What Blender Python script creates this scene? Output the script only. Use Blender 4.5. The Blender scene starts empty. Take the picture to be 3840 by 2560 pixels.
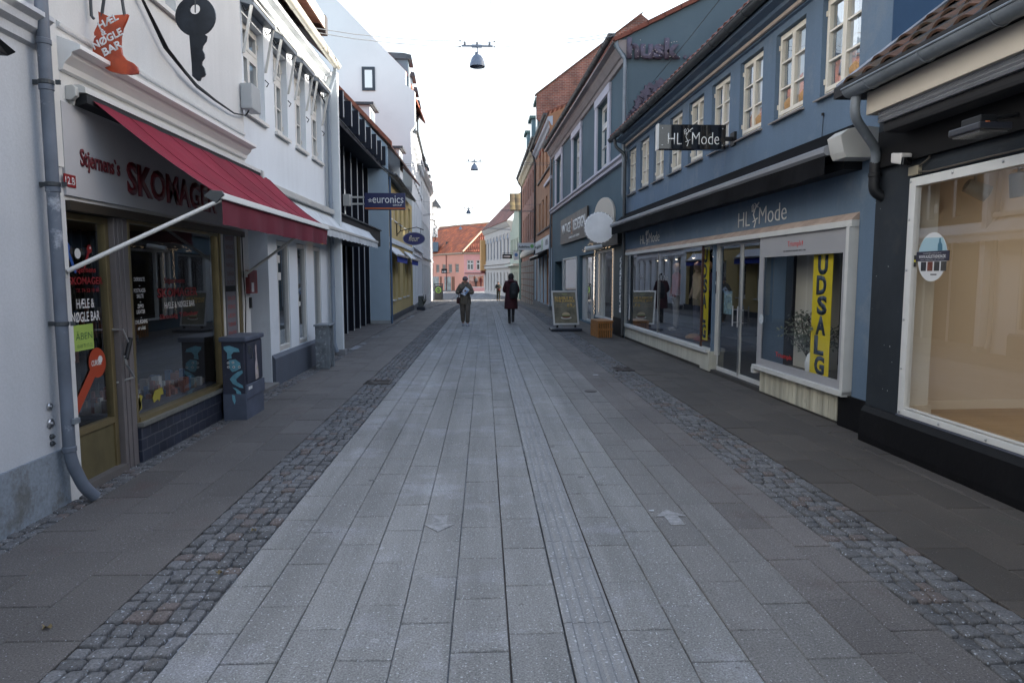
import bpy, bmesh, math, random
from mathutils import Vector, Matrix, noise as mnoise
random.seed(7)
SC = bpy.context.scene
COL = SC.collection
rad = math.radians
R = random.uniform

# ---------------------------------------------------------------- camera
EYE = 1.65
cam_d = bpy.data.cameras.new('camera'); cam = bpy.data.objects.new('camera', cam_d); COL.objects.link(cam)
cam_d.sensor_width = 36; cam_d.lens = 24; cam_d.clip_start = .05; cam_d.clip_end = 2000
cam.location = (0, 0, EYE); cam.rotation_euler = (rad(90-5.50), 0, rad(-2.327))
SC.camera = cam
# ---------------------------------------------------------------- sky, sun, exposure
SUN_AZ, SUN_EL = 80.0, 19.0            # azimuth from +Y towards +X
wd = bpy.data.worlds.new('World'); SC.world = wd; wd.use_nodes = True
nt = wd.node_tree; bg = nt.nodes['Background']
sky = nt.nodes.new('ShaderNodeTexSky'); sky.sky_type = 'NISHITA'; sky.sun_disc = False
sky.sun_elevation = rad(SUN_EL); sky.sun_rotation = rad(SUN_AZ)
sky.air_density = 1.0; sky.dust_density = 2.6; sky.ozone_density = 1.2; sky.altitude = 0
# thin bright winter haze low in the sky, over the clear blue above
tcw = nt.nodes.new('ShaderNodeTexCoord'); sxw = nt.nodes.new('ShaderNodeSeparateXYZ'); nt.links.new(tcw.outputs['Generated'], sxw.inputs[0])
mrw = nt.nodes.new('ShaderNodeMapRange'); mrw.interpolation_type = 'SMOOTHSTEP'
for i_, v_ in enumerate((.18, .75, .88, .12)): mrw.inputs[1+i_].default_value = v_
nt.links.new(sxw.outputs['Z'], mrw.inputs[0])
mxw = nt.nodes.new('ShaderNodeMix'); mxw.data_type = 'RGBA'; mxw.inputs[7].default_value = (2.62, 2.78, 2.86, 1)
nt.links.new(mrw.outputs[0], mxw.inputs[0]); nt.links.new(sky.outputs[0], mxw.inputs[6]); nt.links.new(mxw.outputs[2], bg.inputs['Color']); bg.inputs['Strength'].default_value = 0.15
sd = bpy.data.lights.new('sun', 'SUN'); sd.energy = 3.6; sd.angle = rad(.53); sd.color = (1, .93, .82)
sun = bpy.data.objects.new('sun', sd); COL.objects.link(sun)
sdir = Vector((math.sin(rad(SUN_AZ))*math.cos(rad(SUN_EL)), math.cos(rad(SUN_AZ))*math.cos(rad(SUN_EL)), math.sin(rad(SUN_EL))))
sun.rotation_euler = (-sdir).to_track_quat('-Z', 'Y').to_euler(); sun.location = (60, 10, 40)
SC.view_settings.view_transform = 'Standard'; SC.view_settings.look = 'None'
SC.view_settings.exposure = 2.15; SC.view_settings.gamma = 1
SC.cycles.max_bounces = 7; SC.cycles.transparent_max_bounces = 16
SC.cycles.caustics_reflective = False; SC.cycles.caustics_refractive = False
SC.cycles.sample_clamp_indirect = 4

# ---------------------------------------------------------------- materials
def V(*a): return Vector(a)
def lin(r, g, b):
    f = lambda c: (c/255/12.92 if c/255 <= .04045 else ((c/255+.055)/1.055)**2.4)
    return (f(r), f(g), f(b))
_m = {}
def mat(name, col, rough=.6, metal=0, var=.0, vs=1.5, bump=0, bs=40, spec=.5, coat=0, specks=None, stain=None, emit=None, island=0, grain=0, gs=200, streak=0, lane=0, gum=None, redisl=None):
    """procedural surface: base colour, large soft variation, fine grain, optional light specks, streaks and per piece tint"""
    if name in _m: return _m[name]
    m = bpy.data.materials.new(name); m.use_nodes = True; t = m.node_tree; N = t.nodes; L = t.links
    b = N['Principled BSDF']; b.inputs['Roughness'].default_value = rough; b.inputs['Metallic'].default_value = metal
    b.inputs['Specular IOR Level'].default_value = spec
    if coat: b.inputs['Coat Weight'].default_value = coat
    tc = N.new('ShaderNodeTexCoord'); out = None
    rgb = N.new('ShaderNodeRGB'); rgb.outputs[0].default_value = (*col, 1); out = rgb.outputs[0]
    def nz(scale, det=4, src='Object', rgh=.6, sc3=None):
        n = N.new('ShaderNodeTexNoise'); n.inputs['Scale'].default_value = scale; n.inputs['Detail'].default_value = det; n.inputs['Roughness'].default_value = rgh
        if sc3:
            mp = N.new('ShaderNodeMapping'); mp.inputs['Scale'].default_value = sc3; L.new(tc.outputs[src], mp.inputs[0]); L.new(mp.outputs[0], n.inputs['Vector'])
        else: L.new(tc.outputs[src], n.inputs['Vector'])
        return n.outputs['Fac']
    def ramp(x, a, c, lo=0, hi=1):
        r = N.new('ShaderNodeMapRange'); r.inputs['From Min'].default_value = a; r.inputs['From Max'].default_value = c
        r.inputs['To Min'].default_value = lo; r.inputs['To Max'].default_value = hi; L.new(x, r.inputs['Value']); return r.outputs[0]
    def scale_by(c, f):
        v = N.new('ShaderNodeVectorMath'); v.operation = 'SCALE'; L.new(c, v.inputs[0]); L.new(f, v.inputs['Scale']); return v.outputs[0]
    def mix(c, col2, f):
        x = N.new('ShaderNodeMix'); x.data_type = 'RGBA'; L.new(f, x.inputs[0]); L.new(c, x.inputs[6])
        if isinstance(col2, tuple): x.inputs[7].default_value = (*col2, 1)
        else: L.new(col2, x.inputs[7])
        return x.outputs[2]
    if var: out = scale_by(out, ramp(nz(vs, 5), .3, .7, 1-var, 1+var))
    if island:
        g = N.new('ShaderNodeNewGeometry'); out = scale_by(out, ramp(g.outputs['Random Per Island'], 0, 1, 1-island, 1+island))
    if redisl:
        g2 = N.new('ShaderNodeNewGeometry'); out = mix(out, redisl[0], ramp(g2.outputs['Random Per Island'], redisl[1], redisl[1]+.02, 0, .7))
    if stain: # (colour, scale, threshold)
        out = mix(out, stain[0], ramp(nz(stain[1], 6, rgh=.7), stain[2], stain[2]+.12, 0, stain[3] if len(stain) > 3 else .8))
    if gum:
        for sc_, lim, cg in gum:
            vo = N.new('ShaderNodeTexVoronoi'); vo.inputs['Scale'].default_value = sc_; L.new(tc.outputs['Object'], vo.inputs['Vector'])
            out = mix(out, cg, ramp(vo.outputs['Distance'], lim, lim*1.25, .75, 0))
    if lane: out = scale_by(out, ramp(nz(1, 5, sc3=(2.6, .16, 1), rgh=.65), .36, .66, 1-lane, 1+lane))
    if streak: out = scale_by(out, ramp(nz(1, 4, sc3=(7, 7, .35)), .35, .7, 1+streak*.5, 1-streak))
    if grain: out = scale_by(out, ramp(nz(gs, 2), .3, .7, 1-grain, 1+grain))
    if specks: out = mix(out, specks[2], ramp(nz(specks[0], 1, rgh=.5), specks[1], specks[1]+.04, 0, .85))
    L.new(out, b.inputs['Base Color'])
    if bump:
        bn = N.new('ShaderNodeBump'); bn.inputs['Strength'].default_value = bump; bn.inputs['Distance'].default_value = .01
        L.new(nz(bs, 4), bn.inputs['Height']); L.new(bn.outputs[0], b.inputs['Normal'])
    if emit:
        b.inputs['Emission Color'].default_value = (*emit[0], 1); b.inputs['Emission Strength'].default_value = emit[1]
    _m[name] = m; return m
def brickmat(name, c1, c2, mortar, bw=.24, bh=.065, ms=.009, tint=.3, bump=.6, rough=.85):
    m = mat(name, c1, rough); t = m.node_tree; N = t.nodes; L = t.links; b = N['Principled BSDF']
    tc = N.new('ShaderNodeTexCoord'); br = N.new('ShaderNodeTexBrick'); L.new(tc.outputs['UV'], br.inputs['Vector'])
    br.inputs['Scale'].default_value = 1; br.inputs['Brick Width'].default_value = bw; br.inputs['Row Height'].default_value = bh; br.inputs['Mortar Size'].default_value = ms
    br.inputs['Color1'].default_value = (*c1, 1); br.inputs['Color2'].default_value = (*c2, 1); br.inputs['Mortar'].default_value = (*mortar, 1); br.inputs['Mortar Smooth'].default_value = .3
    n = N.new('ShaderNodeTexNoise'); n.inputs['Scale'].default_value = 1.2; n.inputs['Detail'].default_value = 6; L.new(tc.outputs['Object'], n.inputs['Vector'])
    r = N.new('ShaderNodeMapRange'); r.inputs[1].default_value = .3; r.inputs[2].default_value = .7; r.inputs[3].default_value = 1-tint; r.inputs[4].default_value = 1+tint; L.new(n.outputs['Fac'], r.inputs[0])
    v = N.new('ShaderNodeVectorMath'); v.operation = 'SCALE'; L.new(br.outputs['Color'], v.inputs[0]); L.new(r.outputs[0], v.inputs['Scale']); L.new(v.outputs[0], b.inputs['Base Color'])
    bn = N.new('ShaderNodeBump'); bn.inputs['Strength'].default_value = bump; bn.inputs['Distance'].default_value = .01; bn.invert = True
    L.new(br.outputs['Fac'], bn.inputs['Height']); L.new(bn.outputs[0], b.inputs['Normal']); return m
def glassmat(name, tint=(1, 1, 1), boost=1.6, ior=1.5, wob=.0, floor=0.0):
    m = bpy.data.materials.new(name); m.use_nodes = True; t = m.node_tree; N = t.nodes; L = t.links
    N.remove(N['Principled BSDF']); o = N['Material Output']
    tr = N.new('ShaderNodeBsdfTransparent'); tr.inputs[0].default_value = (*tint, 1)
    gl = N.new('ShaderNodeBsdfGlossy'); gl.inputs['Roughness'].default_value = .0; gl.inputs[0].default_value = (.95, .97, 1, 1)
    lw = N.new('ShaderNodeLayerWeight'); lw.inputs[0].default_value = .5      # Schlick reflectance, the same from either side of the sheet
    pw = N.new('ShaderNodeMath'); pw.operation = 'POWER'; pw.inputs[1].default_value = 5; L.new(lw.outputs['Facing'], pw.inputs[0])
    f0 = ((ior-1)/(ior+1))**2
    mu = N.new('ShaderNodeMath'); mu.operation = 'MULTIPLY_ADD'; mu.inputs[1].default_value = boost*(1-f0); mu.inputs[2].default_value = floor+f0*boost; mu.use_clamp = True; L.new(pw.outputs[0], mu.inputs[0])
    mx = N.new('ShaderNodeMixShader'); L.new(mu.outputs[0], mx.inputs[0]); L.new(tr.outputs[0], mx.inputs[1]); L.new(gl.outputs[0], mx.inputs[2]); L.new(mx.outputs[0], o.inputs[0])
    if wob:
        tc = N.new('ShaderNodeTexCoord'); n = N.new('ShaderNodeTexNoise'); n.inputs['Scale'].default_value = 2.2; L.new(tc.outputs['Object'], n.inputs['Vector'])
        bn = N.new('ShaderNodeBump'); bn.inputs['Strength'].default_value = wob; bn.inputs['Distance'].default_value = .02; L.new(n.outputs['Fac'], bn.inputs['Height'])
        L.new(bn.outputs[0], gl.inputs['Normal'])
    return m

# ---------------------------------------------------------------- mesh collector
def gz(y):
    t = min(1, max(0, (y-28)/34)); return -.6*t*t*(3-2*t)
class Frame:
    """facade frame: s metres along A->B, h metres up, n metres out of the wall towards the street"""
    def __init__(f, A, B, out=None):
        f.A = Vector((A[0], A[1], 0)); d = Vector((B[0]-A[0], B[1]-A[1], 0)); f.L = d.length; f.d = d.normalized()
        n = Vector((f.d.y, -f.d.x, 0))
        if out is None: out = (-1 if A[0] > 0 else 1, 0)
        if n.x*out[0]+n.y*out[1] < 0: n = -n
        f.n = n
    def w(f, s, h, n=0): return f.A + f.d*s + f.n*n + Vector((0, 0, h))
    def rd(f):  # reading direction for someone facing the wall
        v = Vector((0, 0, 1)).cross(f.n); return v
class MB:
    def __init__(m): m.v = []; m.f = []
    def quad(m, *p):
        i = len(m.v); m.v += [Vector(x) for x in p]; m.f.append(tuple(range(i, i+len(p)))); return m
    def hexa(m, c):  # 8 corners: bottom ring 0-3, top ring 4-7
        i = len(m.v); m.v += [Vector(x) for x in c]
        for q in ((3, 2, 1, 0), (4, 5, 6, 7), (0, 1, 5, 4), (1, 2, 6, 5), (2, 3, 7, 6), (3, 0, 4, 7)): m.f.append(tuple(i+k for k in q))
        return m
    def fbox(m, F, s0, s1, h0, h1, n0, n1, bev=0):
        return m.hexa([F.w(s0, h0, n0), F.w(s1, h0, n0), F.w(s1, h0, n1), F.w(s0, h0, n1), F.w(s0, h1, n0), F.w(s1, h1, n0), F.w(s1, h1, n1), F.w(s0, h1, n1)])
    def box(m, x0, x1, y0, y1, z0, z1):
        return m.hexa([(x0, y0, z0), (x1, y0, z0), (x1, y1, z0), (x0, y1, z0), (x0, y0, z1), (x1, y0, z1), (x1, y1, z1), (x0, y1, z1)])
    def tube(m, pts, r, k=10, cap=True, r2=None):
        pts = [Vector(p) for p in pts]; n = len(pts); rings = []
        up = None
        for i, p in enumerate(pts):
            t = (pts[min(i+1, n-1)]-pts[max(i-1, 0)]).normalized()
            if up is None:
                up = t.orthogonal().normalized()
            up = (up - t*up.dot(t)).normalized(); sd_ = t.cross(up)
            rr = r[i] if isinstance(r, (list, tuple)) else r
            i0 = len(m.v)
            for a in range(k):
                an = 2*math.pi*a/k; m.v.append(p + (up*math.cos(an)+sd_*math.sin(an))*rr)
            rings.append(i0)
        for i in range(n-1):
            a, b = rings[i], rings[i+1]
            for j in range(k): m.f.append((a+j, a+(j+1) % k, b+(j+1) % k, b+j))
        if cap: m.f.append(tuple(reversed(range(rings[0], rings[0]+k)))); m.f.append(tuple(range(rings[-1], rings[-1]+k)))
        return m
    def lathe(m, c, prof, k=20, axis=(0, 0, 1), closed=False):
        c = Vector(c); ax = Vector(axis).normalized(); u = ax.orthogonal().normalized(); w = ax.cross(u); rings = []
        for (r, z) in prof:
            i0 = len(m.v)
            for a in range(k):
                an = 2*math.pi*a/k; m.v.append(c + ax*z + (u*math.cos(an)+w*math.sin(an))*max(r, 1e-4))
            rings.append(i0)
        for a, b in zip(rings, rings[1:]):
            for j in range(k): m.f.append((a+j, a+(j+1) % k, b+(j+1) % k, b+j))
        m.f.append(tuple(reversed(range(rings[0], rings[0]+k)))); m.f.append(tuple(range(rings[-1], rings[-1]+k)))
        return m
    def prism(m, pts, off):  # planar polygon pushed along a vector
        pts = [Vector(p) for p in pts]; off = Vector(off); n = len(pts); i = len(m.v); m.v += pts + [p+off for p in pts]
        m.f.append(tuple(reversed(range(i, i+n)))); m.f.append(tuple(range(i+n, i+2*n)))
        for k in range(n): m.f.append((i+k, i+(k+1) % n, i+n+(k+1) % n, i+n+k))
        return m
    def sweep(m, F, prof, s0, s1):  # profile in (n,h) swept along the wall
        a = [F.w(s0, h, n) for n, h in prof]; return m.prism(a, F.w(s1, 0, 0)-F.w(s0, 0, 0))
    def build(m, name, material=None, parent=None, smooth=False, bevel=0, label=None, uv=True, recalc=True):
        me = bpy.data.meshes.new(name); me.from_pydata(m.v, [], m.f)
        if recalc or bevel:
            bm = bmesh.new(); bm.from_mesh(me)
            if recalc: bmesh.ops.recalc_face_normals(bm, faces=bm.faces)
            if bevel: bmesh.ops.bevel(bm, geom=[e for e in bm.edges if len(e.link_faces) == 2 and e.calc_face_angle(0) > .6], offset=bevel, segments=2, affect='EDGES', profile=.6, clamp_overlap=True)
            bm.to_mesh(me); bm.free()
        if uv:
            ul = me.uv_layers.new(name='uv'); vs = me.vertices
            for p in me.polygons:
                nn = p.normal
                if abs(nn.z) > .9: ax, ay = Vector((1, 0, 0)), Vector((0, 1, 0))
                else:
                    ax = Vector((-nn.y, nn.x, 0)).normalized(); ay = Vector(nn).cross(ax)
                    if ay.z < 0: ay = -ay
                    if abs(nn.z) < .05: ay = Vector((0, 0, 1))
                for li in p.loop_indices:
                    co = vs[me.loops[li].vertex_index].co; ul.data[li].uv = (co.dot(ax), co.dot(ay))
        if smooth:
            for p in me.polygons: p.use_smooth = True
            if smooth == 'auto':
                try: me.set_sharp_from_angle(angle=rad(38))
                except Exception: pass
        if material: me.materials.append(material)
        o = bpy.data.objects.new(name, me); COL.objects.link(o)
        if parent is not None:
            o.parent = parent; o.matrix_parent_inverse = Matrix.Translation(-parent_origin(parent))
        if label: o['label'] = label
        return o
def parent_origin(p):  # parts keep a world matrix of identity, so only a top-level parent has an offset
    return Vector(p.location) if p.parent is None else Vector((0, 0, 0))
def thing(name, label, cat, loc=(0, 0, 0), group=None):
    o = bpy.data.objects.new(name, None); COL.objects.link(o); o.location = loc; o.empty_display_size = .2
    o['label'] = label; o['category'] = cat
    if group: o['group'] = group
    return o
def tag(o, label, cat, group=None):
    o['label'] = label; o['category'] = cat
    if group: o['group'] = group
    return o
def struct(o, kind='structure'): o['kind'] = kind; return o
def copy_tree(o, parent=None):
    c = o.copy(); COL.objects.link(c)
    if parent is not None: c.parent = parent; c.matrix_parent_inverse = o.matrix_parent_inverse.copy()
    for ch in list(o.children): copy_tree(ch, c)
    return c
def text(s, origin, right, up, w, h, material, parent, depth=.004, bold=0, name='lettering', keep=False, shear=0, spacing=1, label=None, center=False):
    """writing fitted into a w x h box whose lower left corner is origin"""
    cu = bpy.data.curves.new('t', 'FONT'); cu.body = s; cu.size = 1; cu.offset = bold; cu.resolution_u = 3; cu.shear = shear; cu.space_character = spacing
    cu.align_x = 'CENTER' if center else 'LEFT'; cu.space_line = .95
    ob = bpy.data.objects.new('t', cu); COL.objects.link(ob); dg = bpy.context.evaluated_depsgraph_get(); dg.update()
    me = bpy.data.meshes.new_from_object(ob.evaluated_get(dg)); bpy.data.objects.remove(ob); bpy.data.curves.remove(cu)
    xs = [v.co.x for v in me.vertices]; ys = [v.co.y for v in me.vertices]
    x0, x1, y0, y1 = min(xs), max(xs), min(ys), max(ys); right = Vector(right).normalized(); up = Vector(up).normalized(); nn = right.cross(up)
    origin = Vector(origin); sx, sy = w/(x1-x0), h/(y1-y0)
    if keep: sx = sy = min(sx, sy)
    bm = bmesh.new(); bm.from_mesh(me)
    if depth:
        r = bmesh.ops.extrude_face_region(bm, geom=bm.faces[:]); ex = [g for g in r['geom'] if isinstance(g, bmesh.types.BMVert)]
        for v in ex: v.co.z += 1
    for v in bm.verts:
        c = v.co.copy(); v.co = origin + right*((c.x-x0)*sx) + up*((c.y-y0)*sy) + nn*(c.z*depth)
    bmesh.ops.recalc_face_normals(bm, faces=bm.faces); bm.to_mesh(me); bm.free(); me.name = name
    me.materials.clear(); me.materials.append(material)
    o = bpy.data.objects.new(name, me); COL.objects.link(o)
    if parent is not None: o.parent = parent; o.matrix_parent_inverse = Matrix.Translation(-parent_origin(parent))
    if label: o['label'] = label
    return o
def ftext(s, F, s0, s1, h0, h1, n, material, parent, **k):  # on a facade, between s0 and s1
    rd = F.rd(); a, b = F.w(s0, h0, n), F.w(s1, h0, n)
    o = a if (b-a).dot(rd) > 0 else b
    return text(s, o, rd, (0, 0, 1), abs(s1-s0), h1-h0, material, parent, **k)

# ---------------------------------------------------------------- shared materials
GL = glassmat('shop glass', (.90, .93, .95), 1.8, 1.5, floor=.03)
GLW = glassmat('old window glass', (.9, .93, .95), 1.7, 1.52, wob=.25, floor=.03)
GLF = mat('distant window glass', (.03, .035, .04), .04, spec=1.0)
white_wood = mat('white painted wood', (.62, .61, .58), .5, var=.06, vs=3, stain=((.3, .29, .27), 5, .66), bump=.1)
cream_wood = mat('cream painted wood', (.70, .65, .55), .5, var=.08, vs=3, stain=((.35, .3, .24), 9, .64), bump=.1)
dark = mat('dark interior', (.02, .02, .022), .9)
black_metal = mat('black metal', (.009, .010, .012), .5, spec=.3, metal=.0, var=.2)
zinc = mat('weathered zinc', (.19, .215, .24), .5, metal=.35, var=.18, vs=4, stain=((.5, .52, .54), 6, .62))
zinc_dark = mat('dark weathered zinc', (.055, .062, .068), .5, metal=.3, var=.2, vs=3)
steel = mat('brushed steel', (.45, .46, .47), .3, metal=.9)
curtain_m = mat('pale curtain cloth', (.72, .72, .70), .9, var=.05, streak=.25)
white_plain = mat('white lettering', (.75, .75, .74), .5)
# ================================================================ the ground
dust_m = mat('pale joint dust', (.34, .35, .37), .95, var=.3, vs=3, stain=((.045, .042, .04), 1.1, .50, .9), grain=.4, gs=160)
soil = mat('ground earth', (.09, .085, .08), .9, var=.2)
joint_m = mat('joint sand', (.095, .092, .092), .95, var=.3, vs=3, stain=((.30, .32, .36), 1.2, .52, .9), grain=.5, gs=160)
slab_m = mat('granite grey paving slab', (.198, .197, .194), .82, var=.12, vs=.45, island=.06, lane=.20, grain=.40, gs=110, bump=.5, bs=110, specks=(75, .67, (.48, .49, .52)), stain=((.29, .295, .32), 1.3, .53, .55), gum=((3.1, .055, (.30, .30, .31)), (1.7, .040, (.07, .065, .065)), (4.7, .05, (.12, .115, .115))))
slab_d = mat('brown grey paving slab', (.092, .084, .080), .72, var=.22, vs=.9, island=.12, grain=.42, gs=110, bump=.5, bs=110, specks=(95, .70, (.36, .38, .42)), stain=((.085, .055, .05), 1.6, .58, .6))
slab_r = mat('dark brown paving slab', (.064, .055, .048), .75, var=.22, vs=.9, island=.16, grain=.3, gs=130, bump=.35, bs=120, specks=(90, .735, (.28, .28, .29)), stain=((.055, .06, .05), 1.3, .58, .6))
tact_m = mat('ribbed guiding tile', (.205, .207, .212), .75, var=.12, vs=2, island=.1, grain=.2, gs=130, bump=.3, bs=120, specks=(60, .66, (.47, .48, .51)))
cob_m = mat('cobble granite', (.118, .118, .122), .85, spec=.3, var=.2, vs=1.2, island=.24, redisl=((.115, .088, .078), .88), grain=.35, gs=90, bump=.5, bs=70, specks=(60, .67, (.36, .39, .43)), stain=((.10, .085, .075), 3, .6, .5))

def strip(x0, x1, z, ys, name, m):
    b = MB()
    for a, c in zip(ys, ys[1:]): b.quad((x0, a, gz(a)+z), (x1, a, gz(a)+z), (x1, c, gz(c)+z), (x0, c, gz(c)+z))
    return struct(b.build(name, m, recalc=False))
YS = [-14, 0, 28]+[28+2*i for i in range(1, 18)]+[110, 600]
strip(-400, 400, -.05, YS, 'ground', soil)
strip(-9, 5, -.022, [y for y in YS if y < 120]+[121], 'road', joint_m)

strip(-1.372, .10, -.0165, [y for y in YS if -1 < y < 100], 'joint_dust', dust_m)
def slabs(name, m, cols, length, y0, y1, gap=.0065, lift=.0, jit=.0012, stag=.5, ch=.004):
    b = MB()
    for k, (a, c) in enumerate(cols):
        y = y0 - (length*stag*(k % 2)) + R(-.04, .04)
        while y < y1:
            l = length*R(.985, 1.015); g = gap*R(.6, 1.5); z = lift+R(-jit, jit); tx, ty = R(-.0015, .0015), R(-.002, .002)
            xa, xb, ya, yb = a+g*.32, c-g*.32, y+g/2, y+l-g/2; za, zb = gz(ya)+z, gz(yb)+z
            top = [(xa+ch, ya+ch, za-tx-ty), (xb-ch, ya+ch, za+tx-ty), (xb-ch, yb-ch, zb+tx+ty), (xa+ch, yb-ch, zb-tx+ty)]
            low = [(xa, ya, za-ch), (xb, ya, za-ch), (xb, yb, zb-ch), (xa, yb, zb-ch)]; bot = [(p[0], p[1], p[2]-.03) for p in low]
            i = len(b.v); b.v += [Vector(p) for p in top+low+bot]; b.f.append((i, i+1, i+2, i+3))
            for q in range(4):
                r = (q+1) % 4; b.f.append((i+4+q, i+4+r, i+r, i+q)); b.f.append((i+8+q, i+8+r, i+4+r, i+4+q))
            y += l
    return struct(b.build(name, m, recalc=False, uv=False))
def edges(*x): return list(zip(x, x[1:]))
slabs('paving_slabs', slab_m, edges(-1.363, -1.139, -.894, -.649, -.405, -.155, .106), .5, 1.1, 99)
slabs('paving_slabs', slab_m, edges(.106, .367), .5, 1.0, 99)
slab_t = mat('warm grey paving slab', (.155, .150, .146), .8, var=.16, vs=.5, island=.10, lane=.15, grain=.40, gs=110, bump=.5, bs=110, specks=(75, .68, (.44, .44, .46)), stain=((.10, .085, .08), 1.3, .56, .5))
slabs('paving_slabs', slab_m, edges(.626, .884, 1.141), .5, 1.0, 99)
slabs('paving_slabs', slab_t, edges(1.141, 1.393, 1.643), .5, 1.0, 99)
dj = mat('dark drain joint', (.022, .017, .015), .95, grain=.5)
for x_, y_ in ((.107, 6.2), (.6245, 7)): b = MB(); b.box(x_-.0035, x_+.0035, .9, y_, -.021, .0008); struct(b.build('drain_joint', dj))
slab_s = mat('brownish paving slab', (.118, .108, .104), .78, var=.2, vs=.6, island=.10, lane=.12, grain=.42, gs=110, bump=.5, bs=110, specks=(85, .69, (.38, .38, .40)), stain=((.085, .062, .055), 1.4, .56, .6))
slabs('paving_slabs', slab_s, edges(1.643, 1.895, 2.13), .5, 1.25, 99)
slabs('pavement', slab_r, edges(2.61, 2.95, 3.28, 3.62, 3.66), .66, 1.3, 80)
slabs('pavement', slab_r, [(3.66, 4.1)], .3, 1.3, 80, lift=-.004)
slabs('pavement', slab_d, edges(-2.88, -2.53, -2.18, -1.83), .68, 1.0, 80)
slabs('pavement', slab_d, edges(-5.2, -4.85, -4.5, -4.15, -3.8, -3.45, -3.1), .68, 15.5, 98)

def cobbles(name, x0, x1, n, y0, y1, cell, m=cob_m, wob=.12, bulge=.010):
    b = MB(); y = y0; w = (x1-x0)/n
    while y < y1:
        ln = cell*R(.85, 1.25); x = x0; off = R(-.01, .01)
        ws = [R(.78, 1.22) for _ in range(n)]; t = sum(ws)
        for k in range(n):
            cw = (x1-x0)*ws[k]/t; g = .007; z = R(-.006, .005); yo = R(-.008, .008)
            xa, xb, ya, yb = x+g, x+cw-g, y+g+yo, y+ln-g+yo; x += cw
            j = lambda s: R(-s, s)
            P = [(xa+j(.008), ya+j(.008)), (xb+j(.008), ya+j(.008)), (xb+j(.008), yb+j(.008)), (xa+j(.008), yb+j(.008))]
            cx, cy = (xa+xb)/2, (ya+yb)/2; zz = gz(cy)+z; tl = (R(-.05, .05), R(-.05, .05))
            # eight sided outline so that corners look worn
            O = []
            for q in range(4):
                p, r = P[q], P[(q+1) % 4]; c = R(.07, .15)
                O += [(p[0]+(r[0]-p[0])*c, p[1]+(r[1]-p[1])*c), (p[0]+(r[0]-p[0])*(1-c), p[1]+(r[1]-p[1])*(1-c))]
            i = len(b.v)
            for sc, dz in ((1, -.045), (1, -bulge*.7-.003), (.95, -bulge*.12), (.8, bulge*.1)):
                for p in O:
                    px, py = cx+(p[0]-cx)*sc, cy+(p[1]-cy)*sc
                    b.v.append(Vector((px, py, zz+dz+(px-cx)*tl[0]+(py-cy)*tl[1])))
            for r_ in range(3):
                for q in range(8): b.f.append((i+r_*8+q, i+r_*8+(q+1) % 8, i+(r_+1)*8+(q+1) % 8, i+(r_+1)*8+q))
            b.f.append(tuple(range(i+24, i+32)))
        y += ln
    o = b.build(name, m, recalc=False, uv=False, smooth=True); return struct(o)
cobbles('cobbled_gutter', -1.83, -1.37, 5, 1.2, 70, .105)
cobbles('cobbled_gutter', 2.135, 2.605, 5, 1.2, 70, .105)
cobbles('cobbled_edge', -3.13, -2.885, 3, 1.2, 15.5, .085, wob=.2)

def tactile():
    b = MB(); y = 1.1
    while y < 40:
        l = .25; z = R(-.001, .001); g = .004; x0, x1 = .371, .620; n = 4; rw = (x1-x0)/n
        xs = []
        for k in range(n): xs += [(x0+rw*k+.002, 0), (x0+rw*k+.014, .0055), (x0+rw*(k+.62), .0055), (x0+rw*(k+.76), 0)]
        xs.append((x1, 0))
        ya, yb = y+g/2, y+l-g/2
        for (xa, za), (xb, zb) in zip(xs, xs[1:]): b.quad((xa, ya, gz(ya)+z+za), (xb, ya, gz(ya)+z+zb), (xb, yb, gz(yb)+z+zb), (xa, yb, gz(yb)+z+za))
        b.quad((x0, ya, gz(ya)-.02), (x1, ya, gz(ya)-.02), (x1, ya, gz(ya)+z), (x0, ya, gz(ya)+z))
        y += l
    return struct(b.build('guiding_strip', tact_m, recalc=False, uv=False))
tactile()
slabs('paving_slabs', slab_m, [(.371, .62)], .5, 40, 99)
arrow_m = mat('worn white road paint', (.245, .245, .25), .8, var=.35, vs=20, grain=.4)
def arrow(cx, cy, l, w, up):
    s = 1 if up else -1; z = .0048
    P = [(-.28*w, -.5*l), (.28*w, -.5*l), (.28*w, .05*l), (.62*w, .05*l), (0, .5*l), (-.62*w, .05*l), (-.28*w, .05*l)]
    b = MB(); b.prism([(cx+p[0]*s, cy+p[1]*s, z-.003) for p in P], (0, 0, .0035)); return struct(b.build('painted_arrow', arrow_m))
arrow(-.305, 4.44, .30, .17, False); arrow(1.28, 4.50, .30, .17, True)
# iron covers set into the cobbles, small valve cover and the dark joint of the drain line
iron = mat('rusty cast iron', (.045, .036, .034), .6, metal=.4, var=.3, vs=8)
def grate(cx, cy, w, l, label, z=.006):
    t = thing('drain_grate', label, 'drain grate', (cx, cy, 0))
    f = MB()
    for a, c, d, e in ((-w, w, -l, -l+.02), (-w, w, l-.02, l), (-w, -w+.02, -l+.02, l-.02), (w-.02, w, -l+.02, l-.02)): f.box(cx+a, cx+c, cy+d, cy+e, -.02, z+.006)
    f.build('frame', iron, t)
    g = MB(); n = 7
    for k in range(n): g.box(cx-w+.03, cx+w-.03, cy-l+.03+(2*l-.06)*k/n, cy-l+.03+(2*l-.06)*(k+.55)/n, -.02, z)
    g.build('bars', iron, t)
grate(-1.65, 10.55, .20, .2, 'rusty iron drain grate in the left cobbled gutter')
grate(2.45, 11.9, .17, .2, 'rusty iron drain grate in the right cobbled gutter')
tag(MB().lathe((1.52, 9.62, -.01), [(.09, 0), (.09, .017), (.075, .02), (.0, .02)], 16).build('valve_cover', iron), 'small round iron valve cover in the grey slabs', 'valve cover')
leaf_m = mat('dry leaf', (.17, .13, .06), .7, var=.3, vs=60)
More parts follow.
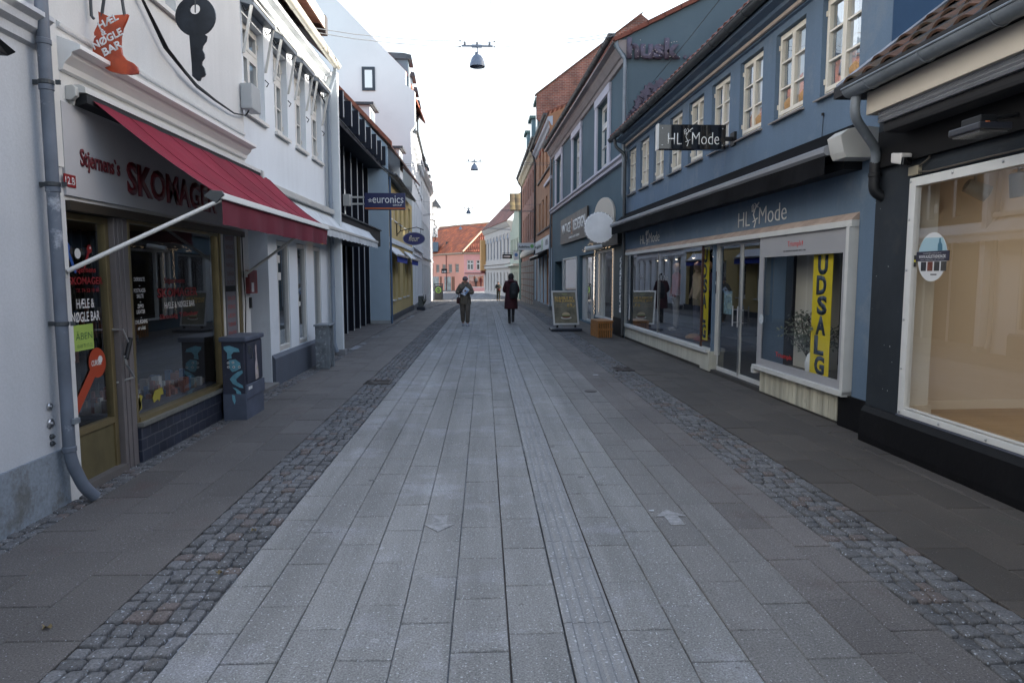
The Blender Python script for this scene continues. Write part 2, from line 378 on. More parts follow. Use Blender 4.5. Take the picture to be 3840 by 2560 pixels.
def leaf(x, y, s, label, a):
    pts = []; 
    for k in range(14):
        an = k/14*2*math.pi; r = s*(.55+.45*abs(math.cos(an*2.5))) ; pts.append((x+r*math.cos(an+a), y+r*.7*math.sin(an+a), .012+.01*math.sin(an*3)))
    b = MB(); c = (x, y, .008)
    for p, q in zip(pts, pts[1:]+pts[:1]): b.quad(c, p, q)
    tag(b.build('leaf', leaf_m, recalc=False), label, 'leaf')
for x_, y_, w_, l_, lb in ((1.17, 4.62, .035, .012, 'small white scrap of paper on the slabs near the right arrow'), (1.85, 11.2, .09, .03, 'flat white scrap lying on the slabs by the right gutter')): tag(MB().prism([(x_-w_/2, y_, .006), (x_+w_/2, y_-.008, .006), (x_+w_/2, y_+l_, .009), (x_-w_/2, y_+l_, .007)], (0, 0, .002)).build('paper_scrap', mat('scrap paper', (.45, .47, .5), .8)), lb, 'litter')
leaf(-2.06, 3.15, .026, 'dry yellow leaf lying on the dark left pavement', .3)
leaf(-1.48, 3.72, .02, 'small orange leaf lying on the left cobbles', 1.2)
leaf(-1.5, 4.36, .018, 'tiny curled leaf farther up on the left cobbles', 2.2)
# ================================================================ building helpers
def wall(F, s0, s1, h0, h1, holes, m, par, rev=.2, depth=9, name='wall', top=None, shell=True, label=None, nrev=0):
    """front wall with real openings and reveals, closed by side and back walls; top=(s,h) list for a sloping head"""
    b = MB(); ss = sorted({s0, s1} | {x for q in holes for x in q[:2]}); hs = sorted({h0, h1} | {x for q in holes for x in q[2:4]})
    for a, c in zip(ss, ss[1:]):
        run = None
        for e, g in zip(hs, hs[1:]):
            inh = any(q[0]-1e-6 <= a and c <= q[1]+1e-6 and q[2]-1e-6 <= e and g <= q[3]+1e-6 for q in holes)
            if not inh: b.quad(F.w(a, e), F.w(c, e), F.w(c, g), F.w(a, g))
    for q in holes:
        a, c, e, g = q[:4]; r = q[4] if len(q) > 4 else rev
        b.quad(F.w(a, e), F.w(a, g), F.w(a, g, -r), F.w(a, e, -r)); b.quad(F.w(c, e), F.w(c, e, -r), F.w(c, g, -r), F.w(c, g))
        b.quad(F.w(a, g), F.w(c, g), F.w(c, g, -r), F.w(a, g, -r)); b.quad(F.w(a, e), F.w(a, e, -r), F.w(c, e, -r), F.w(c, e))
    if shell:
        D = -depth
        b.quad(F.w(s0, h0), F.w(s0, h1), F.w(s0, h1, D), F.w(s0, h0, D)); b.quad(F.w(s1, h0), F.w(s1, h0, D), F.w(s1, h1, D), F.w(s1, h1))
        b.quad(F.w(s0, h0, D), F.w(s0, h1, D), F.w(s1, h1, D), F.w(s1, h0, D))
    return b.build(name, m, par, recalc=False, label=label)
def win(F, s0, s1, h0, h1, par, m=None, cols=2, bars=2, rec=.1, fw=.055, transom=None, glass=None, curtain=.6, sill=None, top_cols=None, cm=None, cw=.045, name='window', label=None, bw=.022, hinge=False):
    m = m or white_wood; b = MB(); n0, n1 = -rec-.05, -rec
    b.fbox(F, s0, s0+fw, h0, h1, n0, n1); b.fbox(F, s1-fw, s1, h0, h1, n0, n1)
    b.fbox(F, s0+fw, s1-fw, h0, h0+fw, n0, n1); b.fbox(F, s0+fw, s1-fw, h1-fw, h1, n0, n1)
    a, c, e, g = s0+fw, s1-fw, h0+fw, h1-fw
    zones = [(e, g, cols, bars)]
    if transom:
        b.fbox(F, a, c, transom-.035, transom+.035, n0, n1+.006); zones = [(e, transom-.035, cols, bars), (transom+.035, g, top_cols or cols, 0)]
    for (zb, zt, nc, nb) in zones:
        for k in range(nc):
            x0 = a+(c-a)*k/nc; x1 = a+(c-a)*(k+1)/nc
            f0, f1 = n0+.012, n1+.012
            b.fbox(F, x0+.002, x0+cw, zb+.002, zt-.002, f0, f1); b.fbox(F, x1-cw, x1-.002, zb+.002, zt-.002, f0, f1)
            b.fbox(F, x0+cw, x1-cw, zb+.002, zb+cw+.01, f0, f1); b.fbox(F, x0+cw, x1-cw, zt-cw, zt-.002, f0, f1)
            for j in range(nb):
                z = zb+(zt-zb)*(j+1)/(nb+1); b.fbox(F, x0+cw, x1-cw, z-bw/2, z+bw/2, f0+.01, f1-.004)
    if hinge:
        for sx in (s0+.01, s1-.03):
            for z in (e+.12, g-.12): b.fbox(F, sx, sx+.02, z-.03, z+.03, n1, n1+.025)
    o = b.build(name, m, par, label=label)
    p = MB(); np_ = -rec-.028
    p.quad(F.w(a, e, np_), F.w(c, e, np_), F.w(c, g, np_), F.w(a, g, np_)); p.build('pane', glass or GLW, o, recalc=False)
    if sill: sb = MB(); sb.fbox(F, s0-.03, s1+.03, h0-.05, h0-.005, -rec+.005, sill); sb.build('sill', sill_m(m), o)
    if curtain:
        q = MB(); nc = -rec-.16; K = 10
        for (x0, x1) in ((a-.02, a+(c-a)*curtain/2), (c-(c-a)*curtain/2, c+.02)):
            pts = [(x0+(x1-x0)*i/K, nc+.025*math.sin(i*2.3+s0)) for i in range(K+1)]
            for (u0, w0), (u1, w1) in zip(pts, pts[1:]): q.quad(F.w(u0, e, w0), F.w(u1, e, w1), F.w(u1, g, w1), F.w(u0, g, w0))
        q.build('curtain', cm or curtain_m, o, recalc=False)
    return o
def sill_m(m): return m
def room(F, s0, s1, h0, h1, n0, n1, m, par, name='interior', floor=None, ceil=None):
    b = MB()
    b.quad(F.w(s0, h0, n1), F.w(s1, h0, n1), F.w(s1, h1, n1), F.w(s0, h1, n1))
    b.quad(F.w(s0, h0, n0), F.w(s0, h0, n1), F.w(s0, h1, n1), F.w(s0, h1, n0)); b.quad(F.w(s1, h0, n0), F.w(s1, h1, n0), F.w(s1, h1, n1), F.w(s1, h0, n1))
    if not ceil: b.quad(F.w(s0, h1, n0), F.w(s0, h1, n1), F.w(s1, h1, n1), F.w(s1, h1, n0))
    if not floor: b.quad(F.w(s0, h0, n0), F.w(s1, h0, n0), F.w(s1, h0, n1), F.w(s0, h0, n1))
    o = b.build(name, m, par, recalc=False)
    if floor: f = MB(); f.quad(F.w(s0, h0, n0), F.w(s1, h0, n0), F.w(s1, h0, n1), F.w(s0, h0, n1)); f.build('floor', floor, par, recalc=False)
    if ceil: f = MB(); f.quad(F.w(s0, h1, n0), F.w(s0, h1, n1), F.w(s1, h1, n1), F.w(s1, h1, n0)); f.build('ceiling', ceil, par, recalc=False)
    return o
def gutter(F, s0, s1, h, n, r, m, par, drop=.0, strap=.9, h2=None):
    """half round gutter with rolled front edge and straps"""
    b = MB(); K = 9; h2 = h if h2 is None else h2
    P = [(math.cos(math.pi+math.pi*k/K)*r, math.sin(math.pi+math.pi*k/K)*r) for k in range(K+1)]
    I = [(math.cos(math.pi+math.pi*k/K)*(r-.006), math.sin(math.pi+math.pi*k/K)*(r-.006)) for k in range(K+1)]
    prof = P+I[::-1]; a = [F.w(s0, h+z, n+x) for x, z in prof]; i = len(b.v); q = len(prof); b.v += a + [F.w(s1, h2+z, n+x) for x, z in prof]
    for k in range(q): b.f.append((i+k, i+(k+1) % q, i+q+(k+1) % q, i+q+k))
    b.f.append(tuple(range(i, i+K+1))); b.f.append(tuple(range(i+q, i+q+K+1)))
    b.tube([F.w(s0, h, n+r), F.w(s1, h2, n+r)], .011, 8)
    s = s0+.3
    while s < s1-.1:
        hh = h+(h2-h)*(s-s0)/(s1-s0)
        pts = [F.w(s, hh+z*1.05, n+x*1.05) for x, z in P]; b.tube(pts, .006, 5); s += strap
    return b.build('gutter', m, par, smooth='auto')
def downpipe(pts, r, m, par, collars=(), name='downpipe'):
    P = []
    pts = [Vector(p) for p in pts]
    for i, p in enumerate(pts):
        if 0 < i < len(pts)-1:
            a, c = pts[i-1], pts[i+1]; d = min(r*2.2, (a-p).length*.45, (c-p).length*.45); u, w = (a-p).normalized()*d, (c-p).normalized()*d
            for t in (0, .25, .5, .75, 1): P.append(p + u*(1-t)**2 + w*t**2)
        else: P.append(p)
    b = MB(); b.tube(P, r, 14)
    for c in collars:
        c = Vector(c); b.lathe(c, [(r*1.0, 0), (r*1.13, .004), (r*1.13, .035), (r*1.0, .04)], 14); 
    return b.build(name, m, par, smooth='auto')
def sweepo(F, prof, s0, s1, m, par, name, label=None): b = MB(); b.sweep(F, prof, s0, s1); return b.build(name, m, par, label=label)
def tilemat(name, c1, c2, w=.22, h=.34, rough=.75, bump=1.0, stain=None, dark=.35):
    m = mat(name, c1, rough); t = m.node_tree; N = t.nodes; L = t.links; b = N['Principled BSDF']; tc = N.new('ShaderNodeTexCoord')
    br = N.new('ShaderNodeTexBrick'); br.offset = 0; L.new(tc.outputs['UV'], br.inputs[0])
    for k, v in (('Scale', 1), ('Brick Width', w), ('Row Height', h), ('Mortar Size', .008)): br.inputs[k].default_value = v
    br.inputs['Color1'].default_value = (*c1, 1); br.inputs['Color2'].default_value = (*c2, 1); br.inputs['Mortar'].default_value = (*[x*dark for x in c2], 1)
    n = N.new('ShaderNodeTexNoise'); n.inputs['Scale'].default_value = .9; n.inputs['Detail'].default_value = 7; L.new(tc.outputs['Object'], n.inputs['Vector'])
    r = N.new('ShaderNodeMapRange'); r.inputs[1].default_value = .35; r.inputs[2].default_value = .65; r.inputs[3].default_value = .65; r.inputs[4].default_value = 1.3; L.new(n.outputs['Fac'], r.inputs[0])
    v = N.new('ShaderNodeVectorMath'); v.operation = 'SCALE'; L.new(br.outputs['Color'], v.inputs[0]); L.new(r.outputs[0], v.inputs['Scale']); o = v.outputs[0]
    if stain:
        n2 = N.new('ShaderNodeTexNoise'); n2.inputs['Scale'].default_value = 3; n2.inputs['Detail'].default_value = 8; L.new(tc.outputs['Object'], n2.inputs['Vector'])
        r2 = N.new('ShaderNodeMapRange'); r2.inputs[1].default_value = .52; r2.inputs[2].default_value = .66; L.new(n2.outputs['Fac'], r2.inputs[0])
        x = N.new('ShaderNodeMix'); x.data_type = 'RGBA'; L.new(r2.outputs[0], x.inputs[0]); L.new(o, x.inputs[6]); x.inputs[7].default_value = (*stain, 1); o = x.outputs[2]
    L.new(o, b.inputs['Base Color'])
    sx = N.new('ShaderNodeSeparateXYZ'); L.new(tc.outputs['UV'], sx.inputs[0])
    def M(op, a, c=None):
        q = N.new('ShaderNodeMath'); q.operation = op
        for i, z in enumerate((a, c)):
            if z is None: continue
            if isinstance(z, (int, float)): q.inputs[i].default_value = z
            else: L.new(z, q.inputs[i])
        return q.outputs[0]
    wv = M('MULTIPLY', M('ABSOLUTE', M('SINE', M('MULTIPLY', sx.outputs[0], math.pi/w))), .6)
    sw = M('MULTIPLY', M('FRACT', M('DIVIDE', sx.outputs[1], h)), -.45)
    bn = N.new('ShaderNodeBump'); bn.inputs['Strength'].default_value = bump; bn.inputs['Distance'].default_value = .06; L.new(M('ADD', wv, sw), bn.inputs['Height']); L.new(bn.outputs[0], b.inputs['Normal'])
    return m
def pantiles(o, along, up, L_, U_, m, par, w=.235, h=.33, amp=.032, step=.03, name='roof', label=None, seg=6):
    """real pantile relief: o corner at the eave, along the eave, up the slope"""
    o = Vector(o); al = Vector(along).normalized(); u = Vector(up).normalized(); nn = al.cross(u)
    if nn.z < 0: nn = -nn
    nc = max(1, round(L_/w)); nr = max(1, round(U_/h)); b = MB()
    for r in range(nr):
        i0 = len(b.v); jit = [(R(-.006, .006), R(-.008, .008)) for _ in range(nc)]
        for e, (v, lift) in enumerate(((r*h, step), ((r+1)*h+.03, 0))):
            for c in range(nc):
                for s in range(seg):
                    x = s/(seg-1); prof = amp*math.sin(x*math.pi*1.0)**1 if x < .62 else amp*(math.sin(.62*math.pi) - (x-.62)/.38*(math.sin(.62*math.pi)+.25))
                    b.v.append(o + al*((c+x*.999)*w) + u*(v+jit[c][0]) + nn*(prof+lift+jit[c][1]*.6))
        W = nc*seg
        for c in range(nc):
            for s in range(seg-1): k = i0+c*seg+s; b.f.append((k, k+1, k+W+1, k+W))
            if c: k = i0+c*seg; b.f.append((k-1, k, k+W, k+W-1))
        # visible butt ends of the row
        for c in range(nc):
            for s in range(seg-1):
                k = i0+c*seg+s; p, q = b.v[k], b.v[k+1]; b.quad(p, q, q-nn*.022, p-nn*.022)
    return b.build(name, m, par, recalc=False, label=label)
def gableroof(F, s0, s1, eh, en, rh, rn, m, par, back=None, th=.08, name='roof'):
    """two slopes: eave height/offset, ridge height/offset"""
    b = MB(); back = back or (2*rn-en)
    for (n0, n1) in ((en, rn), (back, rn)):
        b.hexa([F.w(s0, eh-th, n0), F.w(s1, eh-th, n0), F.w(s1, rh-th, n1), F.w(s0, rh-th, n1), F.w(s0, eh, n0), F.w(s1, eh, n0), F.w(s1, rh, n1), F.w(s0, rh, n1)])
    return b.build(name, m, par)
def gable(F, s, eh, n0, rh, rn, n1, m, par, th=.02, name='gable'):
    b = MB(); b.prism([F.w(s, eh, n0), F.w(s, rh, rn), F.w(s, eh, n1)], F.d*th); return b.build(name, m, par)
def simple_win(F, s0, s1, h0, h1, par, m=None, rec=.1, cols=2, bars=2, transom=None, glass=None):  # far off windows: frame + pane
    return win(F, s0, s1, h0, h1, par, m, cols=cols, bars=bars, rec=rec, glass=glass or GLF, curtain=0, transom=transom, fw=.07, cw=.05, bw=.035)
def bolt(b, p, n, r=.012, d=.008): b.lathe(p, [(r, 0), (r, d*.6), (r*.6, d)], 8, axis=n)
# ================================================================ left side of the street
LF = lambda x0, y0, x1, y1: Frame((x0, y0), (x1, y1))
# ---- rendered corner house at the left edge
wh_grey = mat('lavender white render', (.45, .475, .51), .85, streak=.03, var=.07, vs=.8, bump=.25, bs=25, grain=.05, gs=60, stain=((.36, .36, .38), .9, .68, .5))
pl_grey = mat('blue grey plinth paint', (.20, .235, .275), .8, var=.1, vs=2, bump=.9, bs=7, stain=((.115, .118, .115), 2.6, .50, .85), grain=.15, gs=50)
L0 = LF(-3.05, 0, -3.05, 1)
t = thing('rendered_house', 'pale lavender rendered house with peeling blue grey plinth at the left edge of the photo', 'house', (-3.05, 3, 0))
wall(L0, -14, 5.0, .41, 9.5, [], wh_grey, t)
b = MB(); pts = []
K = 46
for k in range(K+1): pts.append(-14+19.0*k/K)
for a, c in zip(pts, pts[1:]):
    b.fbox(L0, a, c, -.05, .41, -.2, .02)
b.build('plinth', pl_grey, t)
sweepo(L0, [(0, 3.18), (.03, 3.2), (.035, 3.26), (.075, 3.29), (.08, 3.34), (.12, 3.37), (.12, 3.40), (0, 3.44)], -14, 4.98, wh_grey, t, 'cornice')
for (y, h, r) in ((4.84, .74, .026), (4.84, .62, .033), (4.845, .525, .018), (4.845, .475, .018)):
    b = MB(); b.lathe(L0.w(y, h, 0), [(r, 0), (r, .012), (r*.85, .018), (r*.35, .018), (r*.3, .03)], 16, axis=L0.n); b.build('door_bell', steel if r > .02 else zinc_dark, t)
gableroof(L0, -14, 5.0, 9.5, .3, 12.2, -4.5, mat('plain dark slate', (.05, .05, .055), .6, var=.2), t)
b = MB(); b.prism([(-3.05, 4.33, 3.12), (-3.0, 4.5, 3.03), (-3.04, 4.48, 3.0), (-3.05, 4.30, 3.02)], (.10, .02, 0)); tag(b.build('sign_bracket', black_metal, bevel=.006), 'black wedge shaped fitting high on the lavender wall at the left edge', 'wall lamp')  # wedge is the tip of a sign bracket, no lamp

# ---- shoemaker's house
wh_pink = mat('pale pinkish white render', (.60, .605, .60), .85, var=.06, vs=.8, streak=.035, stain=((.44, .42, .44), 1.1, .64, .5), bump=.15, bs=22, grain=.04, gs=60)
wh_board = mat('pale fascia board', (.42, .42, .435), .7, var=.06, vs=2)
gold = mat('gold anodised aluminium', (.235, .185, .095), .38, metal=.55, var=.12, vs=6)
pinkgrey = mat('pinkish grey aluminium', (.19, .17, .17), .42, metal=.3, var=.1, vs=5)
tile_navy = brickmat('dark navy wall tiles', (.018, .023, .04), (.028, .034, .055), (.09, .095, .11), bw=.15, bh=.105, ms=.006, tint=.3, bump=.4, rough=.3)
sign_red = mat('dark red painted letters', (.13, .014, .02), .5)
panel_red = mat('red sticker lettering', (.40, .05, .035), .5)
t = thing('shoemaker_house', 'pinkish white rendered house with moulded cornice above the shoe repair shop', 'house', (-3.05, 7, 0)); SH = t
wall(L0, 5.01, 9.05, -.05, 9.2, [(5.18, 8.9, -.01, 2.2, .12), (6.05, 7.2, 4.22, 5.6)], wh_pink, t, depth=9)
win(L0, 6.05, 7.2, 4.22, 5.6, t, white_wood, sill=.04)
sweepo(L0, [(0, 3.12), (.03, 3.13), (.04, 3.17), (.09, 3.22), (.10, 3.25), (.16, 3.27), (.16, 3.30), (0, 3.36)], 5.2, 9.02, white_plain, t, 'cornice')
sweepo(L0, [(0, 3.42), (.025, 3.425), (.03, 3.45), (0, 3.47)], 5.2, 9.03, wh_pink, t, 'string_course')
b = MB(); b.fbox(L0, 5.02, 5.12, 2.42, 3.28, 0, .045); b.build('pilaster', white_wood, t, bevel=.004)
b = MB(); b.fbox(L0, 5.17, 8.9, 2.235, 2.9, 0, .02); b.build('fascia', wh_board, t)
gableroof(L0, 5.0, 9.06, 9.2, .3, 12.0, -4.5, _m['plain dark slate'], t)
# shopfront
rec = -.05
b = MB(); b.fbox(L0, 5.19, 8.85, 2.13, 2.2, -.1, .03); b.build('head_rail', mat('dark bronze trim', (.05, .04, .03), .5, metal=.3), t)
b = MB()
for (a, c) in ((5.85, 5.895), (5.9, 5.955), (5.96, 6.035)): b.fbox(L0, a, c, .0, 2.13, -.1, -.02+(a-5.8)*.12)
b.build('post', pinkgrey, t, bevel=.003)
b = MB(); b.fbox(L0, 6.04, 6.075, .36, 2.13, -.08, 0); b.fbox(L0, 8.02, 8.05, .40, 2.17, -.08, 0); b.fbox(L0, 8.07, 8.10, .3, 2.17, -.08, .01)
b.fbox(L0, 6.075, 8.02, .36, .40, -.08, .012); b.fbox(L0, 6.075, 8.02, 2.10, 2.13, -.08, 0)
w_ = b.build('window', gold, t, bevel=.003, label='gold framed shop window of the shoe repair shop')
b = MB(); b.fbox(L0, 6.04, 8.06, .325, .36, -.08, .05); b.build('sill', mat('worn aluminium sill', (.25, .25, .23), .45, metal=.5, var=.2, vs=9), w_)
b = MB(); b.quad(L0.w(6.07, .39, -.04), L0.w(8.03, .39, -.04), L0.w(8.03, 2.12, -.04), L0.w(6.07, 2.12, -.04)); b.build('pane', GL, w_, recalc=False)
b = MB(); b.fbox(L0, 6.05, 8.12, -.03, .322, -.1, .02); b.build('tiled_plinth', tile_navy, t)
b = MB(); b.fbox(L0, 8.1, 8.19, -.03, 2.2, -.1, 0); b.build('white_post', white_wood, t)
b = MB(); b.fbox(L0, 8.19, 8.58, .0, 2.2, -.1, -.01); b.build('dark_panel', black_metal, t)
b = MB(); b.fbox(L0, 8.58, 8.63, .0, 2.2, -.1, 0); b.fbox(L0, 8.73, 8.9, -.02, 2.2, -.1, 0); b.build('white_post', white_wood, t)
b = MB(); b.fbox(L0, 8.635, 8.72, .0, 2.2, -.1, .015); b.build('post', gold, t, label='gold post at the right end of the shopfront')
b = MB(); b.tube([L0.w(8.735, 2.16, .03), L0.w(8.74, 1.7, .03), L0.w(8.76, 1.3, .04), L0.w(8.74, .9, .03), L0.w(8.745, .4, .03)], .007, 6); b.build('cable', black_metal, t)
# door
d = MB(); d.fbox(L0, 5.19, 5.24, .05, 2.12, -.12, -.06); d.fbox(L0, 5.79, 5.845, .05, 2.12, -.12, -.06); d.fbox(L0, 5.24, 5.79, .42, .47, -.12, -.06); d.fbox(L0, 5.24, 5.79, 2.07, 2.12, -.12, -.06)
dr = d.build('door', gold, t, bevel=.003)
b = MB(); b.fbox(L0, 5.24, 5.79, .05, .42, -.11, -.075); b.build('kick_panel', mat('dull brass panel', (.16, .135, .07), .5, metal=.4, var=.15, vs=5, streak=.2), dr)
b = MB(); b.quad(L0.w(5.24, .46, -.09), L0.w(5.8, .46, -.09), L0.w(5.8, 2.08, -.09), L0.w(5.24, 2.08, -.09)); b.build('pane', GL, dr, recalc=False)
b = MB(); hp = [L0.w(5.83, 1.2, -.06), L0.w(5.83, 1.2, .02), L0.w(5.92, 1.05, .03), L0.w(5.84, .98, .02), L0.w(5.85, .9, .03), L0.w(5.96, .78, .03), L0.w(5.85, .72, .0), L0.w(5.84, .75, -.06)]
b.tube(hp[:2]+[hp[2]], .011, 8); b.tube([hp[4], hp[5]], .010, 8); b.tube([hp[5], hp[7]], .009, 8); b.tube([hp[3], hp[4]], .012, 8); b.build('handle', steel, dr, smooth='auto')
b = MB(); b.tube([L0.w(5.925, 1.12, .035), L0.w(5.845, .95, .03)], .02, 10); b.build('grip', black_metal, dr, smooth='auto')
b = MB(); b.fbox(L0, 5.19, 5.85, -.02, .05, -.15, 0); b.build('threshold', mat('worn stone step', (.11, .10, .095), .8, var=.2, bump=.3), t)
# shop interior
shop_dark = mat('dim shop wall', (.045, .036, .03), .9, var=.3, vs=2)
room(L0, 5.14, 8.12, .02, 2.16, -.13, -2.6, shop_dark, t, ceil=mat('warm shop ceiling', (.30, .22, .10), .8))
b = MB()
for k in range(5): b.fbox(L0, 6.1, 8.05, .55+.32*k, .575+.32*k, -2.3, -1.9)
for k in range(6): b.fbox(L0, 6.1+.385*k, 6.13+.385*k, .1, 2.1, -2.3, -1.95)
b.build('shelf', mat('dark brown shelf', (.07, .045, .03), .7), t)
random.seed(3); goods = {}
for k in range(4): goods[k] = MB()
for r_ in range(5):
    x = 6.15
    while x < 8.0:
        w0 = R(.04, .13); h0_ = R(.06, .22); goods[random.randrange(4)].fbox(L0, x, x+w0, .58+.32*r_, .58+.32*r_+h0_, -2.2, -1.92); x += w0+R(.01, .06)
for k in range(70):
    x = R(6.15, 7.95); n_ = R(-.7, -.12); h0_ = R(.04, .18); w0 = R(.02, .08); goods[random.randrange(4)].fbox(L0, x, x+w0, .42, .42+h0_, n_-w0, n_)
for k in range(34):
    x = R(6.15, 7.95); z = R(.75, 2.0); h0_ = R(.05, .22); goods[random.randrange(4)].fbox(L0, x, x+R(.02, .06), z-h0_, z, -.89, -.86)
gc = ((.20, .15, .11), (.06, .10, .18), (.42, .41, .38), (.20, .07, .04))
for k in range(4): goods[k].build('shelf_goods', mat('shelf goods %d' % k, gc[k], .5), t)
b = MB(); b.fbox(L0, 6.08, 8.04, .38, .42, -.9, -.08); b.build('display_shelf', mat('grey display shelf', (.08, .08, .09), .6), t)
# slatted wooden grille of the window back
b = MB()
for k in range(12): b.fbox(L0, 6.15+.155*k, 6.165+.155*k, .42, 2.1, -.93, -.9)
b.build('window_bars', mat('thin dark bars', (.04, .035, .03), .6), t)
# fascia and window writing
ftext("Stjernens`s", L0, 5.36, 5.92, 2.43, 2.60, .022, sign_red, t, bold=.02, depth=.006, label='dark red hand lettered words Stjernens on the fascia')
ftext("SKOMAGER", L0, 6.03, 7.97, 2.34, 2.62, .022, sign_red, t, bold=.035, depth=.008, label='large dark red word SKOMAGER on the fascia')
wt = mat('white vinyl', (.62, .62, .62), .5); rt = mat('red vinyl', (.22, .012, .014), .5); vb = mat('black vinyl', (.01, .01, .012), .5)
nd = -.086
def dec(s, a, c, e, g, n, m, par, **k):
    o_ = .06 if par is dr and n < nd+.0055 else 0; return ftext(s, L0, a+o_, c+o_, e, g, n, m, par, depth=0, name='lettering', **k)
nd = -.086
dec('HÆLE &', 5.33, 5.57, 1.395, 1.47, nd, wt, dr, bold=.02); dec('NØGLE BAR', 5.255, 5.64, 1.29, 1.37, nd, wt, dr, bold=.02)
dec('Stjernens', 5.33, 5.62, 1.66, 1.72, nd, rt, dr, bold=.02); dec('SKOMAGER', 5.25, 5.71, 1.58, 1.64, nd, rt, dr, bold=.03); dec('Tlf. 74 52 10 83', 5.33, 5.65, 1.52, 1.55, nd, rt, dr, bold=.01)
nw = -.036
for s_, hh, w0 in (('DØRSKILTE', 1.60, .19), ('·', 1.555, .02), ('POSTKASSE-', 1.50, .21), ('SKILTE', 1.45, .12), ('·', 1.41, .02), ('ZIPPO', 1.36, .11), ('LIGHTER', 1.31, .15), ('·', 1.27, .02), ('OMLÆGNING', 1.22, .22), ('AF LÅSE', 1.165, .14)):
    dec(s_, 6.27-w0/2, 6.27+w0/2, hh, hh+(.036 if s_ != '·' else .008), nw, wt, w_, bold=.015)
dec('HÆLE & NØGLE BAR', 6.73, 7.42, 1.33, 1.395, nw, wt, w_, bold=.02); dec('Stjernens', 6.75, 7.2, 1.56, 1.63, nw, rt, w_, bold=.02); dec('SKOMAGER', 6.6, 7.5, 1.44, 1.53, nw, rt, w_, bold=.03); dec('Skosalg Tilbehør', 6.62, 7.5, 1.22, 1.28, nw, rt, w_, bold=.01)
# stickers on the door: notice, green opening sheet, key decals
paper = mat('white paper', (.55, .55, .53), .8, var=.05); green_paper = mat('lime green paper', (.33, .47, .10), .8, var=.05)
def sheet(F, a, c, e, g, n, m, par, name='notice', th=.002): b = MB(); b.fbox(F, a, c, e, g, n-th, n); return b.build(name, m, par)
s1_ = sheet(L0, 5.19+.055, 5.325, 1.0, 1.275, nd+.004, paper, dr)
for k in range(9): dec(random.choice(['MANDAG', 'ONSDAG', 'FREDAG']) if k % 3 == 1 else '10.00 - 17.30', 5.255, 5.315, 1.24-.026*k, 1.25-.026*k, nd+.006, vb, s1_)
s2_ = sheet(L0, 5.325, 5.585, 1.07, 1.27, nd+.004, green_paper, dr)
dec('ÅBEN', 5.345, 5.565, 1.155, 1.225, nd+.006, mat('marker ink', (.03, .10, .04), .6), s2_, bold=-.01); dec('10-00 Til 17-30', 5.36, 5.56, 1.09, 1.12, nd+.006, _m['marker ink'], s2_, bold=-.01)
orange_red = mat('orange red vinyl', (.36, .05, .018), .45); blue_v = mat('blue vinyl', (.03, .09, .32), .45)
def keydecal(cx, ch, r, ang, L_, m, par, n=nd+.003):
    b = MB(); ca, sa = math.cos(ang), math.sin(ang); P = []
    def q(x, y): return L0.w(cx+(x*ca-y*sa), ch+(x*sa+y*ca), n)
    for k in range(20): a = math.pi*2*k/20; P.append(q(r*math.cos(a)*.95, r*math.sin(a)))
    b.prism(P, L0.n*.001); w0 = r*.36; b.prism([q(r*.8, -w0), q(L_, -w0), q(L_+.02, 0), q(L_, w0), q(r*.8, w0)], L0.n*.0012)
    o = b.build('key_decal', m, par); c = MB(); c.lathe(q(-r*.35, r*.1), [(r*.25, 0), (r*.25, .003)], 14, axis=L0.n); c.build('key_hole', wt, o); return o
k1 = keydecal(5.62, .95, .125, rad(225), .62, orange_red, dr); dec('CURSEL', 5.53, 5.67, .93, .975, nd+.007, wt, k1, bold=.02)
keydecal(5.30, 1.86, .045, rad(-62), .2, blue_v, dr); keydecal(5.60, 1.86, .035, rad(240), .16, rt, dr)
b = MB(); b.lathe(L0.w(5.44, 1.82, nd+.002), [(.04, 0), (.04, .001)], 16, axis=L0.n); b.build('round_sticker', wt, dr)
b = MB(); a_ = [(6.13, .42), (6.2, .44), (6.19, .5), (6.22, .55), (6.17, .57), (6.13, .52)]
for pts_ in (a_, [(6.42, .45), (6.5, .47), (6.53, .44), (6.56, .5), (6.62, .5), (6.6, .57), (6.45, .56), (6.40, .5)]): b.prism([L0.w(p[0]-.0, p[1]+.02, nw) for p in pts_], L0.n*.001)
b.build('yellow_decal', mat('yellow vinyl', (.30, .26, .04), .5), w_)
b = MB(); b.prism([L0.w(6.14, .43, nw), L0.w(6.19, .50, nw), L0.w(6.15, .60, nw), L0.w(6.12, .48, nw)], L0.n*.001); b.build('white_decal', wt, w_)
# narrow service list beside the window
gp = mat('grey list board', (.17, .165, .19), .5)
for (e, g, items, mm_) in ((1.53, 2.17, ('NØGLER', 'SERVICE', 'SLIBNING', 'NØGLE', 'TILBEHØR', 'OUTLET'), sign_red), (.70, 1.46, ('SKO', 'STØVLE', 'LÆDER', 'TILBEHØR', 'REPARATION', 'OUTLET'), panel_red)):
    bd = tag(sheet(L0, 8.21, 8.53, e, g, .004, gp, None, 'list_board', .01), 'narrow grey board listing %s services beside the shoe shop window' % ('key' if e > 1 else 'shoe and leather'), 'sign')
    for k, it in enumerate(items): dec(it, 8.25, 8.49, g-.10-.105*k, g-.055-.105*k, .0055, mm_, bd, bold=.0)
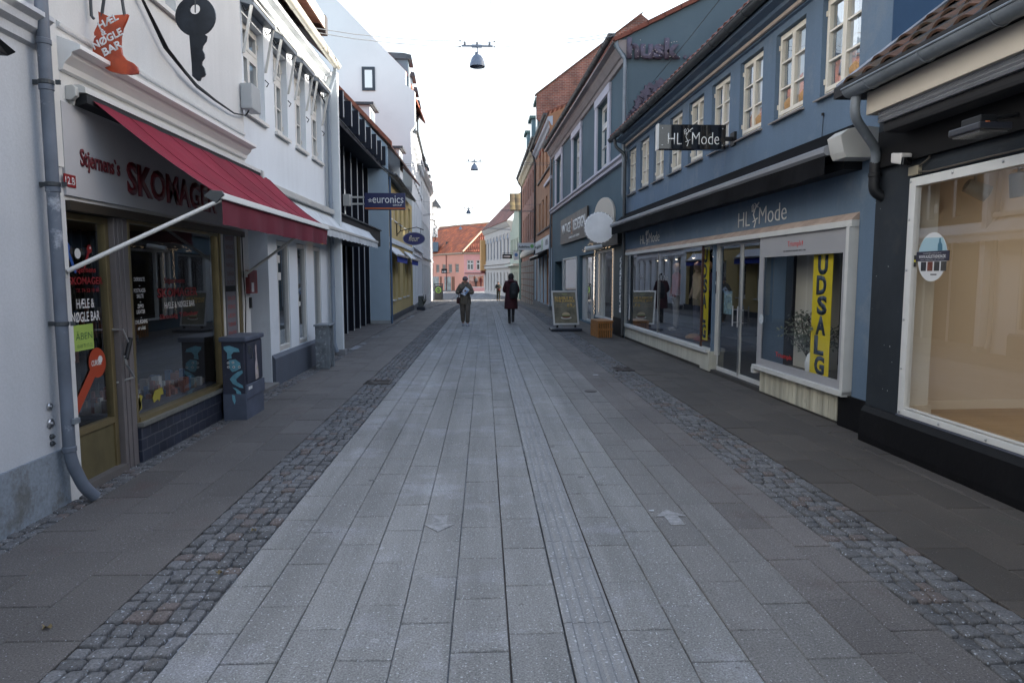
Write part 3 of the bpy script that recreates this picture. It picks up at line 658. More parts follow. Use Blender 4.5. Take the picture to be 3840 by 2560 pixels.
# house number plate, red box, thermometer
pt = sheet(L0, 5.14, 5.285, 2.295, 2.385, .025, rt, None, 'number_plate', .004); tag(pt, 'small red plate reading 12.B on the left fascia', 'number plate')
text('12.B', L0.w(5.155, 2.312, .026), (0, 1, 0), (0, 0, 1), .115, .055, wt, pt, depth=.001, bold=.01)
b = MB(); b.fbox(L0, 8.9, 9.2, 1.42, 1.72, .0, .05); pb = b.build('red_notice_box', mat('dark red notice', (.16, .02, .025), .5, var=.4, vs=9), None); tag(pb, 'small dark red notice panel between the two left shopfronts', 'notice')
sheet(L0, 8.97, 9.06, 1.44, 1.56, .052, wt, pb, 'label')
b = MB(); b.fbox(L0, 9.0, 9.06, 1.23, 1.37, .0, .02); tag(b.build('thermometer', black_metal), 'narrow black strip fixed below the red notice panel', 'thermometer')

# ---- hanging trade signs
t = thing('boot_sign', 'hanging red sign shaped like a heeled boot with white letters', 'sign', (-2.85, 5.6, 3.66))
bp = [(722, 85), (742, 97), (800, 122), (860, 112), (940, 106), (925, 150), (900, 205), (885, 270), (884, 340), (895, 400), (925, 440), (975, 462), (1005, 490), (1014, 520), (1010, 540), (960, 548), (880, 543), (810, 525), (780, 508), (760, 490), (745, 455), (733, 446), (727, 472), (705, 468), (685, 458), (680, 385), (684, 320), (692, 285), (708, 265), (692, 262), (690, 240), (706, 205), (728, 160)]
ys_ = 5.6
def upx(px, py, y=ys_):
    u, v = px/1.96, py/1.96; x = (u-1920)/2560; z = -(v-1280)/2560
    r_ = cam.matrix_basis.to_3x3() @ Vector((x, z, -1)); k = y/r_.y; return Vector((r_.x*k, y, EYE+r_.z*k))
bpy.context.view_layer.update()
boot_m = mat('orange red enamel', (.40, .06, .02), .35, var=.35, vs=4, stain=((.22, .02, .02), 3, .5, .8))
b = MB(); b.prism([upx(*p) for p in bp], (0, .025, 0)); b.build('board', boot_m, t)
for s_, (x, y), w0, h0_ in (('HÆL', (735, 220), .205, .055), ('&', (752, 270), .05, .05), ('NØGLE', (695, 370), .31, .06), ('BAR', (768, 418), .20, .06)):
    text(s_, upx(x, y)+Vector((0, -.001, 0)), (.88, 0, .46), (-.46*.8, 0, .88), w0*.82, h0_, wt, t, bold=.035, depth=-.002)
b = MB()
for (x0, x1, m_) in ((722, 760, 0), (912, 890, 0)):
    p, q = upx(x0+20 if x0 < 800 else x0, 120), upx(x1, -20); p.y = q.y = 5.61; b.tube([p, q], .012, 6)
b.tube([Vector((-3.05, 5.61, 3.86)), Vector((-2.6, 5.61, 3.86))], .015, 8)
b.build('hanger', zinc_dark, t)
b = MB(); q = [upx(665, -10), upx(672, 120), upx(690, 140)]; b.tube([Vector((-3.04, 5.55, 3.95)), q[0], q[1], q[2]], .012, 6); b.build('hook', zinc_dark, t)
t = thing('key_sign', 'hanging dark metal sign shaped like a large key', 'sign', (-2.62, 6.6, 4.0))
kp = []
cxk, cyk, rk = 1435, 120, 148
for k in range(26):
    a = rad(62 + (360-2*0)*0 - k*(304/25)) if False else rad(70 - k*(320/25)); kp.append((cxk+rk*math.cos(a), cyk+rk*math.sin(a)))
kp = [(cxk+rk*math.cos(rad(a)), cyk+rk*math.sin(rad(a))) for a in range(112, 426, 12)]
kp += [(1520, 265), (1515, 300), (1490, 335), (1485, 365), (1500, 395), (1502, 425), (1483, 450), (1482, 475), (1500, 500), (1510, 545), (1500, 562), (1478, 570), (1470, 593), (1450, 595), (1412, 560), (1408, 470), (1400, 380), (1390, 255)]
key_m = mat('dark mottled steel', (.022, .028, .038), .35, metal=.6, var=.4, vs=6, stain=((.11, .12, .13), 5, .62, .6))
KY = 6.6
hole = [(1432+38*math.cos(rad(a)), 68+38*math.sin(rad(a))) for a in range(0, 360, 24)]
bm = bmesh.new()
def loopv(P, y): return [bm.verts.new(upx(px, py, KY)+Vector((0, y, 0))) for px, py in P]
for y in (0, .02):
    o_, h_ = loopv(kp, y), loopv(hole, y); es = [bm.edges.new((a, c)) for lp in (o_, h_) for a, c in zip(lp, lp[1:]+lp[:1])]
    bmesh.ops.triangle_fill(bm, edges=es, use_beauty=True)
bm.verts.ensure_lookup_table(); n_ = len(kp); h_n = len(hole)
for base, cnt in ((0, n_), (n_, h_n)):
    for k in range(cnt):
        a, c = base+k, base+(k+1) % cnt; bm.faces.new((bm.verts[a], bm.verts[c], bm.verts[c+n_+h_n], bm.verts[a+n_+h_n]))
bmesh.ops.recalc_face_normals(bm, faces=bm.faces); me = bpy.data.meshes.new('board'); bm.to_mesh(me); bm.free(); me.materials.append(key_m)
o = bpy.data.objects.new('board', me); COL.objects.link(o); o.parent = t; o.matrix_parent_inverse = Matrix.Translation(-t.location)
b = MB(); b.tube([upx(1435, 95, KY), upx(1435, -60, KY)], .006, 6); b.tube([Vector((-3.05, KY, 4.42)), Vector((-2.45, KY, 4.42))], .012, 8); b.build('hanger', zinc_dark, t)
# loose cable and junction box
b = MB()
for o_ in (0, .014, -.01):
    b.tube([L0.w(6.2, 4.5, .05), L0.w(6.39+o_, 4.08, .05), L0.w(6.82+o_, 3.79, .05+o_), L0.w(7.2, 3.68+o_, .06), L0.w(7.5, 3.625+o_, .05), L0.w(8.0, 3.60+o_*.5, .05), L0.w(8.6, 3.60, .04), L0.w(8.98, 3.66, .05), L0.w(9.1, 3.76, .06)], .009, 6)
tag(b.build('cable_bundle', black_metal, smooth=True), 'sagging black cable bundle on the white wall under the key sign', 'cable')
b = MB(); b.fbox(L0, 8.93, 9.28, 3.74, 4.05, .01, .15); jb = b.build('junction_box', mat('grey plastic box', (.36, .38, .39), .5, var=.06), bevel=.012); tag(jb, 'grey junction box on the wall beside the first hooded window', 'junction box')

# ---- big red awning
t = thing('red_awning', 'open faded red fabric awning over the shoe repair shop', 'awning', (-3.05, 7.4, 2.9))
red_fab = mat('faded red awning cloth', (.185, .014, .030), .85, spec=.15, var=.2, vs=1.2, streak=.10, bump=.2, bs=60, stain=((.33, .10, .12), 1.4, .6, .35))
y0a, y1a, xb_, hb_ = 5.79, 9.66, -2.17, 2.31
b = MB(); NX, NY = 8, 24
for i in range(NY+1):
    for j in range(NX+1):
        f = j/NX; ya_ = 5.40+(y0a-5.40)*f; y = ya_+(y1a-ya_)*i/NY; sag = -.05*math.sin(math.pi*f)*(.7+.3*math.sin(i*.8))+.008*math.sin(i*1.9)*f ; b.v.append(Vector((-2.93+(xb_+2.93)*f, y, 2.955+(hb_-2.955)*f+sag+.006*math.sin(i*1.7+f*3))))
for i in range(NY):
    for j in range(NX): k = i*(NX+1)+j; b.f.append((k, k+1, k+NX+2, k+NX+1))
fb_ = b.build('fabric', red_fab, t, smooth=True, recalc=False)
fv = list(b.v)
for i in range(3, NY, 4): b = MB(); b.tube([fv[i*(NX+1)+j]+Vector((0, 0, .004)) for j in range(NX+1)], .003, 5); b.build('seam', mat('red awning seam', (.19, .018, .034), .85), fb_, smooth=True)
b = MB(); NV = 40
for i in range(NV+1):
    y = y0a+.02+(y1a-y0a-.04)*i/NV; wv = .016*math.sin(i*.9)+.01*math.sin(i*2.3); b.v += [Vector((xb_+.01, y, hb_-.03)), Vector((xb_+.012+wv*.5, y, hb_-.13)), Vector((xb_+.01+wv, y, hb_-.24))]
for i in range(NV):
    for j in range(2): k = i*3+j; b.f.append((k, k+1, k+4, k+3))
b.build('valance', mat('dark red valance cloth', (.12, .008, .022), .9, var=.15, vs=2), t, smooth=True, recalc=False)
alu = mat('white coated aluminium', (.50, .50, .48), .4, var=.06, stain=((.3, .3, .29), 6, .66))
b = MB(); b.hexa([(xb_-.03, y0a-.02, hb_-.035), (xb_+.035, y0a-.02, hb_-.035), (xb_+.035, y1a+.02, hb_-.035), (xb_-.03, y1a+.02, hb_-.035), (xb_-.03, y0a-.02, hb_+.02), (xb_+.015, y0a-.02, hb_+.025), (xb_+.015, y1a+.02, hb_+.025), (xb_-.03, y1a+.02, hb_+.02)])
b.build('front_bar', alu, t, bevel=.008)
b = MB()
b.sweep(L0, [(.0, 2.90), (.0, 3.04), (.08, 3.05), (.12, 3.03), (.125, 2.99), (.05, 2.99), (.03, 2.90)], 5.30, 9.28); b.build('cassette', alu, t)
b = MB(); b.sweep(L0, [(.0, 2.93), (.0, 3.03), (.05, 3.04), (.075, 3.02), (.075, 2.96), (.04, 2.93)], 5.26, 5.31); b.build('end_cap', alu, t, bevel=.008); b = MB(); b.sweep(L0, [(.0, 2.88), (.0, 3.03), (.10, 3.045), (.15, 3.02), (.15, 2.93), (.08, 2.87)], 9.27, 9.33); b.build('end_cap', alu, t, bevel=.008)
b = MB(); b.sweep(L0, [(.031, 2.90), (.031, 2.985), (.12, 2.985), (.12, 2.92)], 5.32, 9.26); b.build('roller', black_metal, t)
for y in (5.03, 8.76):
    b = MB(); yb = 5.81 if y < 6 else 8.76
    b.tube([(-2.98, y, 1.68), (xb_, yb, hb_-.04)], .017, 12); b.build('arm', alu, t, smooth='auto')
    b = MB(); b.box(-3.05, -2.98, y-.015, y+.02, 1.63, 1.71); b.build('bracket', alu, t, bevel=.006)
b = MB(); b.prism([(xb_-.12, y0a-.03, hb_-.01), (xb_-.06, y0a-.03, hb_+.035), (xb_+.03, y0a-.03, hb_+.03), (xb_+.045, y0a-.03, hb_-.0), (xb_-.02, y0a-.03, hb_-.07)], (0, .03, 0)); b.build('end_cap', zinc_dark, t, bevel=.005)
# main downpipe between the two houses
pipe_m = mat('chipped blue grey painted pipe', (.105, .125, .16), .5, var=.22, vs=3, stain=((.40, .43, .48), 4.2, .575, .9), bump=.15)
t = thing('rain_pipe', 'fat blue grey rain pipe with chipped paint between the left houses', 'downpipe', (-2.97, 4.93, 0))
downpipe([(-2.965, 4.905, 7.5), (-2.965, 4.905, 3.25), (-2.965, 4.905, .34), (-2.91, 4.96, .12), (-2.87, 5.02, .03)], .042, pipe_m, t, collars=[(-2.965, 4.905, z) for z in (3.2, 2.9, 2.22, .40)])
for z in (2.94, 2.26, 1.3): b = MB(); b.lathe((-2.965, 4.905, z), [(.045, 0), (.049, .003), (.049, .027), (.045, .03)], 16); b.box(-3.05, -2.97, 4.893, 4.917, z, z+.03); b.box(-2.90, -2.87, 4.895, 4.91, z, z+.03); b.build('clamp', zinc_dark, t)
b = MB(); b.box(-2.925, -2.90, 4.88, 4.95, .60, .64); b.build('bolt', zinc, t, bevel=.004)
def ray_(u, v):
    return cam.matrix_basis.to_3x3() @ Vector(((u-1176)/1568, -(v-784)/1568, -1))
def Dx(u, v, x): r = ray_(u, v); k = x/r.x; return r.y*k, EYE+r.z*k      # (y, height) on a wall plane x
def Dy(u, v, y): r = ray_(u, v); k = y/r.y; return r.x*k, EYE+r.z*k      # (x, height) on a plane facing the street's length
slate = mat('blue grey slate', (.045, .055, .07), .5, var=.25, vs=3, bump=.3, bs=12)
redtile = tilemat('orange red pantiles', (.36, .085, .03), (.27, .06, .025), stain=(.13, .045, .03))
browntile = tilemat('dark mossy pantiles', (.14, .05, .035), (.09, .035, .028), stain=(.05, .045, .025))
# ---- blue white house with hooded windows
wh_blue = mat('white render', (.66, .70, .74), .85, var=.05, vs=.7, streak=.03, stain=((.50, .54, .58), .9, .60, .5), bump=.15, bs=20, grain=.03, gs=60)
pl_blue = mat('slate blue plinth', (.085, .10, .13), .75, var=.12, vs=2, bump=.3, bs=14)
L3 = Frame((-3.2, 0), (-3.2, 1))
t = thing('hooded_window_house', 'white house with four sloping window hoods on struts above the street', 'house', (-3.2, 11.5, 0)); HW = t
WN = [(9.57, 10.43), (10.9, 11.6), (12.05, 12.75), (13.15, 13.95)]
wall(L3, 9.06, 14.28, -.05, 5.72, [(a, c, 3.84, 5.12, .16) for a, c in WN]+[(9.3, 10.33, -.03, 2.34, .75), (10.76, 11.42, .46, 2.2, .08), (11.9, 12.5, .46, 2.2, .08), (13.03, 13.6, .46, 2.2, .08)], wh_blue, t)
for a, c in WN:
    win(L3, a, c, 3.86, 5.11, t, white_wood, cols=2, bars=1, transom=4.72, rec=.09, curtain=.5, sill=.05, hinge=True)
hood_u = mat('blue grey hood boards', (.10, .12, .15), .6, var=.12); 
for a, c in WN:
    b = MB(); b.hexa([L3.w(a-.05, 5.24, 0), L3.w(c+.05, 5.24, 0), L3.w(c+.05, 5.20, .17), L3.w(a-.05, 5.20, .17), L3.w(a-.05, 5.36, 0), L3.w(c+.05, 5.36, 0), L3.w(c+.05, 5.245, .18), L3.w(a-.05, 5.245, .18)])
    h = b.build('window_hood', hood_u, t); b = MB(); b.hexa([L3.w(a-.07, 5.365, 0), L3.w(c+.07, 5.365, 0), L3.w(c+.07, 5.25, .19), L3.w(a-.07, 5.25, .19), L3.w(a-.07, 5.39, 0), L3.w(c+.07, 5.39, 0), L3.w(c+.07, 5.275, .195), L3.w(a-.07, 5.275, .195)]); b.build('cover', white_wood, h)
    for y in (a-.03, c+.03):
        b = MB(); b.hexa([L3.w(y-.013, 4.60, .0), L3.w(y+.013, 4.60, 0), L3.w(y+.013, 4.60, .035), L3.w(y-.013, 4.60, .035), L3.w(y-.013, 5.23, .13), L3.w(y+.013, 5.23, .13), L3.w(y+.013, 5.23, .165), L3.w(y-.013, 5.23, .165)]); b.build('strut', white_wood, h)
        b = MB(); b.tube([L3.w(y, 5.2, .02), L3.w(y, 5.13, .05), L3.w(y, 5.15, .09), L3.w(y, 5.19, .12)], .010, 6); b.build('scroll_bracket', black_metal, h)
    b = MB(); b.tube([L3.w(c+.04, 4.5, .0), L3.w(c+.04, 4.45, .05), L3.w(c+.04, 4.40, .02)], .008, 6); b.build('stay', black_metal, h)
sweepo(L3, [(0, 5.5), (.05, 5.52), (.07, 5.6), (.16, 5.63), (.17, 5.69), (0, 5.72)], 9.06, 14.25, wh_blue, t, 'cornice')
white_gut = mat('ivory painted gutter', (.62, .60, .53), .5, var=.1, vs=4)
gutter(L3, 9.0, 14.2, 5.80, .29, .075, white_gut, t)
downpipe([(-2.93, 14.12, 5.74), (-2.95, 14.14, 5.62), (-3.05, 14.16, 5.35), (-3.1, 14.18, 5.15), (-3.1, 14.18, .25), (-3.04, 14.18, .08)], .042, mat('grey painted pipe', (.22, .26, .31), .5, var=.1), t, collars=[(-3.1, 14.18, z) for z in (4.9, 3.1, 1.4)])
b = MB(); b.fbox(L3, 14.28, 14.42, .12, 5.72, -.3, .26); b.build('party_pier', mat('white pier', (.60, .63, .65), .8, var=.06), t, bevel=.004)
b = MB(); b.fbox(L3, 14.26, 14.44, -.03, .12, -.3, .3); b.build('pier_foot', mat('stone foot', (.22, .22, .23), .8, var=.2, bump=.4), t, bevel=.01)
b = MB(); b.fbox(L3, 10.36, 13.75, -.05, .40, .0, .05); b.prism([L3.w(10.36, .40, .05), L3.w(10.36, .455, 0), L3.w(10.36, .40, 0)], L3.d*3.39); b.build('plinth', pl_blue, t)
for (a, c) in ((10.76, 11.42), (11.9, 12.5), (13.03, 13.6)): win(L3, a, c, .47, 2.19, t, white_wood, cols=1, bars=0, rec=.02, glass=GL, curtain=0, fw=.04, cw=.03, transom=None)
room(L3, 10.4, 13.8, .4, 2.3, -.10, -2.2, mat('grey blue shop wall', (.20, .22, .23), .9, var=.3, vs=1.5), t)
frost = mat('frosted film', (.42, .45, .47), .7, var=.3, vs=30)
b = MB(); b.fbox(L3, 10.82, 11.37, .52, .78, -.085, -.082); b.build('frosted_film', frost, t); b = MB(); b.fbox(L3, 11.96, 12.45, .52, .78, -.085, -.082); b.build('frosted_film', frost, t)
for (a, c, e, g) in ((10.85, 11.05, 1.85, 1.97), (10.9, 11.08, 1.58, 1.7), (12.0, 12.2, 1.12, 1.2)): sheet(L3, a, c, e, g, -.04, paper, t, 'notice')
# recessed entrance
d = MB(); d.fbox(L3, 9.42, 10.2, .05, 2.1, -.74, -.70); dd = d.build('door', mat('worn beige door', (.30, .25, .22), .6, var=.25, vs=4), t)
b = MB(); b.fbox(L3, 9.34, 9.42, .0, 2.2, -.75, -.66); b.fbox(L3, 10.2, 10.28, .0, 2.2, -.75, -.66); b.build('frame', white_wood, dd)
b = MB(); b.prism([L3.w(9.35, .9, -.03), L3.w(9.42, .92, -.03), L3.w(9.46, .82, -.03), L3.w(9.44, .6, -.03), L3.w(9.40, .72, -.03), L3.w(9.35, .68, -.03)], L3.n*.002); b.build('orange_sticker', orange_red, dd)
b = MB(); b.fbox(L3, 9.27, 10.36, -.03, .05, -.74, .1); b.build('doorstep', mat('grey stone step', (.16, .155, .15), .8, var=.2, bump=.3), t, bevel=.01)
sheet(L3, 9.03, 9.12, 2.24, 2.30, .004, vb, None, 'house_number_back').name = 'number_plate'; o = bpy.data.objects['number_plate.001'] if 'number_plate.001' in bpy.data.objects else COL.objects[-1]
tag(o, 'tiny dark number plate high under the red awning', 'number plate')
text('10', L3.w(9.045, 2.245, .006), (0, 1, 0), (0, 0, 1), .06, .05, wt, o, depth=0)
# outside lamps on the shopfront, one of them lit
for (y, lit) in ((11.65, 0), (12.85, 1)):
    lt = thing('shop_lamp', 'small black wall lamp %s over the white shopfront' % ('glowing yellow' if lit else 'switched off'), 'wall lamp', (-3.2, y, 2.3))
    b = MB(); b.tube([L3.w(y, 2.33, 0), L3.w(y, 2.40, .12), L3.w(y, 2.33, .22)], .012, 6); b.build('arm', black_metal, lt)
    b = MB(); b.lathe(L3.w(y, 2.33, .22), [(.02, .02), (.06, -.07), (.065, -.075), (.0, -.06)], 14); b.build('shade', black_metal, lt)
    b = MB(); b.lathe(L3.w(y, 2.26, .22), [(.035, 0), (.04, -.012), (.0, -.03)], 12); b.build('bulb', mat('warm lit bulb', (.9, .6, .2), .5, emit=((1, .50, .10), 1.2)) if lit else mat('unlit bulb', (.5, .5, .5), .2), lt)
# roof and long dormer
gableroof(L3, 9.0, 14.4, 5.9, .22, 9.9, -3.9, browntile, t)
b = MB(); b.fbox(L3, 8.9, 13.3, 5.85, 6.55, -1.2, -.28); b.build('dormer_wall', white_wood, t)
dk = mat('pinkish soffit boards', (.42, .37, .33), .7, var=.1, streak=.2)
b = MB(); b.hexa([L3.w(8.8, 6.55, -1.4), L3.w(13.55, 6.55, -1.4), L3.w(13.55, 6.38, .17), L3.w(8.8, 6.38, .17), L3.w(8.8, 6.62, -1.4), L3.w(13.55, 6.62, -1.4), L3.w(13.55, 6.42, .18), L3.w(8.8, 6.42, .18)]); b.build('dormer_roof', dk, t)
b = MB(); b.fbox(L3, 8.8, 13.56, 6.30, 6.52, .18, .21); b.build('fascia_board', mat('pale pinkish fascia board', (.52, .46, .40), .6, var=.08), t)
b = MB(); b.fbox(L3, 13.56, 13.74, 6.22, 6.55, -.1, .22); b.build('end_board', mat('dark end board', (.05, .045, .045), .6), t)
for y in (9.6, 10.5, 11.35, 12.2, 12.95): b = MB(); b.fbox(L3, y, y+.28, 5.88, 6.42, -.28, -.22); b.build('dormer_post', white_wood, t)
b = MB(); b.fbox(L3, 11.7, 12.0, 6.5, 6.9, -.4, -.1); b.build('vent_cowl', zinc_dark, t)
b = MB(); b.tube([L3.w(9.1, 5.42, .02), L3.w(10.2, 5.50, .03), L3.w(11.0, 5.45, .03), L3.w(11.6, 5.40, .03), L3.w(12.6, 5.36, .03), L3.w(14.1, 5.05, .06), L3.w(16, 5.0, .1), L3.w(20.0, 4.9, .1), L3.w(24.5, 4.85, .2)], .013, 6)
tag(b.build('wall_cable', black_metal, smooth=True), 'long thin black cable running along the white wall towards the yellow house', 'cable')

# ---- utility cabinets
cab_m = mat('dark navy cabinet paint', (.028, .032, .055), .5, var=.25, vs=5, stain=((.07, .08, .11), 7, .6))
cab_g = mat('blue grey cabinet paint', (.075, .09, .13), .55, var=.2, vs=4, stain=((.14, .15, .17), 8, .62))
teal = mat('pale teal spray paint', (.13, .33, .42), .6, var=.25, vs=9)
t = thing('utility_cabinet', 'dark navy utility cabinet with pale teal graffiti beside the shoe shop window', 'utility cabinet', (-2.97, 8.2, 0))
CX0, CX1, CY0, CY1 = -2.995, -2.73, 7.86, 8.46
b = MB(); b.box(CX0, CX1-.01, CY0, CY1, .30, .90); b.build('body', cab_m, t, bevel=.008)
b = MB(); b.box(CX0, CX1, CY0-.01, CY1+.01, -.03, .30); b.build('base', cab_g, t, bevel=.008)
b = MB(); b.box(CX1-.012, CX1+.012, CY0-.005, CY1+.02, .24, .40); b.build('cover_strip', cab_g, t, bevel=.006)
b = MB(); b.box(CX0-.02, CX1+.02, CY0-.03, CY1+.03, .90, .955); b.build('lid', cab_g, t, bevel=.012)
b = MB(); b.box(CX1-.01, CX1+.006, CY0+.04, CY1-.03, .42, .88); b.build('door', cab_m, t, bevel=.004)
b = MB(); b.tube([(CX1+.006, CY0+.14, .80), (CX1+.035, CY0+.14, .80), (CX1+.035, CY0+.14, .70), (CX1+.006, CY0+.16, .70)], .006, 6); b.box(CX1+.004, CX1+.012, CY0+.08, CY0+.16, .76, .85); b.build('handle', zinc_dark, t)
def gp_(x, z): return (CX0+.02+x*.22, CY0-.0115, .06+z*.84)
for P in ([(.05, .98), (.35, 1.0), (.80, .93), (.86, .86), (.55, .86), (.42, .80), (.44, .72), (.20, .70), (.22, .84), (.05, .92)], [(.28, .68), (.62, .70), (.86, .62), (.88, .50), (.62, .44), (.44, .42), (.30, .50)], [(.95, .46), (.98, .40), (.62, .26), (.66, .20), (.95, .12), (.98, .06), (.78, .08), (.44, .16), (.30, .26), (.45, .34), (.7, .42)], [(.42, .08), (.60, .06), (.84, -.02), (.86, -.08), (.62, -.06), (.60, .0)], [(.38, -.08), (.52, -.1), (.56, -.22), (.50, -.3), (.40, -.2)]):
    b = MB(); b.prism([gp_(x, z*.62+.33) for x, z in P], (0, .0015, 0)); b.build('graffiti', teal, t)
for k in range(5):
    x, z = (.25, .62) if k == 0 else ((.5, .63) if k == 1 else ((.25+.28*(k-2), .53))); p = gp_(x, z*.62+.33)
    b = MB(); b.lathe((p[0], p[1], p[2]), [(.014, 0), (.014, .002)], 12, axis=(0, -1, 0)); e = b.build('eye_mark', wt, t); b = MB(); b.lathe((p[0], p[1]-.002, p[2]), [(.007, 0), (.007, .001)], 8, axis=(0, -1, 0)); b.build('pupil', vb, e)
b = MB(); b.prism([(CX1+.008, CY0+.28+a*.14, .42+z*.42) for a, z in ((.2, 0), (.95, .02), (.85, .4), (.6, .62), (.62, .9), (.5, 1.0), (.3, .95), (.35, .6), (.12, .35))], (.002, 0, 0)); b.build('torn_poster', mat('torn poster paper', (.40, .34, .34), .8, var=.5, vs=14, stain=((.30, .30, .08), 9, .55)), t)
b = MB(); b.box(CX1+.012, CX1+.015, CY0+.04, CY0+.16, .34, .375); b.build('label', wt, t)
t = thing('sticker_cabinet', 'narrow steel cabinet covered in torn stickers at the end of the plinth', 'utility cabinet', (-2.88, 12.4, 0))
stk = mat('sticker covered steel', (.16, .18, .20), .45, metal=.3, var=.4, vs=9, stain=((.42, .44, .46), 16, .54, .9))
b = MB(); b.box(-2.99, -2.80, 12.15, 12.55, .0, .76); b.build('body', stk, t, bevel=.006)
b = MB(); b.box(-2.80, -2.745, 12.15, 12.19, 0, .76); b.box(-2.80, -2.745, 12.5, 12.55, 0, .76); b.build('frame', zinc, t, bevel=.004)
b = MB(); b.box(-2.795, -2.785, 12.19, 12.5, .03, .72); b.build('door', stk, t)
b = MB(); b.box(-3.01, -2.73, 12.12, 12.58, .76, .79); b.build('lid', zinc, t, bevel=.006)

# ---- pale second awning
t = thing('white_awning', 'half open off white awning beyond the red one, with scalloped dirty valance', 'awning', (-3.15, 14.3, 2.8))
wf = mat('off white awning cloth', (.50, .53, .55), .85, var=.14, vs=2, stain=((.22, .23, .23), 3, .58, .7))
b = MB(); Y0, Y1 = 10.0, 18.6; NY = 40
for i in range(NY+1):
    y = Y0+(Y1-Y0)*i/NY
    for j in range(4): f = j/3; b.v.append(Vector((-3.12+.26*f, y, 2.88-.32*f-.02*math.sin(math.pi*f))))
for i in range(NY):
    for j in range(3): k = i*4+j; b.f.append((k, k+1, k+5, k+4))
b.build('fabric', wf, t, smooth=True, recalc=False)
b = MB(); NV = 120
for i in range(NV+1):
    y = Y0+(Y1-Y0)*i/NV; w_2 = .012*math.sin(i*1.3); b.v += [Vector((-2.845, y, 2.52)), Vector((-2.84+w_2, y, 2.36+.025*abs(math.sin(i*.55))))]
for i in range(NV): b.f.append((i*2, i*2+1, i*2+3, i*2+2))
b.build('valance', wf, t, smooth=True, recalc=False)
b = MB(); b.box(-2.885, -2.83, Y0-.02, Y1+.02, 2.51, 2.57); b.build('front_bar', alu, t, bevel=.01)
b = MB(); b.box(-3.2, -3.04, 9.95, 14.25, 2.88, 2.98); b.build('cassette', alu, t, bevel=.01)
# ---- black slatted shop building
navy = mat('blue black cladding', (.006, .008, .016), .6, spec=.25, var=.15)
t = thing('black_clad_shop', 'set back shop building clad in blue black vertical fins', 'shop building', (-4.05, 19, 0))
LK = Frame((-4.05, 0), (-4.05, 1)); b = MB(); b.fbox(LK, 14.43, 23.68, -.05, 5.35, -7, 0); b.build('wall', navy, t)
y = 15.65; k = 0
ow = mat('thin pale edge strip', (.42, .45, .48), .5)
while y < 23.7:
    b = MB(); b.fbox(LK, y, y+.10, -.03, 5.4, .0, .13); f_ = b.build('fin', navy, t); b = MB(); b.fbox(LK, y+.01, y+.09, 0, 5.35, .13, .142); b.build('edge_strip', ow, f_)
    y += 1.0
    k += 1
for k in range(9):
    y = 15.65+1.0*k; 
    b = MB(); b.fbox(LK, y, y+.16, 5.36, 5.98, -.5, .74); x_ = b.build('roof_box', navy, t); b = MB(); b.fbox(LK, y+.06, y+.12, 5.38, 5.96, .74, .75); b.build('edge_strip', ow, x_)
b = MB(); b.fbox(LK, 14.43, 23.68, 5.25, 5.38, -7, .60); b.build('roof_slab', navy, t)
b = MB(); b.fbox(LK, 14.45, 20.6, 2.50, 2.96, 0, .98); b.build('canopy_box', mat('black canopy box', (.006, .006, .008), .6), t, bevel=.01)
b = MB(); b.fbox(LK, 14.45, 20.6, 2.96, 2.99, 0, 1.02); b.build('canopy_trim', zinc_dark, t)
for (y, h) in ((17.3, 3.25), (18.1, 3.35)): b = MB(); b.fbox(LK, y, y+.12, h, h+.22, .145, .17); b.build('control_box', alu, t)
# hanging shop sign on its twin arm bracket
t = thing('blue_shop_sign', 'dark blue projecting sign with white word and orange stripe on twin arms', 'sign', (-3.95, 19.6, 3.7))
sx0, sh0 = Dy(838, 482, 19.6); sx1, sh1 = Dy(930.5, 444, 19.6)
navyb = mat('sign dark blue', (.012, .018, .085), .4); orange = mat('sign orange', (.55, .13, .02), .5)
b = MB(); b.box(sx0, sx1, 19.55, 19.67, sh0, sh1); bd = b.build('board', navyb, t, bevel=.008)
b = MB(); b.box(sx0+.01, sx1-.01, 19.543, 19.55, sh0+.02, sh0+.055); b.build('stripe', orange, bd)
W_ = sx1-sx0; H_ = sh1-sh0
text('euronics', (sx0+W_*.20, 19.548, sh0+H_*.40), (1, 0, 0), (0, 0, 1), W_*.76, H_*.44, white_plain, bd, bold=.0, depth=.003)
text('GROUP', (sx0+W_*.70, 19.548, sh0+H_*.22), (1, 0, 0), (0, 0, 1), W_*.22, H_*.11, white_plain, bd, bold=.01, depth=.003)
b = MB()
for k in range(5):
    a, c = rad(90+72*k), rad(90+72*(k+2)); cx_, cz_ = sx0+W_*.14, sh0+H_*.55; r_ = H_*.13
    b.tube([(cx_+r_*math.cos(a), 19.545, cz_+r_*math.sin(a)), (cx_+r_*math.cos(c), 19.545, cz_+r_*math.sin(c))], .005, 5)
b.build('star', white_plain, bd)
for z in (sh0+H_*.35, sh1-H_*.25): b = MB(); b.box(-3.92, sx0, 19.58, 19.62, z-.025, z+.025); b.build('arm', alu, t, bevel=.004)
b = MB(); b.box(-3.93, -3.74, 19.52, 19.66, sh0+H_*.22, sh1-.04); b.build('mount', alu, t, bevel=.006)

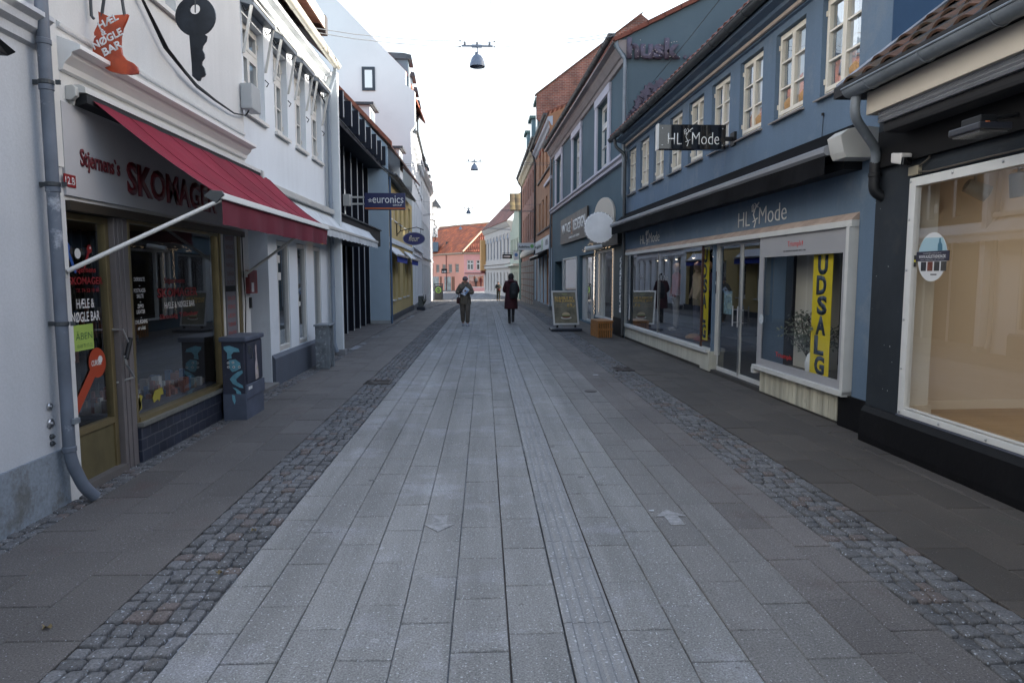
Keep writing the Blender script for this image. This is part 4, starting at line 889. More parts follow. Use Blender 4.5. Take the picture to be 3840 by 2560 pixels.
# ---- yellow house with pale blue gable
yellow = mat('ochre yellow render', (.50, .385, .17), .85, var=.08, vs=1, bump=.15, bs=20, grain=.04, gs=60)
gab_b = mat('pale blue white render', (.36, .45, .53), .85, var=.05, vs=1.2, bump=.15, bs=15, stain=((.30, .36, .42), 1.1, .6))
t = thing('yellow_house', 'low yellow rendered house with pale blue gable wall facing down the street', 'house', (-3.32, 28, 0)); 
LY = Frame((-3.32, 23.75), (-3.52, 34.2))
YW = [(.5, 1.5), (2.3, 3.3), (4.1, 5.1), (5.9, 6.9), (8.3, 9.3)]
LWY = [(1.5, 2.4), (3.3, 4.2), (5.4, 6.2), (7.0, 7.8), (9.1, 10.0)]
wall(LY, 0, 10.4, -.6, 5.0, [(a, c, 3.7, 4.75) for a, c in YW]+[(a, c, .75 if a < 9 else -.3, 2.3) for a, c in LWY], yellow, t)
for a, c in YW: win(LY, a, c, 3.71, 4.74, t, white_wood, curtain=0, glass=GLF, sill=.04)
for a, c in LWY[:4]: win(LY, a, c, .76, 2.29, t, white_wood, cols=2, bars=2, curtain=0, glass=GLF, sill=.05)
b = MB(); b.fbox(LY, 9.12, 9.98, -.3, 2.28, -.15, -.1); b.build('door', mat('near black door', (.02, .018, .018), .5), t)
b = MB(); b.fbox(LY, 0, 10.4, 2.82, 3.0, 0, .05); b.build('string_course', wh_blue, t)
b = MB(); b.fbox(LY, 0, 10.4, -.6, .22, 0, .03); b.build('plinth', mat('dark grey plinth', (.06, .065, .075), .8, var=.2), t)
b = MB(); b.prism([(-3.24, 23.70, -.1), (-3.24, 23.70, 6.0), (-7.3, 23.70, 10.3), (-11.3, 23.70, 6.0), (-11.3, 23.70, -.1)], (0, .045, 0)); b.build('gable', gab_b, t)
b = MB(); b.box(-4.03, -3.24, 23.66, 23.70, -.1, .12); b.build('gable_foot', mat('pale stone foot', (.30, .31, .31), .8, var=.2), t)
b = MB(); b.fbox(LY, 0, 10.4, 5.0, 6.0, -.5, -.35); b.build('attic_wall', wh_blue, t)
b = MB(); b.hexa([LY.w(-.1, 5.05, .26), LY.w(8.3, 5.05, .26), LY.w(8.3, 5.42, -.4), LY.w(-.1, 5.42, -.4), LY.w(-.1, 5.12, .26), LY.w(8.3, 5.12, .26), LY.w(8.3, 5.50, -.4), LY.w(-.1, 5.50, -.4)]); b.build('eave', slate, t)
gutter(LY, -.1, 8.3, 5.08, .30, .06, zinc_dark, t)
b = MB(); b.hexa([(-3.12, 23.6, 5.98), (-3.12, 34.2, 5.98), (-7.3, 34.2, 10.4), (-7.3, 23.6, 10.4), (-3.12, 23.6, 6.06), (-3.12, 34.2, 6.06), (-7.3, 34.2, 10.5), (-7.3, 23.6, 10.5)]); b.build('roof', browntile, t)
b = MB(); b.hexa([(-3.08, 23.5, 5.97), (-3.08, 23.66, 5.97), (-7.3, 23.66, 10.42), (-7.3, 23.5, 10.42), (-3.08, 23.5, 6.13), (-3.08, 23.66, 6.13), (-7.3, 23.66, 10.58), (-7.3, 23.5, 10.58)]); b.build('verge', mat('rusty verge tiles', (.22, .07, .04), .8, var=.35, vs=9), t)
for (y, x0, x1, z0, z1) in ((24.6, -4.9, -3.95, 6.0, 7.55), (27.5, -4.6, -3.3, 5.5, 6.6)):
    b = MB(); b.box(x0-.6, x1, y, y+1.1, z0, z1); dm = b.build('dormer', wh_blue, t); b = MB(); b.box(x0-.7, x1+.14, y-.1, y+1.2, z1, z1+.09); b.build('dormer_roof', slate, dm)
    b = MB(); b.box(x1, x1+.02, y+.15, y+.95, z0+.3, z1-.15); b.build('pane', GLF, dm)
downpipe([(-3.2, 23.82, 5.0), (-3.2, 23.82, -.05)], .04, mat('blue painted pipe', (.07, .12, .2), .5), t)
for k, (a, c) in enumerate(((.05, 3.7), (5.9, 9.2))):
    at = thing('blue_awning', ('nearer' if k == 0 else 'farther')+' short blue awning with white top over the yellow shopfront', 'awning', tuple(LY.w((a+c)/2, 2.5, 0)))
    b = MB(); b.hexa([LY.w(a, 2.62, 0), LY.w(c, 2.62, 0), LY.w(c, 2.32, .34), LY.w(a, 2.32, .34), LY.w(a, 2.70, 0), LY.w(c, 2.70, 0), LY.w(c, 2.36, .34), LY.w(a, 2.36, .34)]); b.build('fabric', mat('white awning top', (.6, .62, .66), .7), at)
    b = MB(); b.fbox(LY, a, c, 2.12, 2.32, .335, .35); b.build('valance', mat('royal blue cloth', (.015, .04, .30), .8, var=.1), at)
    b = MB(); b.fbox(LY, a, c, 2.32, 2.39, .34, .40); b.build('front_bar', steel, at, bevel=.01)
t = thing('oval_sign', 'dark blue oval hanging sign lettered in cream script on a curved black bracket', 'sign', (-3.3, 26.8, 3.0))
ox0, oh0 = Dy(926, 563, 26.8); ox1, oh1 = Dy(976, 534, 26.8); ocx, ocz, orx, orz = (ox0+ox1)/2, (oh0+oh1)/2, (ox1-ox0)/2, (oh1-oh0)/2
b = MB(); b.prism([(ocx+orx*math.cos(a*math.pi/16), 26.77, ocz+orz*math.sin(a*math.pi/16)) for a in range(32)], (0, .06, 0)); bd = b.build('board', mat('oval sign blue', (.018, .022, .12), .35), t)
b = MB(); b.tube([(ocx+orx*math.cos(a*math.pi/16), 26.77, ocz+orz*math.sin(a*math.pi/16)) for a in range(33)], .012, 6); b.build('rim', mat('grey rim', (.3, .32, .36), .5), bd)
text('fleur', (ocx-orx*.48, 26.765, ocz-orz*.42), (1, 0, 0), (0, 0, 1), orx*.98, orz*.95, mat('cream lettering', (.5, .46, .38), .5), bd, shear=.3, depth=.003, bold=.01)
b = MB(); b.tube([(-3.36, 26.8, ocz+.1), (-3.36, 26.8, ocz+.62)], .022, 6); b.tube([(-3.36, 26.8, ocz+.15), (-3.22, 26.8, ocz+.3), (ocx-.25, 26.8, ocz+orz+.12), (ocx+.1, 26.8, ocz+orz+.2), (ox1-.05, 26.8, ocz+orz+.10)], .018, 6); b.tube([(-3.36, 26.8, ocz+.6), (-3.2, 26.8, ocz+.55), (-3.22, 26.8, ocz+.3)], .014, 6)
for x in (ocx-.2, ocx+.25): b.tube([(x, 26.8, ocz+orz-.06), (x, 26.8, ocz+orz+.15)], .01, 5)
b.build('bracket', black_metal, t)

# ---- tall white gabled house
t = thing('tall_gabled_house', 'tall white house whose blank gable with one dark window faces the camera', 'house', (-3.55, 39, -.3))
L6 = Frame((-3.55, 34.25), (-4.05, 45.2)); wh6 = mat('bright white render', (.76, .78, .80), .85, var=.04, vs=.6, stain=((.56, .58, .60), .7, .6, .6))
H1 = [(.7+1.55*k, 1.55+1.55*k) for k in range(7)]
wall(L6, 0, 11.0, -.8, 8.6, [(a, c, 6.7, 8.0) for a, c in H1]+[(a, c, 3.9, 5.7) for a, c in H1]+[(a, c, .5, 2.6) for a, c in H1], wh6, t, rev=.16)
for a, c in H1:
    simple_win(L6, a, c, 6.71, 7.99, t); simple_win(L6, a, c, 3.91, 5.69, t); simple_win(L6, a, c, .51, 2.59, t, bars=0)
    b = MB(); b.fbox(L6, a-.12, c+.12, 6.55, 6.68, 0, .07); b.build('sill', wh6, t)
b = MB(); prof = [(0, 8.05), (.06, 8.08), (.1, 8.2), (.24, 8.3), (.26, 8.5), (0, 8.6)]; b.sweep(L6, prof, -.1, 11.0); b.build('cornice', wh6, t)
b = MB()
for k in range(34): b.fbox(L6, .1+k*.32, .25+k*.32, 8.0, 8.16, .06, .2)
b.build('dentils', wh6, t)
b = MB(); b.fbox(L6, 0, 11, 3.05, 3.3, 0, .1); b.fbox(L6, 0, 11, 2.72, 2.78, 0, .04); b.build('string_course', wh6, t)
b = MB(); b.fbox(L6, 0, 11, -.8, .15, 0, .05); b.build('plinth', mat('grey stone plinth', (.16, .17, .18), .8, var=.2), t)
gy = 34.2; b = MB(); P = [(-3.5, -.8), (-3.5, 8.6), (-3.3, 8.85), (-3.3, 10.45), (-3.72, 10.75), (-3.72, 11.4), (-8.7, 16.4), (-13.7, 11.4), (-13.7, -.8)]
b.prism([(x, gy-.25, z) for x, z in P], (0, .3, 0)); g_ = b.build('gable', mat('gable white render', (.76, .80, .81), .85, var=.05, vs=.4, stain=((.68, .71, .72), .5, .58, .6)), t)
wx0, wz0 = Dy(832, 208.5, gy-.25); wx1, wz1 = Dy(861, 154.5, gy-.25)
b = MB(); f0 = gy-.30
for (a, c, e, g) in ((wx0, wx0+.13, wz0, wz1), (wx1-.13, wx1, wz0, wz1), (wx0+.13, wx1-.13, wz0, wz0+.13), (wx0+.13, wx1-.13, wz1-.13, wz1)): b.box(a, c, f0, gy-.24, e, g)
w_ = b.build('window', mat('dark blue window frame', (.02, .035, .055), .4), t); b = MB(); b.quad((wx0+.1, gy-.27, wz0+.1), (wx1-.1, gy-.27, wz0+.1), (wx1-.1, gy-.27, wz1-.1), (wx0+.1, gy-.27, wz1-.1)); b.build('pane', glassmat('sky mirror glass', (.3, .4, .5), 3, 1.6, floor=.35), w_, recalc=False)
b = MB(); b.prism([(-3.72, gy, 11.45), (-8.7, gy, 16.45), (-13.7, gy, 11.45), (-13.7, gy, 11.3), (-8.7, gy, 16.3), (-3.72, gy, 11.3)], (0, 11, 0)); b.build('roof', redtile, t)
b = MB(); b.hexa([L6.w(.05, 8.6, .1), L6.w(11, 8.6, .1), L6.w(11, 11.2, -1.1), L6.w(.05, 11.2, -1.1), L6.w(.05, 8.7, .18), L6.w(11, 8.7, .18), L6.w(11, 11.3, -1.02), L6.w(.05, 11.3, -1.02)]); b.build('mansard', slate, t)
gutter(L6, 0, 11, 8.68, .28, .08, zinc_dark, t)
zb = mat('blue grey zinc dormer', (.12, .165, .21), .45, metal=.2, var=.1)
for k in range(4):
    s = .3+2.9*k; b = MB(); b.fbox(L6, s, s+1.2, 9.4, 12.1, -1.4, -.1); dm = b.build('dormer', zb, t)
    b = MB(); b.prism([L6.w(s-.12, 12.1, n_) + Vector((0, 0, .0)) for n_ in (-1.5, .1)] + [L6.w(s-.12, 12.3, .06), L6.w(s-.12, 12.38, -.3), L6.w(s-.12, 12.4, -1.5)], L6.d*1.44); b.build('dormer_roof', slate, dm)
    b = MB(); b.fbox(L6, s+.15, s+1.05, 9.9, 11.8, -.1, -.05); b.build('frame', white_wood, dm); b = MB(); b.fbox(L6, s+.22, s+.98, 10.0, 11.7, -.05, -.045); b.build('pane', GLF, dm)
b = MB(); b.box(-8.9, -8.3, 37, 37.8, 15.4, 17.2); b.build('chimney', mat('white chimney', (.6, .6, .6), .8), t)
# ---- farther white houses
for i, (A, B, eh, lab, hs) in enumerate((((-4.08, 45.25), (-4.35, 55.2), 8.6, 'sunlit white four storey house farther down on the left', .0), ((-4.4, 55.25), (-4.95, 67.0), 8.9, 'last white house on the left before the street bends', .1))):
    t = thing('white_town_house', lab, 'house', ((A[0]+B[0])/2, (A[1]+B[1])/2, -.5)); F = Frame(A, B); L_ = F.L
    n_ = 6; H = [(L_*(k+.25)/n_, L_*(k+.75)/n_) for k in range(n_)]; m6 = mat('white render far %d' % i, (.72, .72, .71) if i == 0 else (.66, .66, .67), .85, var=.05)
    wall(F, 0, L_, -1, eh, [(a, c, 6.4, 7.8) for a, c in H]+[(a, c, 3.6, 5.3) for a, c in H]+[(a, c, .2, 2.4) for a, c in H], m6, t)
    for a, c in H: simple_win(F, a, c, 6.41, 7.79, t); simple_win(F, a, c, 3.61, 5.29, t); simple_win(F, a, c, .21, 2.39, t, bars=0)
    sweepo(F, [(0, eh-.4), (.1, eh-.36), (.28, eh-.12), (.3, eh), (0, eh+.02)], -.1, L_, m6, t, 'cornice'); b = MB(); b.fbox(F, 0, L_, 2.85, 3.0, 0, .08); b.build('string_course', m6, t)
    gableroof(F, 0, L_, eh+.05, .3, eh+3.2, -3.6, slate if i else redtile, t)
    for k in range(3): s = L_*(k+.3)/3; b = MB(); b.fbox(F, s, s+1.1, eh, eh+1.3, -1.5, -.1); dm = b.build('dormer', m6, t); b = MB(); b.fbox(F, s-.1, s+1.2, eh+1.3, eh+1.42, -1.6, .05); b.build('dormer_roof', slate, dm)
F = Frame((-4.95, 67), (-4.98, 68))
t = thing('corner_bay', 'small white corner oriel with grey pointed roof at the end of the left row', 'oriel', (-4.7, 66, 6))
b = MB(); b.box(-5.2, -4.45, 65.6, 66.7, 5.3, 8.1); b.build('body', wh6, t); b = MB(); b.prism([(-5.3, 65.5, 8.1), (-4.05, 65.5, 8.1), (-4.6, 65.5, 8.9), (-5.3, 65.5, 9.1)], (0, 1.3, 0)); b.build('roof', slate, t)
t = thing('iron_sign', 'black wrought iron hanging sign at the far end of the left row', 'sign', (-4.6, 60, 4.5))
x0, z0 = Dy(1001, 558, 60); b = MB(); b.tube([(-4.75, 60, z0+2.0), (-4.2, 60, z0+1.9)], .04, 6)
for k in range(5): b.tube([(-4.3+.07*math.sin(k*2), 60, z0+1.9-.35*k), (-4.15-.08*math.cos(k*3), 60, z0+1.7-.35*k), (-4.32, 60, z0+1.5-.35*k)], .035, 5)
b.build('scrolls', black_metal, t)
# ================================================================ right side of the street
# ---- black shopfront with the lit empty room
RA = Frame((3.86, 0), (3.86, 1))
charc = mat('charcoal painted render', (.019, .024, .030), .7, spec=.25, var=.2, vs=1.5, bump=.35, bs=9, specks=(21, .765, (.33, .33, .32)), stain=((.034, .036, .038), 2, .58, .6))
blackpl = mat('glossy black plinth paint', (.005, .005, .006), .6, var=.3, spec=.15, bump=.5, bs=6, stain=((.12, .115, .09), 9, .66, .7))
t = thing('black_shop', 'low black painted shop with mossy tiled roof and a large lit empty window', 'shop building', (3.86, 4, 0)); BS = t
wall(RA, -14, 6.68, -.05, 3.3, [(.5, 6.13, .36, 2.53, .03)], charc, t, depth=9, shell=False)
b = MB(); b.quad(RA.w(6.68, -.05), RA.w(6.68, 3.3), RA.w(6.68, 3.3, -9), RA.w(6.68, -.05, -9)); b.quad(RA.w(-14, -.05), RA.w(-14, 3.3), RA.w(-14, 3.3, -9), RA.w(-14, -.05, -9)); b.build('side_wall', charc, t, recalc=False)
b = MB(); b.sweep(RA, [(0, -.05), (.07, -.05), (.075, .06), (.06, .30), (.025, .355), (0, .355)], -14, 6.66); b.build('plinth', blackpl, t)
b = MB(); b.sweep(RA, [(.0, .355), (.03, .357), (.03, .365), (0, .385)], .5, 6.13); b.build('ledge', mat('dark blue grey ledge', (.05, .055, .075), .6, var=.1), t)
fr = mat('white window frame', (.60, .60, .58), .45, var=.05, vs=5, stain=((.35, .34, .32), 7, .66))
b = MB(); b.fbox(RA, 6.03, 6.12, .375, 2.52, -.04, .02); b.fbox(RA, .52, .62, .375, 2.52, -.04, .02); b.fbox(RA, .62, 6.03, 2.44, 2.52, -.04, .02); b.fbox(RA, .62, 6.03, .375, .43, -.04, .025)
w_ = b.build('window', fr, t, bevel=.005, label='big white framed display window')
b = MB(); b.fbox(RA, .62, 6.02, .44, .452, -.02, .012); b.build('glazing_bead', fr, w_)
b = MB(); b.quad(RA.w(.6, .42, -.01), RA.w(6.05, .42, -.01), RA.w(6.05, 2.46, -.01), RA.w(.6, 2.46, -.01)); b.build('pane', glassmat('display glass', (.93, .94, .94), 1.8, 1.5, floor=.06), w_, recalc=False)
b = MB()
for k in range(7): bolt(b, RA.w(6.1-.55*k, 2.49, .021), RA.n); bolt(b, RA.w(6.08-.55*k, .40, .026), RA.n)
for k in range(4): bolt(b, RA.w(6.09, .8+.45*k, .021), RA.n)
b.build('screws', steel, w_)
# lit room behind it
beige = mat('beige room wall', (.66, .61, .51), .85, var=.04, vs=.7)
tan = mat('tan back wall', (.55, .45, .33), .85, var=.04, vs=.6)
woodf = mat('oak laminate floor', (.34, .22, .105), .4, var=.12, vs=2, streak=0); 
nt_ = woodf.node_tree; 
b = MB(); 
b.box(3.90, 4.14, 6.14, 6.66, .3, 2.95); b.build('pillar', beige, t)
b = MB(); b.box(3.90, 4.16, 6.115, 6.66, .355, .445); b.build('pillar_skirting', mat('cream skirting', (.62, .53, .40), .6), t)
b = MB(); b.prism([(4.14, 6.40, .3), (9.2, 6.60, .3), (9.2, 6.66, .3), (4.14, 6.60, .3)], (0, 0, 2.7)); b.build('back_wall', tan, t)
b = MB(); b.prism([(4.14, 6.37, .355), (9.2, 6.57, .355), (9.2, 6.60, .355), (4.14, 6.40, .355)], (0, 0, .085)); b.build('skirting', _m['cream skirting'], t)
b = MB(); b.quad((4.0, -1, .355), (9.2, -1, .355), (9.2, 6.64, .355), (4.0, 6.64, .355)); b.build('floor', woodf, t, recalc=False)
b = MB()
for k in range(34): b.quad((4.01, 6.4-.19*k, .3562), (9.2, 6.55-.19*k, .3562), (9.2, 6.554-.19*k, .3562), (4.01, 6.404-.19*k, .3562))
b.build('floor_joints', mat('floor joint', (.2, .11, .045), .6), t, recalc=False)
b = MB(); b.box(9.2, 9.3, -1, 6.66, .3, 3); b.box(4.0, 9.2, -1.1, -1, .3, 3); b.build('room_wall', beige, t)
b = MB(); b.quad((3.9, -1, 2.94), (9.2, -1, 2.94), (9.2, 6.64, 2.94), (3.9, 6.64, 2.94)); b.build('ceiling', mat('grey brown ceiling', (.36, .31, .27), .9), t, recalc=False)
b = MB(); b.prism([(4.14, 6.37, 2.66), (9.2, 6.57, 2.66), (9.2, 6.45, 2.90), (4.14, 6.25, 2.90)], (0, .03, 0)); b.build('crown_moulding', _m['grey brown ceiling'], t)
for i, (x, y, z, dx, dz, on) in enumerate(((4.44, 6.10, 2.43, .28, -.15, 1), (4.46, 5.62, 2.42, .05, -.26, 0))):
    st = thing('spot_lamp', 'cream cylindrical spotlight inside the lit window, '+('tilted and glowing' if on else 'pointing down at the right edge'), 'spotlight', (x, y, z), group='spotlights in the empty shop')
    d_ = Vector((dx, -.10 if on else .0, dz)).normalized(); b = MB(); b.lathe(Vector((x, y, z))-d_*.09, [(.04, 0), (.062, .01), (.075, .20), (.066, .205), (.06, .16)], 20, axis=d_); b.build('shade', mat('cream lamp shade', (.62, .58, .46), .5), st, smooth='auto')
    b = MB(); b.lathe(Vector((x, y, z))+d_*.085, [(.055, 0), (.0, .004)], 16, axis=d_); b.build('bulb', mat('lit spot', (1, .8, .5), .5, emit=((1, .68, .35), 1.5)) if on else mat('dim spot', (.5, .45, .35), .5), st)
    b = MB(); b.tube([(x, y, z+.02), (x-.02, y, 2.94)], .012, 6); b.build('stem', mat('cream stem', (.6, .56, .46), .5), st)
for (x, y, e_) in ((5.6, 4.6, 15), (6.2, 2.0, 13)):
    l_ = bpy.data.lights.new('shop_light', 'SPOT'); l_.energy = e_; l_.spot_size = rad(140); l_.spot_blend = .8; l_.color = (1, .90, .76); l_.shadow_soft_size = .12
    lo = bpy.data.objects.new('shop_light', l_); COL.objects.link(lo); lo.location = (x, y, 2.85); lo.rotation_euler = (rad(32), 0, rad(-20))
# stickers on the glass
st = thing('round_sticker', 'round white shop sticker with dark web address band on the big right window', 'sticker', (3.875, 5.78, 1.8)); nS = -.004
b = MB(); b.prism([RA.w(5.78+.195*math.cos(a*math.pi/18), 1.81+.21*math.sin(a*math.pi/18), nS) for a in range(36)], RA.n*.001); b.build('disc', mat('sticker white', (.58, .58, .58), .4), st)
b = MB(); P = [(5.78+.19*math.cos(a), 1.81+.205*math.sin(a)) for a in [rad(q) for q in range(8, 173, 8)]]; P = [p for p in P if p[1] < 1.985]
b.prism([RA.w(p[0], p[1], nS+.0015) for p in P], RA.n*.001); b.build('sky_picture', mat('pale blue print', (.30, .44, .50), .5), st)
b = MB(); b.fbox(RA, 5.56, 5.995, 1.775, 1.86, nS, nS+.004); b.build('band', mat('dark slate band', (.028, .026, .045), .4), st)
ftext('WWW.AUGUSTFASHION.DK', RA, 5.60, 5.955, 1.80, 1.828, nS+.0045, wt, st, depth=0, bold=.01); ftext('VI HOLDER ÅBENT DØGNET RUNDT PÅ', RA, 5.66, 5.90, 1.838, 1.848, nS+.0045, wt, st, depth=0); ftext('DIN TØJBUTIK PÅ NETTET', RA, 5.62, 5.93, 1.782, 1.792, nS+.0045, wt, st, depth=0)
for k, c_ in enumerate(((.02, .02, .025), (.13, .035, .02), (.03, .03, .03), (.05, .045, .04))):
    b = MB(); a0 = 5.925-.088*k; b.fbox(RA, a0-.07, a0, 1.69, 1.77, nS+.0012, nS+.0022); b.build('photo', mat('photo tile %d' % k, c_, .5, var=.6, vs=30), st)
b = MB(); b.prism([RA.w(p[0], p[1], nS+.003) for p in ((5.71, 1.862), (5.712, 1.91), (5.70, 1.935), (5.697, 1.965), (5.68, 1.968), (5.675, 1.935), (5.655, 1.91), (5.65, 1.862))], RA.n*.001); b.build('figure', mat('denim print', (.05, .14, .2), .5), st)
b = MB(); b.fbox(RA, 5.71, 5.79, 1.655, 1.665, nS+.0012, nS+.002); b.build('small_print', vb, st)
q_ = sheet(RA, 6.00, 6.03, 1.73, 1.83, -.002, vb, None, 'alarm_sticker', .001); tag(q_, 'small black and yellow sticker at the edge of the big right window', 'sticker'); sheet(RA, 6.002, 6.026, 1.77, 1.79, -.001, mat('yellow print', (.5, .45, .05), .5), q_, 'band', .001)
# eaves, gutter, roof
creamf = mat('cream eaves board', (.50, .45, .38), .6, var=.06, vs=2, stain=((.3, .26, .22), 4, .66))
b = MB(); b.fbox(RA, -14, 6.34, 3.12, 3.32, -.02, .33); b.build('eaves_box', creamf, t, bevel=.005)
b = MB(); b.fbox(RA, -14, 6.60, 2.68, 3.02, .0, .05); b.build('awning_box', mat('black awning box', (.006, .006, .007), .8, spec=.2), t)
aw = thing('ribbed_awning', 'rolled up awning with ribbed silver front rail over the black shop', 'awning', (3.66, 4, 3.1))
b = MB(); b.sweep(RA, [(.22, 3.02), (.29, 3.02), (.30, 3.04), (.285, 3.055), (.30, 3.07), (.285, 3.085), (.30, 3.10), (.285, 3.115), (.295, 3.13), (.27, 3.15), (.22, 3.15)], -6, 6.2); b.build('front_rail', mat('ribbed aluminium', (.33, .335, .35), .38, metal=.6, var=.1, vs=3), aw)
b = MB(); b.fbox(RA, -6, 6.18, 2.93, 3.03, .05, .26); b.build('fabric_roll', mat('black awning cloth', (.012, .012, .014), .9), aw, bevel=.03)
gutter(RA, -10, 6.42, 3.37, .45, .08, zinc, t, strap=.75)
mossy = mat('mossy brown clay tile', (.095, .046, .028), .9, var=.35, vs=6, island=0, stain=((.042, .038, .024), 4, .47, .85), bump=.4, bs=50, grain=.2, gs=90)
pantiles((3.42, 6.52, 3.40), (0, -1, 0), (.788, 0, .616), 9, 6.2, mossy, t, w=.30, h=.31, amp=.05, step=.045, name='roof')
b = MB(); b.prism([(3.45, 6.56, 3.43), (8.5, 6.56, 7.38), (8.5, 6.70, 7.45), (3.42, 6.70, 3.49)], (0, 0, -.08)); b.build('flashing', mat('white lime flashing', (.24, .25, .28), .9, var=.3, vs=7, bump=.6, bs=20), t)
b = MB(); b.prism([(3.38, 6.66, 3.34), (3.38, 6.66, 3.44), (8.4, 6.66, 7.35), (8.4, 6.66, 3.34)], (0, -16, 0)); b.build('loft', dark, t)
zpipe = zinc
pt = thing('shop_rain_pipe', 'bent grey rain pipe joining the black lower pipe between blue and black shops', 'downpipe', (3.8, 6.6, 3))
downpipe([(3.44, 6.36, 3.32), (3.44, 6.38, 3.12), (3.77, 6.56, 2.86), (3.79, 6.60, 2.70)], .043, zpipe, pt)
downpipe([(3.79, 6.60, 2.74), (3.79, 6.60, 2.46), (3.90, 6.58, 2.40)], .052, black_metal, pt, collars=[(3.79, 6.60, 2.60)], name='lower_pipe')
# camera, box, floodlight
ct = thing('security_camera', 'white security camera with black face on the black pier', 'camera', (3.8, 6.12, 2.7))
b = MB(); b.hexa([(3.70, 6.05, 2.63), (3.80, 6.05, 2.63), (3.80, 6.2, 2.67), (3.70, 6.2, 2.67), (3.70, 6.03, 2.73), (3.80, 6.03, 2.73), (3.80, 6.2, 2.76), (3.70, 6.2, 2.76)]); b.build('body', mat('white camera shell', (.55, .53, .50), .4), ct, bevel=.015)
b = MB(); b.hexa([(3.708, 6.03, 2.62), (3.792, 6.03, 2.62), (3.792, 6.06, 2.628), (3.708, 6.06, 2.628), (3.708, 6.02, 2.695), (3.792, 6.02, 2.695), (3.792, 6.06, 2.70), (3.708, 6.06, 2.70)]); b.build('face', mat('camera glass', (.005, .005, .006), .1), ct, bevel=.008)
b = MB(); b.tube([(3.78, 6.16, 2.72), (3.86, 6.18, 2.76)], .018, 8); b.build('bracket', black_metal, ct)
b = MB(); b.fbox(RA, 5.98, 6.12, 2.54, 2.62, 0, .04); o = b.build('switch_box', mat('beige plastic box', (.28, .25, .18), .5), bevel=.006); tag(o, 'beige junction box above the corner of the big right window', 'junction box')
b = MB(); b.tube([RA.w(5.98, 2.56, .03), RA.w(5.85, 2.545, .02), RA.w(5.2, 2.548, .02), RA.w(3.0, 2.55, .02)], .008, 6); b.tube([RA.w(6.0, 2.60, .03), RA.w(5.86, 2.66, .02), RA.w(5.84, 2.9, .02)], .008, 6); tag(b.build('window_cable', mat('dusty cable', (.09, .075, .06), .6)), 'dusty cable running along the top of the big right window frame', 'cable')
ft = thing('floodlight', 'black box floodlight hanging under the awning of the black shop', 'floodlight', (3.5, 4.9, 2.7))
b = MB(); b.box(3.42, 3.66, 4.70, 5.02, 2.66, 2.71); b.build('housing', mat('black floodlight housing', (.02, .022, .03), .4), ft, bevel=.01)
b = MB(); b.box(3.44, 3.64, 4.72, 5.0, 2.645, 2.66); b.build('glass', mat('floodlight glass', (.08, .08, .08), .15), ft)
b = MB(); b.box(3.5, 3.62, 4.80, 5.0, 2.71, 2.78); b.build('gear_box', black_metal, ft, bevel=.008); b = MB(); b.tube([(3.6, 4.85, 2.76), (3.86, 4.85, 2.8)], .015, 6); b.build('arm', black_metal, ft)
b = MB(); b.lathe((3.5, 4.72, 2.70), [(.018, 0), (.018, .02)], 10, axis=(-1, 0, 0)); b.build('sensor', mat('orange lens', (.5, .13, .03), .3), ft)

# ---- blue fashion shop
RB = Frame((3.99, 6.72), (3.73, 18.0)); SB = lambda y: (y-6.72)/math.cos(math.atan2(.26, 11.28))
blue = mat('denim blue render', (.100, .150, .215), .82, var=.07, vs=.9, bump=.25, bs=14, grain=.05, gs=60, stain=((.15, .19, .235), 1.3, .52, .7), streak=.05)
t = thing('blue_fashion_shop', 'denim blue rendered house with a row of cream windows above the fashion shop', 'shop building', (3.9, 12, 0)); FS = t
UW = [(.60+1.215*k, 1.41+1.215*k) for k in range(9)]
wall(RB, 0, 11.29, -.05, 5.15, [(a, c, 3.74, 4.84, .16) for a, c in UW]+[(.5, 2.72, .36, 2.2, .3), (2.76, 4.76, .0, 2.24, .12), (4.8, 11.12, .33, 2.27, .12)], blue, t, depth=9.2)
cur2 = mat('white lace curtain', (.78, .80, .82), .9, streak=.15); GLU = glassmat('sky reflecting old glass', (.9, .93, .95), 3.0, 1.55, wob=.2, floor=.2)
random.seed(5)
for k, (a, c) in enumerate(UW):
    w_ = win(RB, a, c, 3.75, 4.83, t, cream_wood, cols=2, bars=2, rec=.06, curtain=R(.9, 1.0), cm=cur2, hinge=True, fw=.035, cw=.04, glass=GLU)
    b = MB(); b.hexa([RB.w(a-.04, 3.70, -.06), RB.w(c+.04, 3.70, -.06), RB.w(c+.04, 3.685, .06), RB.w(a-.04, 3.685, .06), RB.w(a-.04, 3.745, -.06), RB.w(c+.04, 3.745, -.06), RB.w(c+.04, 3.70, .065), RB.w(a-.04, 3.70, .065)]); b.build('sill', mat('pinkish grey sill', (.30, .27, .25), .6, var=.1), w_)
wick = mat('wicker', (.42, .24, .10), .8, var=.3, vs=40)
for (k, ds) in ((0, .25), (1, .2), (1, .6), (2, .3)): b = MB(); b.lathe(RB.w(UW[k][0]+ds, 3.80, -.2), [(.09, 0), (.14, .05), (.15, .13), (.10, .2), (.05, .22)], 14); o = b.build('wicker_basket', wick, smooth=True); tag(o, 'wicker ornament on the inner sill of the %s upper window of the blue shop' % ('nearest' if k == 0 else 'third' if k == 2 else 'second'), 'ornament', group='wicker ornaments' if k == 1 else None)
sweepo(RB, [(0, 4.93), (.04, 4.94), (.06, 5.0), (.16, 5.03), (.18, 5.07), (.30, 5.09), (.30, 5.14), (0, 5.15)], 0, 11.29, blue, t, 'cornice')
b = MB(); b.sweep(RB, [(.061, 4.955), (.09, 4.96), (.10, 5.0), (.061, 5.0)], 0, 11.29); b.build('cornice_strip', mat('pink cream cornice strip', (.42, .35, .30), .7), t)
gutter(RB, -.05, 11.6, 5.20, .38, .075, zinc_dark, t, strap=.62)
